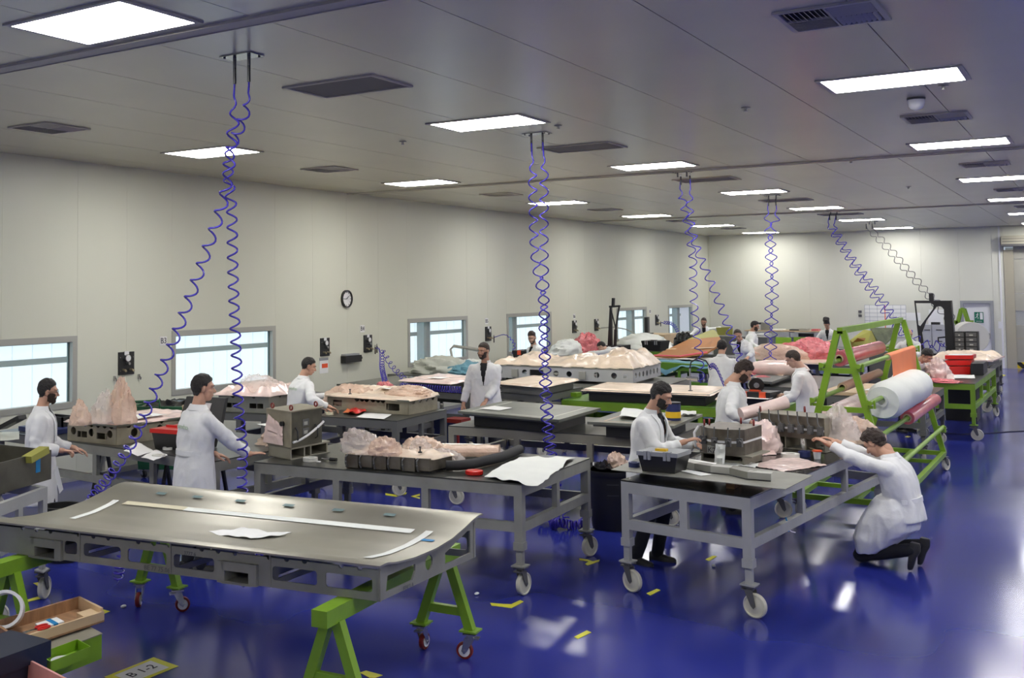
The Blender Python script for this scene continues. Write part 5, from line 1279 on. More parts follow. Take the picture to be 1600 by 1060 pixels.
sheet('white paper lying under the toolbox front on the steel sheet', [W(1062, 738, SHZ), W(1095, 746, SHZ), W(1112, 744, SHZ), W(1080, 737, SHZ)], SHZ + .006, amp=.003)
sheet('white papers behind the folded steel profile', [W(1058, 722, SHZ), W(1115, 731, SHZ), W(1120, 727, SHZ), W(1064, 718, SHZ)], SHZ + .008, amp=.01)
# round tool
q = W(1141, 726, .985); cc_ = Vector((-3.02, 10.78, 0))
t = thing('round_tool', 'dark curved steel tool with clamps and white seal in front of the two bearded men', 'tool', (cc_.x, cc_.y, .982))
def arc_body(cx, cy, r, a0, a1, z0, z1, th, n=16):
    mb = MB(); r0 = r - th; rings = []
    for k in range(n + 1):
        a = a0 + (a1 - a0) * k / n; c, s = math.cos(a), math.sin(a)
        rings.append([Vector((cx + c * r, cy + s * r, z0)), Vector((cx + c * r, cy + s * r, z1)), Vector((cx + c * r0, cy + s * r0, z1)), Vector((cx + c * r0, cy + s * r0, z0))])
    return mb.loft(rings)
Fq = Fr((-3.33, 10.60, 0), (-2.90, 10.54, 0), (-2.86, 11.0, 0))
za, zm, zc_ = 1.085, 1.20, 1.33
def bowfn(off, z_0, z_1):
    n = 14; rings = []
    for k in range(n + 1):
        a = k / n; bow = -.11 * (1 - (2 * a - 1) ** 2); p0 = Fq.p(Fq.L * a, bow - off, z_0); p1 = Fq.p(Fq.L * a, bow - off, z_1); p2 = Fq.p(Fq.L * a, Fq.D, z_1); p3 = Fq.p(Fq.L * a, Fq.D, z_0); rings.append([p0, p1, p2, p3])
    return MB().loft(rings)
part('lower_ring', bowfn(0, za, zm), 'rusty', t); part('upper_ring', bowfn(0, zm + .02, zc_), 'rusty', t)
part('white_seal', bowfn(.012, zm, zm + .02), 'white', t, 'white sealing bead')
mb = MB()
for u in (0, Fq.L * .48, Fq.L - .02): Fq.box(mb, u, u + .02, -.02, Fq.D, .984, za)
Fq.box(mb, 0, Fq.L, 0, .02, .984, za - .06); Fq.box(mb, 0, Fq.L, Fq.D - .02, Fq.D, .984, za); Fq.box(mb, 0, Fq.L + .08, -.04, Fq.D, za - .012, za)
part('base_frame', mb, 'gbrown', t, smooth=False)
for a in (.12, .42, .72, .93):
    bow = -.11 * (1 - (2 * a - 1) ** 2); u = Fq.L * a; mb = MB()
    mb.tube([Fq.p(u, bow - .015, zc_ + .02), Fq.p(u, bow - .03, zm + .05)], .007, 6); Fq.box(mb, u - .025, u + .025, bow - .04, bow, zm - .03, zm + .05); mb.cyl(Fq.p(u, bow - .05, zm + .01), Fq.p(u + .02, bow - .05, zm + .03), .014, 8); part('clamp', mb, 'darkframe', t)
for u, v in ((.03, .0), (Fq.L * .6, Fq.D * .8), (Fq.L - .02, .30), (.05, .08)): part('lifting_eye', MB().ring(Fq.p(u, v, zc_ + .035), (1, .4, 0), .032, .018, .014, 16), 'redwheel', t, 'rusty red lifting eye')
part('label_plate', Fq.box(MB(), Fq.L * .26, Fq.L * .42, -.136, -.128, za + .012, za + .085), 'alu', t); part('lettering', text('K2', .07, Fq.p(Fq.L * .27, -.140, za + .02), Fq.u, Z, .002), 'ink', t)
part('white_handle', MB().tube([Fq.p(-.02, -.02, za + .02), Fq.p(-.04, -.06, za + .05), Fq.p(-.05, -.06, zc_ - .06), Fq.p(-.02, -.02, zc_)], .012, 8), 'white', t)
part('hanging_rag', MB().grid(lambda a, b: Fq.p(Fq.L * .50 + .10 * a, -.185 - .03 * noise.noise(Vector((a * 4, b * 4, 1))) - .05 * (1 - b), .99 + (zm - .99) * b), 6, 10, .003), 'whitecloth', t, 'white rag hanging from the front clamp')
sheet('white crumpled rag with a green thread under the round tool', [W(1128, 728, .985), W(1180, 733, .985), W(1186, 727, .985), W(1140, 722, .985)], .983, 'whitecloth', .02, 'white_cloth', 'cloth', n=10, freq=12)
# long clamped tool
h0, h1 = W(1188, 690, 1.0), W(1296, 706, 1.0)
Lq = Fr((-3.15, 11.96, 0), (-2.44, 11.78, 0), (-2.36, 12.15, 0))
t = thing('long_clamp_tool', 'long dark steel tool with a row of clamps and white seal on the right bench', 'tool', (Lq.c.x, Lq.c.y, .982))
za, zm, zc_ = 1.11, 1.20, 1.335
part('lower_bar', Lq.box(MB(), 0, Lq.L, 0, Lq.D, za, zm - .004), 'rusty', t, smooth=False); part('upper_bar', Lq.box(MB(), 0, Lq.L, .012, Lq.D, zm + .016, zc_), 'rusty', t, smooth=False)
part('white_seal', Lq.box(MB(), 0, Lq.L, -.004, Lq.D + .004, zm - .004, zm + .016), 'white', t, 'white sealing bead')
part('top_plate', Lq.box(MB(), -.01, Lq.L * 1.0, 0, Lq.D, zc_, zc_ + .008), 'gbrown', t)
for k in range(7):
    u = .05 + (Lq.L - .1) * k / 6; mb = MB(); mb.tube([Lq.p(u - .02, -.01, zc_ + .05), Lq.p(u - .01, -.02, zm + .08), Lq.p(u + .03, -.035, zm + .03)], .008, 6); Lq.box(mb, u - .01, u + .045, -.04, 0, zm - .035, zm + .05); mb.cyl(Lq.p(u + .02, -.045, zm - .02), Lq.p(u + .02, -.06, zm - .02), .016, 8); part('clamp', mb, 'darkframe', t)
mb = MB()
for u in (0, Lq.L * .28, Lq.L * .40, Lq.L * .70, Lq.L - .02): Lq.box(mb, u, u + .016, .02, Lq.D - .02, .984, za)
Lq.box(mb, 0, Lq.L, .03, Lq.D - .03, .984, .994); part('base_frame', mb, 'gbrown', t, smooth=False)
for u, v in ((.02, .03), (.04, Lq.D - .04), (Lq.L * .5, Lq.D - .03)): part('lifting_eye', MB().ring(Lq.p(u, v, zc_ + .04), (1, .4, 0), .032, .018, .014, 16), 'redwheel', t, 'rusty red lifting eye')
part('end_face', Lq.box(MB(), Lq.L, Lq.L + .01, 0, Lq.D, za - .005, zc_), 'beige', t)
crumple('crumpled clear peach film at the right end of the long clamped tool', (-2.32, 11.98, 1.12), .20, .16, .30, 'filmclear', 71, peaks=1.2)
crumple('shiny peach film behind the kneeling man', (-2.28, 12.55, 1.02), .30, .2, .26, 'film', 73)
crumple('roll of pink cloth and film between the two clamped tools', (-3.02, 11.55, .984), .20, .32, .32, 'filmpale', 77)
mb = MB().cyl((-3.35, 12.05, 1.30), (-2.95, 12.4, 1.42), .07, 14); solo('pink_roll', mb, 'filmpale', 'pale pink roll leaning behind the round tool', 'roll')
solo('dark_tray', MB().aabb(-2.75, -2.2, 12.35, 12.8, .984, 1.02), 'gbrown', 'grey brown plate at the far right corner of the right bench', 'plate')
q = onE(1235, 715); solo('tape_roll', MB().ring((q.x, q.y, 1.002), Z, .088, .045, .038, 26), 'concretewhite', 'large white tape roll on the right bench', 'tape')
q = onE(1257, 714); solo('tape_roll', MB().ring((q.x, q.y, 1.010), Z, .058, .035, .055, 24), 'navy', 'dark blue tape roll beside the large white one', 'tape')
q = onE(1277, 718); t = thing('plastic_cup', 'small white cup with a red lid near the kneeling man', 'cup', (q.x, q.y, .983)); part('cup', MB().lathe([(.030, 0), (.038, .075)], (q.x, q.y, .983), 18), 'white', t); part('lid', MB().cyl((q.x, q.y, 1.058), (q.x, q.y, 1.07), .046, 18), 'redorange', t)
a = onE(1262, 704); mb = MB().tube([a + Z * .10, a + Z * .03, a + Vector((.05, -.06, .03)), a + Vector((.12, -.12, .02))], .010, 6); solo('hand_clamp', mb, 'brass', 'small metal clamp standing behind the blue tape roll', 'clamp')
cs5 = [onE(1172, 728), onE(1225, 738), onE(1292, 728), onE(1235, 713)]
solo('film_sheet', MB().grid(lambda a, b: ((cs5[0] * (1 - a) + cs5[1] * a) * (1 - b) + (cs5[3] * (1 - a) + cs5[2] * a) * b) + Z * (.004 + .016 * abs(noise.noise(Vector((a * 7, b * 7, 3))))), 24, 24, .002), 'filmpale', 'glossy pinkish film sheet spread on the right bench', 'plastic film')
# dustbin
q = W(950, 828, 0); t = thing('waste_bin', 'tall black round waste bin with a black liner between the two front benches', 'bin', (q.x, q.y + .2, 0)); c = (q.x, q.y + .10, 0)
part('body', MB().lathe([(.20, 0), (.21, .02), (.255, .60), (.275, .60), (.285, .63), (.285, .66), (.25, .66), (.20, .05)], c, 32), 'black', t)
part('liner', MB().grid(lambda a, b: Vector((c[0], c[1], 0)) + Vector((math.cos(2 * PI * a), math.sin(2 * PI * a), 0)) * (.29 * (1 - b * .95)) + Z * (.655 + .10 * (b < .95) * abs(noise.noise(Vector((math.cos(2 * PI * a) * 2, math.sin(2 * PI * a) * 2, b * 3)))) + .03 * b), 30, 10), 'blackgloss', t, 'black liner')
mb = MB(); ang_ = math.atan2(-c[1], -c[0]) + .1
for z_0, z_1, hw in ((.40, .52, .26),):
    for k in range(8):
        a0 = ang_ - hw + 2 * hw * k / 8; a1 = a0 + hw / 4; rr = lambda z: .2115 + (z - .02) * .0775 + .001
        for zz in (z_0, z_1): mb.add([(c[0] + rr(z) * math.cos(a), c[1] + rr(z) * math.sin(a), z) for a in (a0, a1) for z in (zz, zz + .004)], [(0, 2, 3, 1)])
part('emblem_outline', mb, 'inkgrey', t)
crumple('peach film sticking out of the black waste bin', (c[0] + .08, c[1] + .05, .68), .13, .12, .16, 'film', 79)
# ---------------------------------------------------------------- green low bench with long slab
Kf = Fr((-7.42, 16.35, 0), (-4.05, 16.45, 0), (-4.1, 17.85, 0))
table('long green steel bench in the middle carrying cream covered flat molds', Kf, .86, 'green', top='greendark', posts=(2, 1), seed=41, rail=.13, low=.2)
mk_ = Fr((-7.05, 16.35, 0), (-5.05, 16.52, 0), (-5.2, 17.85, 0))
plate_mold('long flat mold under smooth cream film on the green bench', mk_, 1.05, .863, seed=3, tape=False, base='black', film='filmcream', m='moldside', inset=.08)
mk2 = Fr((-4.95, 16.5, 0), (-4.05, 16.55, 0), (-4.2, 17.7, 0)); plate_mold('shorter cream covered mold behind the red latched toolbox', mk2, 1.0, .863, seed=5, tape=False, film='filmcream', m='moldside', inset=.06)
q = W(889, 619, .87); solo('green_part', MB().aabb(q.x - .16, q.x + .16, q.y - .05, q.y + .15, .863, .93), 'green', 'small light green box on the left end of the green bench', 'box')
q0 = W(1147, 637, .9); q1 = W(1203, 640, .9)
toolbox('black toolbox with two orange latches on the green bench', Fr(q0, q1, q1 + Vector((.05, .40, 0))), .90, .24, latch='redorange', handle='redorange')
q = W(1209, 608, 1.1); t = thing('air_gun', 'black round air tool standing behind the orange latched toolbox', 'tool', (-4.45, 16.9, 1.0)); part('drum', MB().cyl((-4.42, 16.7, 1.22), (-4.36, 16.55, 1.22), .11, 20), 'blackgloss', t); part('hub', MB().cyl((-4.36, 16.55, 1.22), (-4.355, 16.53, 1.22), .04, 14), 'chrome', t); part('stand', MB().box((-4.42, 16.75, 1.08), (.08, .08, .17)), 'black', t)
# ---------------------------------------------------------------- bench with film mold (grey, centre)
Mf = Fr((-9.3, 15.65, 0), (-7.8, 15.75, 0), (-7.75, 17.55, 0)) 
Mf = Fr((-8.40, 15.95, 0), (-7.45, 15.75, 0), (-7.5, 17.4, 0))
table('grey bench right of the standing bearded man', Mf, .98, 'gpaintdark', posts=(0, 1), seed=43)
mm = Fr((-8.35, 15.85, 0), (-7.40, 15.60, 0), (-7.45, 17.1, 0))
plate_mold('small film covered mold right of the standing bearded man', mm, 1.14, .982, seed=7, tape=False, film='filmcream', base='gpaintdark', inset=.07, m='moldside')
# ---------------------------------------------------------------- long white hole plate mold
Nf = Fr((-9.6, 18.02, 0), (-6.35, 18.1, 0), (-6.5, 20.15, 0))
table('long grey bench under the white mold with round holes', Nf, .98, 'gpaint', posts=(2, 1), seed=47)
mn = Fr((-9.55, 18.05, 0), (-6.88, 18.15, 0), (-7.02, 19.95, 0)); z0, z1 = 1.02, 1.27
L = mn.L; hc = (z1 - z0 - .02) / 2
fh = [circ(L - x, hc, .052) for x in (.34, .66, 1.18, 1.43, 2.05, 2.55)] + [rrect(L - 1.95, L - 1.68, hc - .055, hc + .055, .01), rrect(L - .17, L - .11, hc - .03, hc + .03, .004)]
sh_ = [circ(.16 + .235 * k, hc, .052) for k in range(7)]
t = hollow_mold('long pale grey mold with rows of round holes under a billowing cream film', mn, z0, z1, 'greymold', (0, 0), fh, sh_, over=.02)
mb = MB()
for u, v in ((.1, .1), (mn.L - .2, .1), (.1, mn.D - .2), (mn.L - .2, mn.D - .2)): mn.box(mb, u, u + .1, v, v + .1, .984, z0 + .002)
part('foot', mb, 'greymold', t)
for u in (L - .98, L - 2.3):
    mb = MB(); mn.box(mb, u, u + .12, -.05, 0, z0 + .03, z0 + .17); part('connector_box', mb, 'alu', t)
part('film', film_grid(mn, z1 + .001, .22, n=70, seed=51, inset=-.02, freq=2.3, ridge=False, bias=lambda a, b: .45 + .9 * math.exp(-((a - .86) ** 2) * 40) + .55 * math.exp(-((a - .62) ** 2) * 60) + .4 * (a < .25)), 'filmcream', t, 'cream film billowing over the mold', )
# ================================================================ roll rack, far benches, hoses, foreground corner
def roll(label, c0, c1, r, m, ri=.04, name='material_roll', group=None, th=None):
    c0, c1 = Vector(c0), Vector(c1); t = thing(name, label, 'roll', tuple((c0 + c1) / 2)); a = (c1 - c0).normalized(); Lr = (c1 - c0).length
    u = a.orthogonal().normalized(); v = a.cross(u); n = 30; rings = []
    mb = MB()
    prof_ = [(ri, 0), (r * .97, 0), (r, .01), (r, Lr - .01), (r * .97, Lr), (ri, Lr)]
    vs = []
    for rr, h in prof_:
        for k in range(n): q = 2 * PI * k / n; vs.append(c0 + a * h + (u * math.cos(q) + v * math.sin(q)) * rr)
    m_ = len(prof_); fs = [(i * n + k, i * n + (k + 1) % n, ((i + 1) % m_) * n + (k + 1) % n, ((i + 1) % m_) * n + k) for i in range(m_) for k in range(n)]
    part('wound_sheet', mb.add(vs, fs), m, t); 
    part('core', MB().ring(c0 + a * .01, a, ri + .012, ri - .006, .04, 20), 'plywood', t)
    return t
t = thing('roll_rack', 'tall green A-frame rack on casters carrying rolls of pink, orange and white material', 'rack', (-2.55, 15.5, 0))
RXc, yN, yFr, zb, zt_ = -2.55, 13.3, 17.7, .25, 2.18; hw = .51
for y in (yN, yFr):
    for s in (-1, 1): part('frame_leg', MB().beam((RXc + s * .03, y, zt_), (RXc + s * hw, y, zb), .07, .06, up=(0, 1, 0)), 'green', t, smooth=False)
    for z in (1.72, 1.28) if y == yN else (1.72, 1.28, .9):
        f = (zt_ - z) / (zt_ - zb); part('cross_bar', MB().beam((RXc - hw * f, y, z), (RXc + hw * f, y, z), .05, .06), 'green', t, smooth=False)
    part('base_bar', MB().beam((RXc - hw - .06, y, zb), (RXc + hw + .02, y, zb), .06, .06), 'green', t, smooth=False)
part('ridge_bar', MB().beam((RXc, yN - .03, zt_), (RXc, yFr + .03, zt_), .06, .07), 'green', t, smooth=False)
for s in (-1, 1): part('base_rail', MB().beam((RXc + s * hw, yN, zb), (RXc + s * hw, yFr, zb), .06, .06), 'green', t, smooth=False)
part('base_rail', MB().beam((RXc + .1, yN, zb), (RXc + .1, yFr, zb), .05, .05), 'green', t, smooth=False)
for y in (yN + .9, yFr - .9): part('base_bar', MB().beam((RXc - hw, y, zb), (RXc + hw, y, zb), .05, .05), 'green', t, smooth=False)
rods = []
for s, zs in ((1, (1.78, 1.37, 1.01, .62)), (-1, (1.78, 1.37, 1.0))):
    for z in zs:
        f = (zt_ - z) / (zt_ - zb); x = RXc + s * (hw * f + .09); rods.append((s, z, x))
        for y in (yN, yFr):
            mb = MB(); mb.box((x - s * .03, y, z - .05), (.09, .05, .03)); mb.box((x + s * .035, y, z - .02), (.02, .05, .09)); mb.box((x - s * .04, y, z - .01), (.02, .05, .07)); part('bracket', mb, 'green', t, smooth=False)
        part('rod', MB().cyl((x, yN - .10, z), (x, yFr + .10, z), .027, 12), 'green', t)
for x, y in ((RXc - hw, yN), (RXc + hw, yN + .15), (RXc - hw, yFr), (RXc + hw, yFr)): caster(t, x, y, zb - .03, r=.09, ang=1.2)
R = {(s, z): x for s, z, x in rods}
x = R[(1, 1.78)]; roll('small roll of bright orange felt with a hanging end on the upper right rod', (x, 15.15, 1.78), (x, 17.3, 1.78), .045, 'orange', .03)
solo('orange_flap', MB().grid(lambda a, b: Vector((x + .045 + .012 * math.sin(a * 9) * b, 15.2 + 2.1 * a + .10 * b * (1 - a) , 1.80 - (.46 - .12 * a) * b)), 24, 8, .004), 'orange', 'bright orange felt hanging down from the upper right rod', 'felt')
x = R[(-1, 1.78)] + .0; roll('pink film roll on the upper left rod of the green rack', (x, 14.2, 1.80), (x, 17.0, 1.80), .095, 'pinkroll')
x = R[(1, 1.37)]
c0, c1 = Vector((x, 14.0, 1.33)), Vector((x, 16.9, 1.33)); tt = thing('cloth_roll', 'thick white cloth roll on the middle right rod of the green rack', 'roll', tuple((c0 + c1) / 2))
mb = MB(); rings = []
for k in range(25):
    a = k / 24; rr = .225 * (1 if a > .06 else .82 + 3 * a) * (1 - .55 * max(0, (a - .93) / .07) ** 2); rings.append([c0.lerp(c1, a) + X * math.cos(q) * rr * (1 + .08 * noise.noise(Vector((a * 5, math.cos(q), math.sin(q))))) + Z * (math.sin(q) * rr * (1 + .06 * noise.noise(Vector((a * 4, q, 3)))) - .02) for q in [2 * PI * i / 32 for i in range(32)]])
part('wound_cloth', mb.loft(rings), 'whitecloth', tt)
part('core', MB().ring(c0 - Y * .03, Y, .07, .045, .05, 20), 'white', tt)
x = R[(1, 1.01)]; roll('glossy red pink film roll on the lower right rod of the green rack', (x, 15.2, 1.01), (x, 17.85, 1.01), .085, 'pinkroll')
x = R[(-1, 1.37)]; roll('thin brown kraft paper roll on the middle left rod of the green rack', (x, 14.9, 1.39), (x, 17.6, 1.39), .06, 'kraft')
x = R[(-1, 1.0)]; roll('wide pale pink film roll on the lower left rod of the green rack', (x, 13.6, 1.0), (x, 16.8, 1.0), .16, 'filmpale')
# ---------------------------------------------------------------- benches right of centre
R1 = Fr((-5.15, 19.75, 0), (-3.85, 19.75, 0), (-3.85, 22.6, 0)); table('dark bench behind the man with papers, with pink and cream sheets', R1, .92, 'gpaintdark', posts=(1, 1), seed=61)
def slab(label, pts, z, th, m, name='ply_plate', cat='plate', under=None):
    t = thing(name, label, cat, (sum(p[0] for p in pts) / len(pts), sum(p[1] for p in pts) / len(pts), z))
    part('sheet', MB().prism([(p[0], p[1], z) for p in pts], (0, 0, th)), m, t, smooth=False)
    return t
pts = [W(1158, 594, 1.02), W(1206, 597, 1.02), W(1245, 583, 1.02), W(1185, 578, 1.02), W(1160, 582, 1.02)]
t = slab('large flat black edged mold plate with cream and pink pieces at the middle benches', pts, .98, .04, 'gpaintdark')
part('cream_ply', MB().prism([W(1184, 580, 1.022), W(1222, 588, 1.022), W(1240, 580, 1.022), W(1200, 577, 1.022)], (0, 0, .005)), 'filmcream', t, 'cream sheet'); part('pink_ply', MB().prism([W(1162, 586, 1.022), W(1180, 586, 1.022), W(1186, 581, 1.022), W(1170, 579, 1.022)], (0, 0, .006)), 'pink', t, 'bright pink piece'); part('pink_ply', MB().prism([W(1178, 590, 1.022), W(1204, 590, 1.022), W(1194, 586.5, 1.022), W(1186, 587, 1.022)], (0, 0, .006)), 'pinkroll', t, 'rose piece')
solo('mold_foot', MB().prism([Vector((p[0], p[1], .922)) for p in [pts[0].lerp(pts[2], .12), pts[1].lerp(pts[3], .12), pts[2].lerp(pts[0], .12), pts[3].lerp(pts[1], .12)]], (0, 0, .057)), 'black', 'black base under the pink and cream plate', 'base')
q = W(1222, 579, 1.1)
Q0, Q1 = W(1166, 577, 1.10), W(1276, 577, 1.10); Q1 = Vector((Q1.x, Q0.y + .1, 1.10)); Q0 = Vector((Q0.x, Q0.y, 1.10))
t = thing('film_roll', 'long pale pink shiny film bundle stretched between the balding man and the man with papers', 'plastic film', tuple((Q0 + Q1) / 2))
rings = []
for k in range(19):
    a = k / 18; rr = .17 * (math.sin(PI * min(1, max(.02, a * 1.02))) ** .35) ; rings.append([Q0.lerp(Q1, a) + Y * math.cos(s) * rr * 1.5 + Z * (math.sin(s) * rr * (1 + .15 * noise.noise(Vector((a * 7, s, 4)))) + .02) for s in [2 * PI * i / 18 for i in range(18)]])
part('film', MB().loft(rings), 'filmpale', t)
R2 = Fr((-4.0, 18.9, 0), (-3.3, 18.9, 0), (-3.3, 20.5, 0))
tb_ = Fr((-3.75, 18.35, 0), (-2.35, 18.35, 0), (-2.35, 20.7, 0)); table('bench behind the green rack with a brown board on it', tb_, .95, 'gpaintdark', posts=(1, 1), seed=63)
slab('brown cork coloured board with white papers seen through the green rack', [tb_.p(-.1, .05, 0), tb_.p(1.3, .05, 0), tb_.p(1.3, 1.9, 0), tb_.p(-.05, 1.9, 0)], .955, .05, 'plywood', 'brown_board', 'board')
sheet('white paper on the brown board behind the green rack', [tb_.p(.45, .5, 0), tb_.p(.95, .45, 0), tb_.p(1.0, .9, 0), tb_.p(.5, .95, 0)], 1.006, amp=.004)
# next layer
R3 = Fr((-6.1, 25.3, 0), (-4.6, 25.3, 0), (-4.6, 27.4, 0)); table('dark bench with peach and red film bundles in the middle distance', R3, .95, 'gpaintdark', posts=(1, 1), seed=67)
t = slab('thin dark plate jutting out under the peach film bundle', [W(1196, 565, 1.0), W(1275, 559, 1.0), W(1255, 555, 1.0), W(1200, 558, 1.0)], .97, .025, 'gpaintdark')
crumple('orange peach film bundle in front of the far green chairs', tuple(W(1213, 562, .99)), .85, .4, .42, 'film', 81, peaks=.4)
crumple('heap of crumpled red pink film left of the topknot man', tuple(W(1253, 562, .985)), .75, .45, .42, 'filmpink', 83)
crumple('second heap of crumpled red pink film below the topknot man', tuple(W(1275, 556, .99)), .55, .5, .42, 'filmpink', 85)
slab('cream sheet on the bench below the topknot man', [W(1232, 568, 1.0), W(1298, 569, 1.0), W(1300, 558, 1.0), W(1270, 558, 1.0)], .985, .03, 'filmcream')
solo('red_tray', MB().prism([W(1243, 560, .99), W(1256, 560, .99), W(1256, 556, .99), W(1243, 556, .99)], (0, 0, .12)), 'red', 'small red tray beside the red film heaps', 'tray')
# olive and orange panels behind rack
def poly3(label, pts, th, m, name, cat, sub=None):
    t = thing(name, label, cat, tuple(pts[0])); n_ = (Vector(pts[1]) - Vector(pts[0])).cross(Vector(pts[2]) - Vector(pts[0])).normalized() * th
    part('panel_skin', MB().prism(pts, n_), m, t, smooth=False)
    for nm, pp_, mm_, lb in (sub or []): part(nm, MB().prism([Vector(p) - n_ * .2 for p in pp_], -n_ * .4), mm_, t, lb, smooth=False)
    return t
yA, yB = 26.6, 27.3
P_ = lambda px, py, y: WY(px, py, y)
t = poly3('olive edged orange composite panel standing behind the green rack', [P_(1324, 548, yA), P_(1352, 549, yA), P_(1369, 534, yB), P_(1362, 519, yB), P_(1350, 517, yB), P_(1328, 534, yA)], .03, 'olive', 'composite_panel', 'panel',
     [('orange_core', [P_(1328, 539, yA - .03), P_(1364, 539, yB - .05), P_(1352, 548, yA - .03), P_(1326, 547, yA - .03)], 'brownboard', 'orange brown core'), ('orange_core', [P_(1329, 538, yA - .03), P_(1366, 538, yB - .05), P_(1362, 528, yB - .05), P_(1340, 528, yA - .03)], 'brownboard', 'orange brown core')])
solo('panel_stand', MB().aabb(-4.5, -3.85, 26.55, 27.3, .0, P_(1340, 549, yA).z), 'gpaintdark', 'dark stand under the olive and orange panel', 'stand')
poly3('olive woven composite part leaning between the rack legs', [P_(1368, 545, yB), P_(1378, 545, yB), P_(1403, 520, yB + .6), P_(1398, 514, yB + .6), P_(1360, 514, yB + .2), P_(1368, 528, yB)], .03, 'oliveweave', 'woven_part', 'part of a shell')
# green bench at right
T13 = Fr((-2.85, 21.25, 0), (-1.95, 21.36, 0), (-1.94, 25.45, 0))
table('green steel bench on casters at the right with red toolbox and film bundle', T13, .98, 'green', top='tabletop', posts=(1, 2), seed=71, wang=[.2, .1, 1.8, 1.2])
tg = Fr(W(1478, 584, 1.0), W(1516, 584, 1.0), W(1516, 584, 1.0) + Vector((0, .9, 0)))
t = thing('red_toolbox', 'bright red cantilever toolbox with open trays on the green bench', 'toolbox', (tg.c.x, tg.c.y, .982)); part('body', tg.box(MB(), 0, tg.L, 0, tg.D * .5, .983, 1.13), 'red', t); part('tray', tg.box(MB(), -.02, tg.L + .02, tg.D * .1, tg.D * .7, 1.15, 1.24), 'red', t); part('tray', tg.box(MB(), -.04, tg.L + .04, tg.D * .3, tg.D * .9, 1.26, 1.33), 'red', t)
part('tray_lining', tg.box(MB(), 0, tg.L, tg.D * .35, tg.D * .85, 1.33, 1.335), 'paper', t)
tg = Fr(W(1517, 585, 1.0), W(1537, 585, 1.0), W(1537, 585, 1.0) + Vector((0, .8, 0))); solo('black_box', tg.box(MB(), 0, tg.L, 0, tg.D, .983, 1.20), 'black', 'black box right of the red toolbox', 'box')
crumple('spiky pale pink film bundle left of the red toolbox', tuple(W(1468, 592, 1.0)), .23, .28, .36, 'filmpale', 87, peaks=1.1)
crumple('flat pink film under the spiky bundle', tuple(W(1470, 597, .985)), .35, .25, .06, 'filmpink', 89)
sheet('white papers on the right end of the green bench', [W(1484, 592, .985), W(1524, 592, .985), W(1522, 587, .985), W(1486, 586, .985)], .983, amp=.01)
FB = Fr(W(1468, 567, 1.12), W(1545, 568, 1.12), W(1562, 556, 1.12)); FB = Fr((-3.35, 26.2, 0), (-2.1, 26.2, 0), (-2.1, 28.4, 0))
table('bench behind the green one at right', FB, .95, 'gpaintdark', posts=(1, 1), seed=73)
t = thing('film_board', 'long pale board covered in peach film above the red toolbox', 'board', (-2.7, 27, .955)); bq = Fr((-3.3, 26.3, 0), (-2.05, 26.3, 0), (-1.95, 28.1, 0)); part('board', bq.box(MB(), 0, bq.L, 0, bq.D, 1.06, 1.09), 'filmpale', t); part('support', bq.box(MB(), .1, .2, .1, bq.D - .1, .952, 1.06), 'gpaintdark', t); part('support', bq.box(MB(), bq.L - .2, bq.L - .1, .1, bq.D - .1, .952, 1.06), 'gpaintdark', t)
part('film', film_grid(bq, 1.09, .12, n=24, seed=91, inset=.05, freq=2.5), 'filmcream', t)
# black triangular holder frames
Wb = Fr((-3.95, 29.1, 0), (-2.2, 29.1, 0), (-2.2, 30.7, 0)); table('dark bench under the big black frame', Wb, .84, 'gpaintdark', posts=(1, 1), seed=75, low=.16)
yK = 29.5; S = lambda px, py: (WY(px, py, yK).x, WY(px, py, yK).z)
outer = [S(1428.5, 470), S(1484, 470), S(1489, 520), S(1494, 562), S(1440, 562), S(1438, 555), S(1434, 520)][::-1]
h1 = [S(1431, 474), S(1455, 474), S(1459, 477), S(1458, 483), S(1441, 506), S(1438, 510), S(1435, 508)]
h2 = [S(1462, 482), S(1466, 478), S(1474, 478), S(1476, 484), S(1478, 545), S(1446, 545), S(1441, 540), S(1441, 514), S(1449, 500)]
h2 = [S(1464, 479), S(1471, 479), S(1475, 484), S(1478, 552), S(1446, 553), S(1441, 520), S(1448, 501)]
t = thing('holding_frame', 'large black triangular holding frame standing in front of the grey cabinets', 'frame', (S(1461, 562)[0], yK, S(1461, 562)[1]))
part('web', plate2d([(a, b) for a, b in outer], [h1, h2], .05, (0, yK, 0), X, Z), 'black', t, smooth=False)
part('top_lug', MB().prism([Vector((S(1452, 471)[0], yK - .04, S(1452, 471)[1])), Vector((S(1459, 471)[0], yK - .04, S(1459, 471)[1])), Vector((S(1458, 459)[0], yK - .04, S(1458, 459)[1])), Vector((S(1451.5, 459)[0], yK - .04, S(1451.5, 459)[1]))], (0, .08, 0)), 'black', t)
part('side_flange', MB().beam((S(1490, 470)[0] - .08, yK + .15, S(1490, 470)[1]), (S(1494, 562)[0] - .02, yK + .15, S(1494, 562)[1]), .04, .3), 'black', t)
part('base', MB().aabb(S(1436, 560)[0], S(1498, 560)[0], yK - .1, yK + .6, .842, S(1461, 556)[1]), 'black', t)
part('small_bracket', MB().tube([(S(1478, 527)[0], yK, S(1478, 527)[1]), (S(1466, 528)[0], yK, S(1466, 528)[1]), (S(1466, 536)[0], yK, S(1466, 536)[1])], .02, 6), 'black', t)
yK2 = 27.0; x0 = WY(958, 540, yK2).x
t = thing('holding_frame', 'tall narrow black frame standing in front of the fifth window', 'frame', (x0, yK2, .96))
def S2(px, py, dy=0): return WY(px, py, yK2 + dy)
part('upright', MB().prism([S2(949, 545), S2(956, 545), S2(955, 479), S2(952.5, 479)], (0, .08, 0)), 'black', t); part('top_bar', MB().beam(S2(952, 479.5), S2(969, 478.5), .05, .05), 'black', t); part('lug', MB().beam(S2(958, 478), S2(958.5, 466), .06, .09), 'black', t)
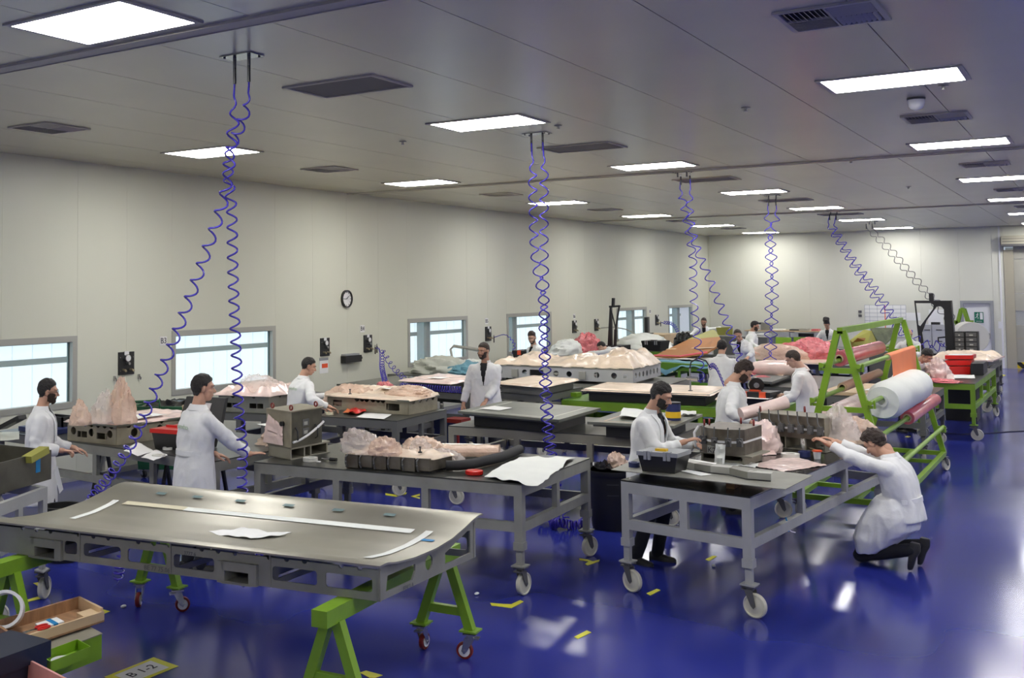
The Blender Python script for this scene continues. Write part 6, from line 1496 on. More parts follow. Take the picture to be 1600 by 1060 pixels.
part('brace', MB().beam(S2(967.5, 479), S2(962, 515), .04, .03), 'black', t); part('brace', MB().beam(S2(962, 515), S2(961, 545), .06, .06), 'black', t); part('brace', MB().beam(S2(955, 485), S2(962, 513), .03, .02), 'black', t)
part('foot', MB().aabb(x0 - .2, x0 + .25, yK2 - .1, yK2 + .6, .962, 1.16), 'black', t)
# ---------------------------------------------------------------- benches left of centre, far
V_ = Fr((-12.0, 22.7, 0), (-10.55, 22.7, 0), (-10.5, 27.7, 0)); table('long bench against the window wall under the sixth air panel', V_, .96, 'gpaintdark', posts=(1, 2), seed=77)
t = thing('black_tray', 'shallow black tray with white cloths in front of the bent man', 'tray', (-11.1, 24.6, .962)); part('tray', MB().aabb(-11.7, -10.65, 23.6, 25.6, .963, 1.03), 'black', t)
crumple('pile of white cloth in the black tray', (-11.2, 24.9, 1.032), .4, .75, .42, 'whitecloth', 93, cat='cloth', name='cloth_heap', peaks=.5)
tq = Fr((-11.6, 22.85, 0), (-10.95, 22.85, 0), (-10.95, 23.4, 0)); toolbox('open black toolbox with orange corners at the left end of the black tray', tq, .962, .26, latch='redorange')
crumple('heap of red pink film behind the tall narrow black frame', (-11.2, 26.2, .962), .38, .55, .55, 'filmpink', 95)
q = W(985, 549, 1.0); tq = Fr((-10.45, 28.4, 0), (-9.7, 28.4, 0), (-9.7, 29.0, 0))
S1 = Fr((-9.35, 25.3, 0), (-7.35, 24.7, 0), (-7.35, 28.1, 0)); table('green bench with blue cloth in the far left middle', S1, .90, 'greendark', top='green', posts=(1, 2), seed=79, rail=.16)
S2_ = Fr((-12.0, 28.3, 0), (-9.5, 28.3, 0), (-9.5, 31.0, 0)); table('far bench with white cloths below the fifth window', S2_, .96, 'greendark', posts=(1, 1), seed=81)
tq = Fr((-10.5, 28.4, 0), (-9.95, 28.35, 0), (-9.9, 28.9, 0)); toolbox('black toolbox beside the red film, right of the tall narrow frame', tq, .962, .27)
crumple('large heap of white cloth below the fifth window', (-10.9, 29.8, .962), .9, .8, .45, 'whitecloth', 97, cat='cloth', name='cloth_heap', peaks=.5)
crumple('black and white crumpled bag beside the white cloth heap', (-9.9, 30.3, .962), .35, .35, .45, 'blackgloss', 99, cat='bag', name='plastic_bag')
def fnb(a, b):
    p = S1.p(S1.L * (-.02 + 1.04 * a), -.05 + .55 * b, 0); d = max(0, (.25 - b) * 4); hang = d * (.10 + .22 * max(0, 1 - abs(a - .33) * 5) + .05 * noise.noise(Vector((a * 8, 2, 1))))
    return Vector((p.x, p.y - .0, .925 - hang + .02 * noise.noise(Vector((a * 9, b * 5, 7)))))
solo('blue_cloth', MB().grid(fnb, 50, 12, .004), 'bluecloth', 'light blue cloth draped over the front edge of the far green bench', 'cloth')
sheet('white sheet over the far green bench', [S1.p(0, .5, 0), S1.p(S1.L, .5, 0), S1.p(S1.L, 1.8, 0), S1.p(0, 2.2, 0)], .93, 'whitecloth', .03, 'white_cloth', 'cloth', n=14, freq=2)
# big orange and olive wing shaped panel
A = [WY(1022, 556, 25.9), WY(1062, 557.5, 25.7), WY(1105, 551, 26.0), WY(1130, 536, 27.5), WY(1118, 517, 28.6), WY(1112, 516, 28.6), WY(1081, 528, 27.6)]
t = thing('wing_panel', 'large orange and olive wing shaped composite panel in front of the leaning bearded man', 'panel', (A[0].x, A[0].y, .95))
part('skin', MB().add(A + [p - Z * .04 for p in A], [tuple(range(len(A))), tuple(range(2 * len(A) - 1, len(A) - 1, -1))] + [(i, len(A) + i, len(A) + (i + 1) % len(A), (i + 1) % len(A)) for i in range(len(A))]), 'brownboard', t, smooth=False)
def lift(p, d=.012): return p + Vector((0, -.012, d))
part('olive_area', MB().add([lift(A[4]), lift(A[5]), lift(A[6]), lift(A[6].lerp(A[0], .12)), lift(A[3].lerp(A[4], .45))], [(4, 3, 2, 1, 0)]), 'olive', t, 'olive green upper area')
part('yellow_band', MB().add([lift(A[0].lerp(A[6], .30)), lift(A[2].lerp(A[3], .42)), lift(A[2].lerp(A[3], .50)), lift(A[0].lerp(A[6], .36))], [(0, 1, 2, 3)]), 'plywood', t, 'yellow seam band')
part('pink_edge', MB().tube([A[0] + Z * .01, A[1] + Z * .01, A[2] + Z * .01], .018, 6), 'pink', t, 'pink edge sealing')
mb = MB(); mb.beam(WY(1062, 560, 26.0), WY(1062, 560, 26.0) - Z * .06, .4, .4); mb.box((-8.0, 27.0, .94), (1.2, 1.0, .06)); part('cradle', mb, 'black', t)
t = poly3('olive green panel standing behind the wing shaped panel', [WY(1122, 524, 31.6), WY(1145, 524, 31.6), WY(1145, 511, 31.6), WY(1119, 512, 31.6)], .03, 'olive', 'olive_panel', 'panel')
solo('panel_table', MB().aabb(-9.4, -7.9, 31.2, 32.0, .0, WY(1130, 525, 31.6).z), 'gpaintdark', 'dark cabinet under the olive green panel', 'cabinet')
# cardboard box with monitor
tq = Fr((-12.05, 32.0, 0), (-10.6, 32.0, 0), (-10.6, 33.0, 0)); 
solo('wooden_cabinet', MB().aabb(-12.0, -11.0, 31.7, 33.0, 0, 1.25), 'plywood', 'light wooden cabinet below the last air panel', 'cabinet')
t = thing('monitor', 'dark monitor standing on the light wooden cabinet', 'monitor', (-11.7, 32.0, 1.252)); part('screen', MB().box((-11.65, 32.0, 1.53), (.10, .55, .48), rz=.25), 'black', t); part('stand', MB().box((-11.62, 32.05, 1.27), (.2, .3, .03)), 'black', t)
# back counter with screens
bx0, bx1, by = WY(1163, 518, 38.6).x, WY(1302, 520, 38.6).x, 38.6; zc = WY(1230, 517, by).z
t = thing('back_counter', 'long counter with frosted screens along the far wall', 'counter', ((bx0 + bx1) / 2, by + .5, 0))
part('worktop', MB().aabb(bx0, bx1, by, by + .8, zc - .04, zc), 'plywood', t)
for k in range(5): xx = bx0 + (bx1 - bx0 - .08) * k / 4; part('upright', MB().aabb(xx, xx + .08, by + .02, by + .75, 0, zc - .04), 'desk', t)
for k in range(4): xx = bx0 + (bx1 - bx0 - .08) * k / 4 + .1; part('screen_panel', MB().aabb(xx, xx + (bx1 - bx0) / 4 - .12, by + .3, by + .33, .1, zc - .22), 'frosted', t, 'frosted blue grey screen'); part('apron', MB().aabb(xx, xx + (bx1 - bx0) / 4 - .12, by + .05, by + .08, zc - .22, zc - .06), 'desk', t)
for px0, px1, py0, py1, m_, nm, lb, ct in ((1191, 1205, 516, 505, 'gpaint', 'file_case', 'grey file case on the far counter behind the hoses', 'case'), (1178, 1190, 516, 509, 'white', 'paper_stack', 'stack of white papers and boxes on the far counter', 'papers'), (1181, 1191, 511, 508.5, 'black', 'black_folder', 'black tray above the white papers on the far counter', 'tray'),
        (1235, 1250, 517, 515.5, 'black', 'black_folder', 'flat black folder in the middle of the far counter', 'folder'), (1250, 1263, 517, 514, 'alu', 'grey_case', 'flat grey case right of the black folder', 'case'), (1269, 1280, 517.5, 515, 'pinkroll', 'red_tray', 'red tray at the right end of the far counter', 'tray'), (1208, 1225, 517, 515.5, 'paper', 'paper_stack', 'flat white papers on the far counter', 'papers')):
    a, b = WY(px0, py0, by + .3), WY(px1, py1, by + .3); base_ = zc + .001 if lb.find('above') < 0 else zc + .2
    solo(nm, MB().aabb(a.x, b.x, by + .15, by + .55, base_, base_ + max(.03, b.z - a.z)), m_, lb, ct)
a, b = WY(1177, 540, 37.2), WY(1193, 523, 37.2)
t = thing('oven', 'white framed cabinet with a black glass front by the far counter', 'cabinet', ((a.x + b.x) / 2, 37.4, 0)); part('case', MB().aabb(a.x, b.x, 37.25, 38.2, 0, b.z), 'desk', t); part('black_door', MB().aabb(a.x + .05, b.x - .05, 37.22, 37.25, .55, b.z - .05), 'blackgloss', t)
a, b = WY(1248, 526, by + .02), WY(1272, 522, by + .02); solo('black_slot_unit', MB().aabb(a.x, b.x, by - .02, by + .0, zc - .2, zc - .08), 'blackgloss', 'long narrow black unit under the right part of the counter', 'unit')
def chair(label, px, py, y):
    c = WY(px, py, y); t = thing('office_chair', label, 'chair', (c.x, y, 0), 0, 'green chairs by the far counter'); x_ = c.x
    part('backrest', MB().box((x_, y - .20, .92), (.46, .04, .36)), 'green', t, ang=60); part('seat', MB().box((x_, y + .05, .48), (.46, .44, .06)), 'green', t)
    for sx in (-.18, .18): part('back_tube', MB().beam((x_ + sx, y - .18, .48), (x_ + sx, y - .19, .80), .025), 'alu', t)
    for sx in (-.2, .2):
        for sy in (-.14, .24): part('leg', MB().beam((x_ + sx, y + sy, 0), (x_ + sx, y + sy, .46), .025), 'alu', t)
chair('left one of the two green chairs before the far counter', 1227, 543, 35.0); chair('right one of the two green chairs before the far counter', 1255, 543, 35.4)
wk = Fr((-9.6, 33.4, 0), (-7.55, 33.4, 0), (-7.55, 34.6, 0)); table('low white topped desk left of the green chairs', wk, .78, 'gpaintdark', top='white', posts=(1, 1), seed=83, low=0, wheels=False)
wk2 = Fr((-7.35, 32.2, 0), (-5.9, 32.2, 0), (-5.9, 33.5, 0)); table('bench in front of the topknot man', wk2, .92, 'gpaintdark', posts=(1, 1), seed=85)
# filing cabinets
for k, (p0, p1) in enumerate(((1457, 1479), (1443, 1456))):
    a, b = WY(p0, 560, 37.0), WY(p1, 508, 37.0)
    t = thing('filing_cabinet', 'grey filing cabinet seen through the black frame, ' + ('right one' if k == 0 else 'left one'), 'cabinet', ((a.x + b.x) / 2, 37.3, 0)); part('case', MB().aabb(a.x, b.x, 37.0, 37.6, 0, b.z), 'cabinet', t)
    n = 4
    for i in range(n):
        z0, z1 = .04 + (b.z - .08) * i / n, .04 + (b.z - .08) * (i + 1) / n - .01; d = part('drawer', MB().aabb(a.x + .015, b.x - .015, 36.98, 37.0, z0, z1), 'cabinet', t); part('drawer_handle', MB().aabb((a.x + b.x) / 2 - .08, (a.x + b.x) / 2 + .08, 36.96, 36.98, z1 - .12, z1 - .09), 'darkframe', d)
c = WY(1455, 505, 37.2); solo('stapler', MB().aabb(c.x - .13, c.x + .12, 37.1, 37.3, c.z - .09, c.z), 'black', 'small black device on top of the grey filing cabinet', 'device') if False else None
a = WY(1457, 508, 37.0); solo('hole_punch', MB().aabb(a.x - .05, a.x + .18, 37.1, 37.3, a.z + .001, a.z + .08), 'black', 'small black device on top of the right filing cabinet', 'device')
# second rack with big white roll, tool chest
t = thing('roll_rack', 'far green A-frame rack in front of the exit door', 'rack', (-3.0, 32.2, 0)); ya = 31.8; ax_ = WY(1503, 483, ya)
for y in (ya, ya + .35):
    for s in (-1, 1): part('frame_leg', MB().beam((ax_.x + s * .03, y, ax_.z), (ax_.x + s * .50, y, .2), .07, .06, up=(0, 1, 0)), 'green', t, smooth=False)
    for z in (1.72, 1.3): f = (ax_.z - z) / (ax_.z - .2); part('bracket', MB().box((ax_.x + .03 + .5 * f + .04, y, z), (.12, .06, .08)), 'green', t); part('bracket', MB().box((ax_.x - .03 - .5 * f - .04, y, z), (.12, .06, .08)), 'green', t)
    part('base_bar', MB().beam((ax_.x - .55, y, .2), (ax_.x + .55, y, .2), .06), 'green', t)
part('ridge_bar', MB().beam((ax_.x, ya, ax_.z), (ax_.x, ya + .35, ax_.z), .06), 'green', t)
for s in (-1, 1): part('base_rail', MB().beam((ax_.x + s * .5, ya, .2), (ax_.x + s * .5, ya + .35, .2), .06), 'green', t)
for sx in (-.5, .5):
    for y in (ya, ya + .35): caster(t, ax_.x + sx, y, .17, r=.06)
c = WY(1519, 528, 31.0); c = Vector((c.x, 31.1, c.z)); roll('large white disc shaped roll on the far green rack', c, c + Vector((-.18, .45, 0)), .39, 'concretewhite', .06); part('hub', MB().cyl(c - Y * .03, c + Y * .03, .09, 16), 'green', bpy.data.objects[[o.name for o in bpy.data.objects if o.name.startswith('material_roll')][-1]])
tc = thing('tool_chest', 'stack of black tool drawers in front of the far green rack', 'toolbox', (-3.05, 30.9, 0)); 
yT = 29.0; a, b = WY(1491, 556, yT), WY(1512, 517, yT)
a2, b2 = WY(1493, 556, 28.95), WY(1511, 519, 28.95); a3, b3 = WY(1506, 560, 28.85), WY(1529, 517, 28.85)
bpy.data.objects.remove(tc)
tc = thing('tool_chest', 'stack of black tool drawers in front of the far green rack', 'toolbox', (-2.45, 28.9, 0))
for (p0, p1) in ((1492, 1507), (1509, 1527)):
    lo, hi = WY(p0, 556, 28.6), WY(p1, 519, 28.6)
    part('chest_body', MB().aabb(lo.x, hi.x, 28.6, 29.0, .952 if False else 0.0, hi.z), 'black', tc)
    n = 5
    for i in range(n):
        z0, z1 = lo.z + (hi.z - lo.z) * i / n, lo.z + (hi.z - lo.z) * (i + 1) / n - .02; d = part('drawer', MB().aabb(lo.x + .02, hi.x - .02, 28.57, 28.6, z0, z1), 'darkframe', tc); part('drawer_handle', MB().aabb(lo.x + .09, hi.x - .09, 28.55, 28.57, z1 - .07, z1 - .04), 'alu', d)
# ---------------------------------------------------------------- ceiling air hoses
def hose(label, mount, path, r=.043, tube=.0088, group=None, turns=.115, end=None, straight=.42, dense=None, seg=12, hand=1, m='hoseblue'):
    """coiled hose from mount through world points path; pitch 'turns' metres (dense: list of (fraction, pitch))"""
    P = [Vector(mount)] + [Vector(p) for p in path]
    def cr(t):
        n = len(P) - 1; i = min(n - 1, int(t * n)); f = t * n - i
        p0, p1, p2, p3 = P[max(0, i - 1)], P[i], P[i + 1], P[min(n, i + 2)]
        return .5 * ((2 * p1) + (p2 - p0) * f + (2 * p0 - 5 * p1 + 4 * p2 - p3) * f * f + (3 * p1 - p0 - 3 * p2 + p3) * f ** 3)
    N = 400; pts = [cr(i / N) for i in range(N + 1)]; Ls = [0]
    for a, b in zip(pts[:-1], pts[1:]): Ls.append(Ls[-1] + (b - a).length)
    tot = Ls[-1]; out = []; ph = random.uniform(0, 6); s = 0; i = 0; fr = X.copy()
    while s < tot:
        while Ls[i + 1] < s and i < N - 1: i += 1
        f = (s - Ls[i]) / max(1e-6, Ls[i + 1] - Ls[i]); p = pts[i].lerp(pts[i + 1], f); t = (pts[i + 1] - pts[i]).normalized()
        fr = (fr - t * fr.dot(t)).normalized(); g = t.cross(fr)
        pit = lerp_tab(dense, s / tot) if dense else turns
        k = min(1, max(0, (s - straight * .45) / (straight * .55))); rr = r * k * (1 if s < tot - .04 else max(.2, (tot - s) / .04))
        out.append(p + (fr * math.cos(ph) + g * math.sin(ph)) * rr)
        ds = pit / seg if k > 0 else .05; s += ds; ph += hand * 2 * PI * ds / pit
    t = thing('air_hose', label, 'hose', tuple(mount), 0, group)
    part('coil', MB().tube(out, tube, 5), m, t, ang=80)
    p0, p1 = Vector(mount), pts[5]
    part('cuff', MB().tube([p0 + Z * .02, p0 - Z * .12], .013, 8), 'black', t)
    part('nipple', MB().tube([p0 + Z * .06, p0 + Z * .015], .009, 8), 'chrome', t)
    if end:
        a = pts[-1]; d = (pts[-1] - pts[-12]).normalized() if end == 'dir' else Vector(end)
        part('end_cuff', MB().tube([a, a + d * .12], .014, 8), 'black', t); part('end_coupling', MB().tube([a + d * .12, a + d * .19], .017, 8), 'chrome', t)
    return t
def bracket(y, label, x=-5.62):
    t = thing('hose_bracket', label, 'bracket', (x, y, HC - .01), 0, 'ceiling brackets for the blue hoses')
    part('plate', MB().aabb(x - .16, x + .16, y - .09, y + .09, HC - .012, HC - .002), 'chrome', t)
    mb = MB()
    for sx in (-.13, .13):
        for sy in (-.06, .06): mb.cyl((x + sx, y + sy, HC - .022), (x + sx, y + sy, HC - .012), .010, 6)
    part('bolt', mb, 'darkframe', t)
    for sx in (-.075, .075): part('pipe_stub', MB().cyl((x + sx, y, HC - .09), (x + sx, y, HC - .012), .014, 10), 'darkframe', t)
brk = [(6.41, 'steel ceiling bracket of the nearest pair of blue hoses'), (11.8, 'steel ceiling bracket of the second pair of blue hoses'), (17.2, 'ceiling bracket of the third pair of blue hoses'), (22.9, 'ceiling bracket of the fourth pair of hoses'), (28.95, 'ceiling bracket of the fifth pair of hoses'), (34.3, 'farthest ceiling hose bracket')]
for y, lb in brk: bracket(y, lb)
zm = HC - .10
def path(pts, y0, y1): n = len(pts); return [WY(px, py, y0 + (y1 - y0) * (i + 1) / n) for i, (px, py) in enumerate(pts)]
hose('nearest blue coiled hose, the one swinging left towards the bench with papers', (-5.695, 6.41, zm), path([(366, 150), (364, 200), (352, 300), (325, 385), (291, 480), (249, 590), (212, 680), (178, 735), (140, 792)], 6.41, 6.72) + [(-7.25, 6.8, .8), (-7.3, 6.75, .45), (-7.38, 6.72, .10)], dense=[(0, .17), (.45, .155), (.62, .12), (.72, .085), (.78, .05), (1, .052)], r=.045)
hose('nearest blue coiled hose, the one hanging straight beside the belted man', (-5.545, 6.41, zm), path([(388, 150), (378, 190), (357, 250), (362, 330), (364, 430), (368, 530), (373, 640), (379, 700), (381, 775)], 6.41, 7.15) + [(-5.95, 7.1, .55), (-5.95, 6.9, .40)], dense=[(0, .15), (.4, .125), (.62, .11), (.8, .085), (1, .06)], r=.043, end=(-.35, -.2, -.9))
b2 = [(869, 760), (867, 800)]
hose('second pair of blue hoses, left one, hanging in front of the plate molds', (-5.695, 11.8, zm), path([(832, 260), (833, 320), (836, 400), (848, 470), (849, 520), (850, 600), (853, 660), (860, 720), (868, 770)], 11.8, 11.15) + [(-5.15, 11.2, .12)], dense=[(0, .19), (.5, .17), (.7, .14), (.85, .09), (1, .07)], r=.05)
hose('second pair of blue hoses, right one, hanging in front of the plate molds', (-5.545, 11.8, zm), path([(850, 260), (850, 320), (850, 400), (851, 450), (852, 520), (855, 600), (858, 660), (864, 720), (872, 770)], 11.8, 11.2) + [(-5.05, 11.25, .12)], dense=[(0, .21), (.5, .17), (.7, .13), (.85, .09), (1, .07)], r=.05, hand=-1)
t = thing('hose_coil', 'pile of blue coiled hose on the floor between the big bench and the waste bin', 'hose', (-5.2, 11.3, 0)); out = []
for k in range(520): a = k * .55; u = k / 520; c = Vector((-5.42 + .55 * u, 11.25 + .12 * math.sin(u * 9), .06 + .03 * math.sin(u * 14))); out.append(c + Vector((0, math.cos(a), math.sin(a))) * .05 + X * .02 * math.sin(a * .3))
part('coil', MB().tube(out, .0075, 5), 'hoseblue', t, ang=80); part('coupling', MB().cyl((-4.85, 11.2, .03), (-4.78, 11.15, .03), .028, 10), 'black', t)
hose('third pair of blue hoses, left one, ending behind the man with the tie', (-5.645, 17.2, zm), path([(1063, 300), (1070, 330), (1082, 400), (1083, 440), (1086, 500), (1093, 560), (1096, 600)], 17.2, 18.3), turns=.2, r=.062, tube=.009)
hose('third pair of blue hoses, right one, swinging to the orange latched toolbox', (-5.495, 17.2, zm), path([(1079, 300), (1078, 340), (1088, 385), (1110, 440), (1130, 490), (1150, 545), (1168, 585), (1183, 612)], 17.2, 17.0), dense=[(0, .22), (.6, .19), (.85, .13), (1, .08)], r=.062, tube=.009)
hose('fourth pair of hoses, left one, hanging before the far wall', (-5.70, 22.9, zm), path([(1199, 340), (1201, 370), (1202, 430), (1201, 490), (1200, 540), (1199, 573)], 22.9, 23.3), turns=.27, r=.075, tube=.010)
hose('fourth pair of hoses, right one, hanging before the far wall', (-5.55, 22.9, zm), path([(1213, 340), (1206, 370), (1210, 430), (1210, 490), (1208, 540), (1207, 573)], 22.9, 23.4), turns=.27, r=.075, tube=.010, hand=-1)
hose('fifth pair of hoses, left one, sloping to the big black frame', (-5.72, 28.95, zm), path([(1294, 350), (1303, 365), (1330, 410), (1360, 455), (1395, 505), (1425, 535), (1450, 545), (1478, 541)], 28.95, 29.2), turns=.22, r=.085, tube=.011)
hose('fifth pair of hoses, right one, sloping to the big black frame', (-5.57, 28.95, zm), path([(1304, 352), (1308, 365), (1336, 410), (1370, 455), (1400, 500), (1430, 527), (1452, 538), (1476, 536)], 28.95, 29.1), turns=.22, r=.085, tube=.011)
hose('sixth pair of hoses, left one, sloping to the far green rack', (-5.78, 34.3, zm), path([(1358, 362), (1380, 385), (1410, 420), (1445, 460), (1475, 495), (1500, 520)], 34.3, 33.6), turns=.26, r=.05, tube=.010, m='inkgrey')
hose('sixth pair of hoses, right one, sloping to the far green rack', (-5.62, 34.3, zm), path([(1368, 362), (1390, 385), (1420, 420), (1455, 460), (1485, 490), (1505, 520)], 34.3, 33.8), turns=.26, r=.05, tube=.010, hand=-1, m='inkgrey')
# wall hoses
def wallhose(label, pts, tube=.012, r=.04, turns=.06, straight=.2):
    n = len(bpy.data.objects); h = hose(label, pts[0], pts[1:], r=r, tube=tube, turns=turns, straight=straight); return h
y3 = 17.66
wallhose('blue coiled hose dropping from the third air panel to the dark bench', [(WXL + .12, y3 + .1, 1.52), WX(596, 550, WXL + .3), WX(597, 575, WXL + .8), WX(602, 598, WXL + 1.7)], turns=.15, r=.045, tube=.0075)
wallhose('blue coiled hose stretching right from the third air panel', [(WXL + .12, y3 + .16, 1.54), WX(600, 552, WXL + .4), WX(612, 572, WXL + .8), WX(628, 588, WXL + 1.3), WX(634, 597, WXL + 1.6)], turns=.24, r=.05, tube=.0075)
a, b = W(612, 604, 1.04), W(722, 609, 1.04); t = thing('hose_coil', 'long blue coil of hose lying along the front of the dark bench', 'hose', tuple((a + b) / 2)); out = []
aa, bb_ = Vector((-10.0, 15.50, 1.035)), Vector((-8.75, 15.40, 1.035)); nn = 26 * 14
aa = Vector((-10.05, 15.80, 1.035)) if False else aa
for k in range(nn): q = 2 * PI * k / 14; out.append(aa.lerp(bb_, k / nn) + Y * math.cos(q) * .05 * 1 + Z * math.sin(q) * .05)
part('coil', MB().tube(out, .0065, 5), 'hoseblue', t, ang=80)
wallhose('short dark hose loop from the B5 air panel', [(WXL + .12, 22.8, 1.52), (WXL + .35, 22.95, 1.58), (WXL + .5, 23.1, 1.35), (WXL + .45, 23.1, 1.12)], tube=.009, r=.03, turns=.09, straight=.5)
solo('panel_tube', MB().tube([(WXL + .1, 29.4, 1.52), (WXL + .5, 29.4, 1.55), (WXL + .9, 29.3, 1.50), (WXL + 1.2, 29.2, 1.38)], .018, 6), 'alu', 'grey tube curving from the sixth air panel to the tall narrow frame', 'tube')
wallhose('coiled hose hanging from the last air panel to the wooden cabinet', [(WXL + .12, 34.4, 1.52), (WXL + .6, 34.1, 1.5), (WXL + .9, 33.8, 1.2), (WXL + .95, 33.6, .9)], tube=.010, r=.05, turns=.10)
# riser on green bench
q = W(1062, 606, 1.1); t = thing('hose_stand', 'small vertical valve with a black hose loop standing on the cream covered mold', 'valve', (q.x, q.y, 1.07)); b_ = (-5.42, 16.75)
part('stem', MB().tube([(b_[0], b_[1], 1.07), (b_[0], b_[1], 1.42)], .014, 8), 'chrome', t); part('valve_body', MB().tube([(b_[0] - .05, b_[1], 1.27), (b_[0] + .12, b_[1], 1.26)], .030, 8), 'chrome', t); part('foot', MB().cyl((b_[0], b_[1], 1.066), (b_[0], b_[1], 1.08), .035, 12), 'black', t)
part('black_hose', MB().tube([(b_[0], b_[1], 1.42), (b_[0] + .02, b_[1], 1.52), (b_[0] + .12, b_[1], 1.58), (b_[0] + .25, b_[1], 1.55), (b_[0] + .32, b_[1], 1.44)], .012, 6), 'rubber', t)
o_ = []
for k in range(220): a = k * .55; u = k / 220; o_.append(Vector((b_[0] + .30 + .42 * u, b_[1] - .05 * u, 1.44 - .34 * u + .10 * math.sin(u * 7))) + Vector((math.cos(a) * .03, math.cos(a + .6), math.sin(a))) * .045)
part('blue_coil', MB().tube(o_, .0055, 5), 'hoseblue', t, ang=80)
# ---------------------------------------------------------------- floor marks
def ftape(label, pix, m='yellowtape'):
    solo('floor_tape', MB().prism([W(px, py, .001) for px, py in pix], (0, 0, .003)), m, label, 'tape', 'yellow tape marks on the floor', smooth=False)
ftape('yellow L-shaped floor tape under the big bench right leg', [(766, 943), (786, 944.5), (799, 945), (813, 938.5), (818, 941), (799, 951), (786, 949), (768, 947)])
ftape('yellow tape dash in the open floor between the two front benches', [(897, 996), (903, 999), (924, 989), (917, 986)])
ftape('yellow tape dash in front of the right bench left wheel', [(1010, 928), (1016, 931), (1032, 923), (1026, 921)])
ftape('yellow tape dash under the right bench', [(1102, 875), (1108, 877), (1120, 870), (1114, 869)])
ftape('yellow tape L behind the big bench far right wheel', [(905, 873), (918, 875), (926, 878), (937, 875), (936, 878), (918, 884), (914, 882), (920, 878), (905, 876)])
ftape('yellow tape at the foot of the right green trestle', [(562, 1052), (572, 1049), (598, 1056), (586, 1060), (578, 1060)])
ftape('yellow tape corner by the left castor', [(52, 912), (64, 910), (70, 914), (62, 918)]); ftape('yellow tape strip running left of the left castor', [(42, 938), (44, 941), (72, 934), (70, 930)])
ftape('yellow tape corner right of the wood tray', [(146, 952), (152, 951), (172, 956), (162, 960)])
ftape('yellow tape V seen under the big bench, left one', [(602, 771), (620, 774), (636, 770), (634, 773), (619, 776.5), (602, 774)]); ftape('yellow tape V seen under the big bench, right one', [(642, 776), (656, 772), (656, 775), (648, 777), (656, 778), (656, 780)])
for k, px in enumerate(((885, 695), (918, 695))): ftape('yellow tape mark seen under the brownish bench, %s one' % ('left' if k == 0 else 'right'), [(px[0], px[1] + 2), (px[0] + 10, px[1] + 2), (px[0] + 24, px[1] - 2), (px[0] + 14, px[1] - 2)])
for k, (px, py) in enumerate(((1495, 633), (1567, 587), (1546, 594), (1418, 683), (1418, 623 + 20), (1378, 661))): ftape('pale yellow dash on the far right floor, %s' % ['beside the green bench leg', 'farthest one', 'second farthest one', 'nearest one, before the rack foot', 'left of the green bench castor', 'under the green rack'][k], [(px - 4, py), (px + 1, py + 1.2), (px + 5, py - .4), (px, py - 1.4)])
c4 = [W(163, 1059, 0), W(240, 1028, 0), W(279, 1042, 0), W(202, 1073, 0)]
t = thing('floor_label', 'yellow bordered floor label reading B 1-2', 'label', (sum(c.x for c in c4) / 4, sum(c.y for c in c4) / 4, 0))
part('yellow_border', MB().prism([Vector((c.x, c.y, .001)) for c in c4], (0, 0, .002)), 'yellowtape', t, smooth=False)
ctr = sum((Vector(c) for c in c4), Vector((0, 0, 0))) / 4; part('white_card', MB().prism([ctr.lerp(Vector(c), .74) + Z * .003 for c in c4], (0, 0, .001)), 'paper', t, smooth=False)
uu = (c4[1] - c4[0]).normalized(); vv = (c4[0] - c4[3]).normalized(); part('lettering', text('B 1-2', .12, ctr + Z * .006, uu, vv, .001, True), 'ink', t)
for k, (px, py) in enumerate(((193, 950), (1115, 886), (745, 930), (1185, 720))):
    if k < 3: q = W(px, py, .0); solo('paper_scrap', MB().ell((q.x, q.y, .012), (.02, .03, .012), 8, 5), 'paper', 'tiny white scrap on the floor, ' + ['left of the middle trestle wheels', 'under the right bench', 'by the big bench leg'][k], 'scrap')
# ---------------------------------------------------------------- lower left corner
zz = .46
wt = Fr(W(22, 1018, zz), W(163, 972, zz), W(124, 952, zz))
t = thing('wood_tray', 'open wooden tray with scissors and a packet at the lower left corner', 'tray', (wt.c.x, wt.c.y, zz))
th = .02
part('bottom', wt.box(MB(), 0, wt.L, 0, wt.D, zz, zz + .012), 'wood', t)
part('front_board', wt.box(MB(), 0, wt.L, 0, th, zz + .012, zz + .07), 'plywood', t); part('back_board', wt.box(MB(), 0, wt.L, wt.D - th, wt.D, zz + .012, zz + .09), 'wood', t)
part('end_board', wt.box(MB(), wt.L - th, wt.L, th, wt.D - th, zz + .012, zz + .09), 'plywood', t); part('end_board', wt.box(MB(), 0, th, th, wt.D - th, zz + .012, zz + .09), 'wood', t)
part('end_block', wt.box(MB(), wt.L - .14, wt.L - th, th, wt.D * .45, zz + .012, zz + .055), 'plywood', t)
t = thing('packet', 'white and blue folded packet lying in the wooden tray', 'packet', tuple(wt.p(wt.L * .5, wt.D * .45, zz + .013))); part('body', wt.box(MB(), wt.L * .38, wt.L * .62, wt.D * .30, wt.D * .62, zz + .013, zz + .045), 'paper', t); part('blue_band', wt.box(MB(), wt.L * .50, wt.L * .55, wt.D * .29, wt.D * .63, zz + .013, zz + .047), 'cyanblue', t)
t = thing('scissors', 'scissors with red handles lying on the front edge of the wooden tray', 'scissors', tuple(wt.p(wt.L * .25, wt.D * .1, zz + .07)))
for s in (-1, 1):
    c_ = wt.p(wt.L * .33, wt.D * .12 + s * .022, zz + .078); part('handle', MB().tube([c_ + wt.u * .045 * math.cos(a) + wt.v * .018 * math.sin(a) for a in [2 * PI * i / 14 for i in range(15)]], .007, 6), 'red', t); part('blade', MB().beam(wt.p(wt.L * .26, wt.D * .12, zz + .078), wt.p(wt.L * .12, wt.D * .12 + s * .012, zz + .078), .012, .004), 'chrome', t)
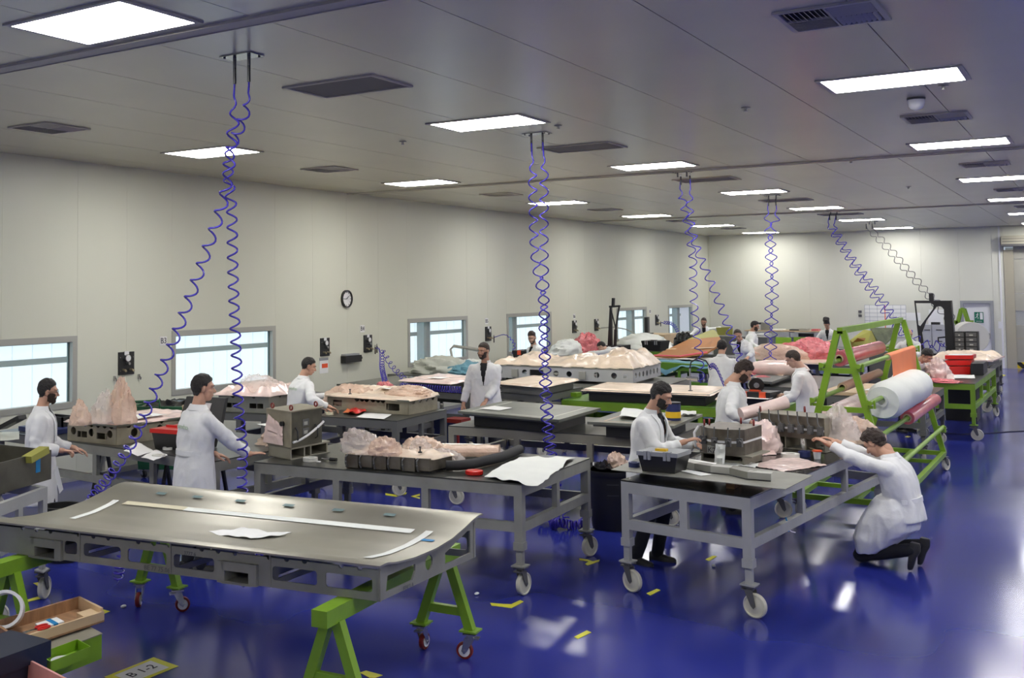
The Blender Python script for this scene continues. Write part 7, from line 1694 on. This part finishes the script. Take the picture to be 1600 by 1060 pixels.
gz = .445; gb = Fr(W(52, 1030, gz), W(159, 990, gz), W(159, 990, gz) + (W(124, 952, zz) - W(163, 972, zz)) * .9)
t = thing('green_box', 'bright green metal box with grey lid under the wooden tray', 'box', (gb.c.x, gb.c.y, .28)); part('body', gb.box(MB(), 0, gb.L, 0, gb.D, .28, gz - .006), 'green', t, smooth=False); part('lid', gb.box(MB(), -.004, gb.L + .004, -.004, gb.D + .004, gz - .006, gz), 'gbrown', t, smooth=False)
part('post', MB().box((gb.c.x - .12, gb.c.y - .02, .14), (.14, .14, .28)), 'darkframe', t)
sg_ = Fr(W(30, 1022, .50), W(97, 1004, .50), W(75, 995, .50)); sg_ = Fr(sg_.o, sg_.p(sg_.L, 0, 0), sg_.p(sg_.L, .17, 0))
t = thing('green_tray', 'small open green tray holding a white disc', 'tray', (sg_.c.x, sg_.c.y, .43)); o0 = -gb.v * .11
sg_ = Fr(gb.p(gb.L * .05, -.20, 0), gb.p(gb.L * .62, -.20, 0), gb.p(gb.L * .62, -.01, 0))
mb = MB(); sg_.box(mb, 0, sg_.L, 0, sg_.D, .40, .405); sg_.box(mb, 0, sg_.L, 0, .006, .40, .47); sg_.box(mb, 0, sg_.L, sg_.D - .006, sg_.D, .40, .47); sg_.box(mb, 0, .006, 0, sg_.D, .40, .47); sg_.box(mb, sg_.L - .006, sg_.L, 0, sg_.D, .40, .47); part('tray', mb, 'green', t, smooth=False)
part('disc', MB().cyl(sg_.p(sg_.L * .45, sg_.D * .5, .406), sg_.p(sg_.L * .45, sg_.D * .5, .42), .07, 24), 'white', t, 'white disc')
part('bracket', MB().beam(sg_.p(sg_.L * .5, sg_.D * .5, .40), sg_.p(sg_.L * .5, sg_.D + .03, .36), .05, .02), 'green', t)
nb = W(30, 985, .62); t = thing('navy_crate', 'dark navy plastic crate at the very lower left edge', 'crate', (nb.x - .3, nb.y - .3, 0)); D0 = (W(160, 990, .44) - W(52, 1030, .44)).normalized()
nf = Fr(nb - D0 * .7 - Vector((0, 0, 0)), nb, nb + Vector((-D0.y, D0.x, 0)) * .30); nf = Fr(nf.p(0, -.25, 0), nf.p(nf.L, -.25, 0), nf.p(nf.L, .08, 0))
part('body', nf.box(MB(), 0, nf.L, 0, nf.D, 0, .50), 'trayblue', t); part('lid', nf.box(MB(), -.02, nf.L + .015, -.02, nf.D + .02, .50, .60), 'trayblue', t)
pk = W(52, 1028, .55); t = thing('pink_tub', 'pinkish plastic tub with red stains at the bottom left edge', 'tub', (pk.x, pk.y - .35, 0))
pf = Fr(W(-60, 1045, .5), W(100, 1058, .5), W(42, 1026, .5)); a0, a1, a2 = W(42, 1028, .52), W(108, 1062, .52), W(-40, 1042, .52)
rim = [a2, a0, a1, a1 + (a2 - a0)]; cen = sum(rim, Vector((0, 0, 0))) / 4
ins = [cen.lerp(p, .90) for p in rim]; bot = [cen.lerp(p, .78) - Z * .5 for p in rim]; botin = [cen.lerp(p, .7) - Z * .3 for p in rim]
mb = MB(); mb.add(rim + ins + bot + botin, [(0, 1, 5, 4), (1, 2, 6, 5), (2, 3, 7, 6), (3, 0, 4, 7), (0, 8, 9, 1), (1, 9, 10, 2), (2, 10, 11, 3), (3, 11, 8, 0), (4, 5, 13, 12), (5, 6, 14, 13), (6, 7, 15, 14), (7, 4, 12, 15), (12, 13, 14, 15), (11, 10, 9, 8)]); part('shell', mb, 'pinktub', t)
q = W(8, 958, .60); mb = MB(); solo('cardboard_ring', MB().ring((q.x, q.y, .62), (.55, -.5, .25), .12, .10, .16, 28), 'white', 'wide white tape core standing on the wood tray end at the left edge', 'tape')

# ---------------------------------------------------------------- a few more small things
q = W(1200, 818, .62); t = thing('cable_tie', 'blue strap with a loose white end on the right bench rail', 'strap', (-2.44, 9.95, .60))
part('strap', MB().tube([(-2.40, 9.95, .665), (-2.385, 9.95, .60), (-2.385, 9.97, .54)], .008, 6), 'cyanblue', t); part('loose_end', MB().tube([(-2.385, 9.97, .56), (-2.37, 10.02, .53), (-2.36, 10.10, .51)], .005, 6), 'white', t)
for k, (px, py, wd) in enumerate(((590, 598, 'on the white cloth'), )): pass
sheet('white paper lying on the bench edge behind the tall steel tool', [W(470, 662, .985), W(484, 664, .985), W(490, 658, .985), W(476, 656, .985)], .983, amp=.004)
q = W(515, 648, .99); solo('tape_roll', MB().ring((q.x, q.y, 1.0), Z, .055, .03, .03, 20), 'tapecream', 'small cream tape roll at the left end of the bench with the beige mold', 'tape')
sheet('white papers in the hands of the man in profile beside the green rack', [(-4.55, 16.1, 0), (-4.1, 16.15, 0), (-4.1, 16.6, 0), (-4.5, 16.65, 0)], 1.05, amp=.01)
for k, (x_, y_, wd) in enumerate(((-5.9, 12.35, 'left'), (-5.0, 12.35, 'right'))): pass
solo('blue_crate', MB().aabb(-9.9, -9.2, 16.4, 17.0, 0, .42), 'navy', 'dark blue crate standing under the dark bench', 'crate')
solo('dark_crate', MB().aabb(-5.9, -5.1, 26.0, 26.7, 0, .5), 'black', 'black crate standing under the bench with the peach bundle', 'crate')
solo('dark_crate', MB().aabb(-2.75, -2.2, 24.3, 25.0, 0, .62), 'black', 'black crate standing on the floor under the green bench at right', 'crate')
# ================================================================ the people at work
# yaw 0 faces away from the viewer (+Y), +90 deg faces the window wall (-X), 180 faces the viewer
p = (-9.22, 7.32); y = D(-44)
person('man at the left edge with glasses and dark beard walking past the steel box', p, y, lean=3, head=(5, 4, 0), hands=at(p, y, (-9.2, 7.75, 1.02), (-8.93, 7.36, 1.06)), hint=[(-.3, -1, -.6), (.4, -1, -.6)], hpose=('relax', 'point'), H=1.74, hairkw=dict(top=.022, side=.004, front=.082), beard='beard', glasses=True, vneck=True, vox=.013, seed=3)
p = (-7.33, 7.66); y = D(-18)
person('man seen from behind in a belted white coat leaning his hand on the steel table', p, y, lean=4, head=(2, -22, 0), hands=at(p, y, (-7.35, 7.95, 1.08), (-6.98, 8.14, 1.03)), hint=[(-.6, -.7, -.5), (.8, -.5, -.2)], hpose=('relax', 'flat'), H=1.84, hairkw=dict(top=.016, side=.012, back=-.07), belt=True, logo=True, vneck=True, vox=.013, seed=5)
p = (-9.4, 11.9); y = D(-20)
person('man seen from behind working at the mold below the second window', p, y, lean=10, head=(14, -28, 0), hands=at(p, y, (-9.1, 12.1, 1.05), (-8.9, 11.95, 1.08)), H=1.72, hairkw=dict(top=.014, side=.008), logo=True, vneck=True, seed=7)
p = (-8.17, 15.15); y = D(196)
person('bearded man facing the viewer in an open white coat and black shirt', p, y, lean=4, head=(4, -24, 0), hands=at(p, y, (-8.02, 14.88, .95), (-8.50, 14.98, .82)), hpose=('relax', 'relax'), H=1.80, hair='hairbrown', hairkw=dict(top=.015, side=.005), beard='beard', beardkw=dict(thick=.008), pocket=True, width=1.1, vneck=True, seed=11)
p = (-9.95, 20.75); y = D(150)
person('young man with swept hair behind the long film covered mold', p, y, lean=8, head=(10, 40, 0), H=1.74, hair='hairbrown', hairkw=dict(top=.034, side=.003, front=.078), beard='beard', beardkw=dict(thick=.003), skin='skinlight', seed=13)
p = (-9.75, 25.3); y = D(90)
person('man bent low over a tray beside white cloths', p, y, lean=62, head=(20, 10, 0), hands=at(p, y, (-10.75, 25.1, 1.05), (-10.7, 25.6, 1.05)), H=1.72, pelz=.92, hairkw=dict(top=.02, side=.012), skin='skinlight', vneck=False, seed=17)
p = (-10.45, 33.7); y = D(200)
person('bearded man leaning with one arm stretched over the orange and olive panel', p, y, lean=22, head=(8, -10, 0), hands=at(p, y, (-9.75, 33.25, 1.42), (-10.7, 33.1, 1.12)), H=1.75, hair='hairbrown', hairkw=dict(top=.01, side=.006), beard='beard', seed=19)
p = (-7.75, 28.9); y = D(-70)
person('dark haired bearded man in profile in front of the far desks', p, y, lean=6, head=(12, -12, 0), hands=at(p, y, (-7.5, 28.9, 1.1), (-7.4, 28.4, 1.1)), H=1.75, beard='beard', hairkw=dict(top=.02, side=.012), seed=23)
p = (-6.83, 25.1); y = D(165)
person('balding man with glasses stretching film over a bench', p, y, lean=24, head=(22, 22, 0), hands=at(p, y, (-6.6, 24.4, 1.12), (-6.2, 24.55, 1.12)), H=1.78, hair='hairbrown', hairkw=dict(top=.004, side=.007, front=.100), glasses=True, width=1.08, seed=29)
p = (-5.72, 19.4); y = D(8)
person('man seen from behind with black hair at the middle benches', p, y, lean=12, head=(10, -5, 0), hands=at(p, y, (-5.6, 20.05, 1.1), (-5.35, 19.9, 1.05)), H=1.72, hairkw=dict(top=.016, side=.011, back=-.07), width=1.1, vneck=False, seed=31)
p = (-3.80, 13.15); y = D(-66)
person('man with tousled hair and a tie looking down at the steel tool', p, y, lean=7, head=(32, -6, 0), hands=at(p, y, (-3.38, 13.2, 1.14), (-3.42, 12.78, 1.12)), hpose=('relax', 'relax'), H=1.80, hair='hairbrown', hairkw=dict(top=.028, side=.008, rough=.7), beard='beard', beardkw=dict(thick=.004), shirt='inkgrey', vox=.013, seed=37)
p = (-3.80, 10.35); y = D(-96)
person('man with black hair and full beard reaching to the round steel tool', p, y, lean=8, head=(18, 8, 0), hands=at(p, y, (-3.42, 10.72, 1.12), (-3.42, 10.30, 1.20)), hint=[(-.5, -.5, -.8), (.5, -.4, -.9)], hpose=('relax', 'relax'), H=1.74, hairkw=dict(top=.026, side=.007), beard='hairblack', beardkw=dict(thick=.008), vox=.013, seed=41, feet=[(-.13, .05, 0), (.12, -.05, 0)])
p = (-3.62, 16.5); y = D(88)
person('man in profile holding papers beside the green roll rack', p, y, lean=10, head=(24, 4, 0), hands=at(p, y, (-4.0, 16.25, 1.02), (-4.02, 16.65, 1.08)), hint=[(-.5, -.7, -.7), (.5, -.7, -.7)], hpose=('grip', 'grip'), H=1.75, hair='hairbrown', hairkw=dict(top=.014, side=.006), skin='skinlight', seed=43)
p = (-6.86, 34.1); y = D(180)
person('man with a tall black topknot bending his head at the far bench', p, y, lean=14, head=(24, 0, 0), hands=at(p, y, (-6.7, 33.65, 1.08), (-7.05, 33.65, 1.08)), H=1.67, hairkw=dict(top=.03, side=.010, tall=.10), seed=47)
p = (-3.88, 28.2); y = D(180)
person('bald man with glasses framed by the green rack', p, y, lean=12, head=(12, 10, 0), hands=at(p, y, (-3.8, 27.75, 1.08), (-4.2, 27.75, 1.08)), H=1.66, hair=None, beard='beard', beardkw=dict(thick=.004), glasses=True, seed=53)
p = (-3.16, 22.0); y = D(-125)
person('dark haired man stooping over the bench end behind the orange roll', p, y, lean=46, head=(22, 0, 0), hands=at(p, y, (-2.75, 21.75, 1.05), (-2.9, 21.4, 1.05)), H=1.75, hairkw=dict(top=.022, side=.014), vneck=False, seed=59)
# kneeling man
p = (-1.67, 11.5); y = D(84)
def L_(q): return tuple(loc_of(p, y, q))
kn = [(L_((-2.06, 11.38, .09)), L_((-1.62, 11.36, .20))), (L_((-2.06, 11.62, .09)), L_((-1.57, 11.62, .20)))]
person('kneeling man in a belted white coat reaching into the end of the long clamped tool', p, y, lean=13, head=(36, -10, 6), headoff=(0, .02, -.02), pelz=.50, hands=[L_((-2.33, 11.42, 1.13)), L_((-2.36, 11.72, 1.13))], hint=[(-.2, -.1, -1), (.2, -.1, -1)], hpose=('relax', 'relax'), hup=((0, 0, 1), (0, 0, 1)), H=1.78, hair='hairbrown', hairkw=dict(top=.026, side=.016, back=-.08, rough=.8), kneel=kn, belt=True, vneck=False, vox=.012, seed=61, width=1.1,
       skirt=[(L_((-1.98, 11.5, .13)), .235, .10), (L_((-1.92, 11.5, .25)), .25, .20), (L_((-1.83, 11.5, .37)), .25, .27), (L_((-1.78, 11.5, .50)), .24, .24), (L_((-1.76, 11.5, .66)), .20, .16)])
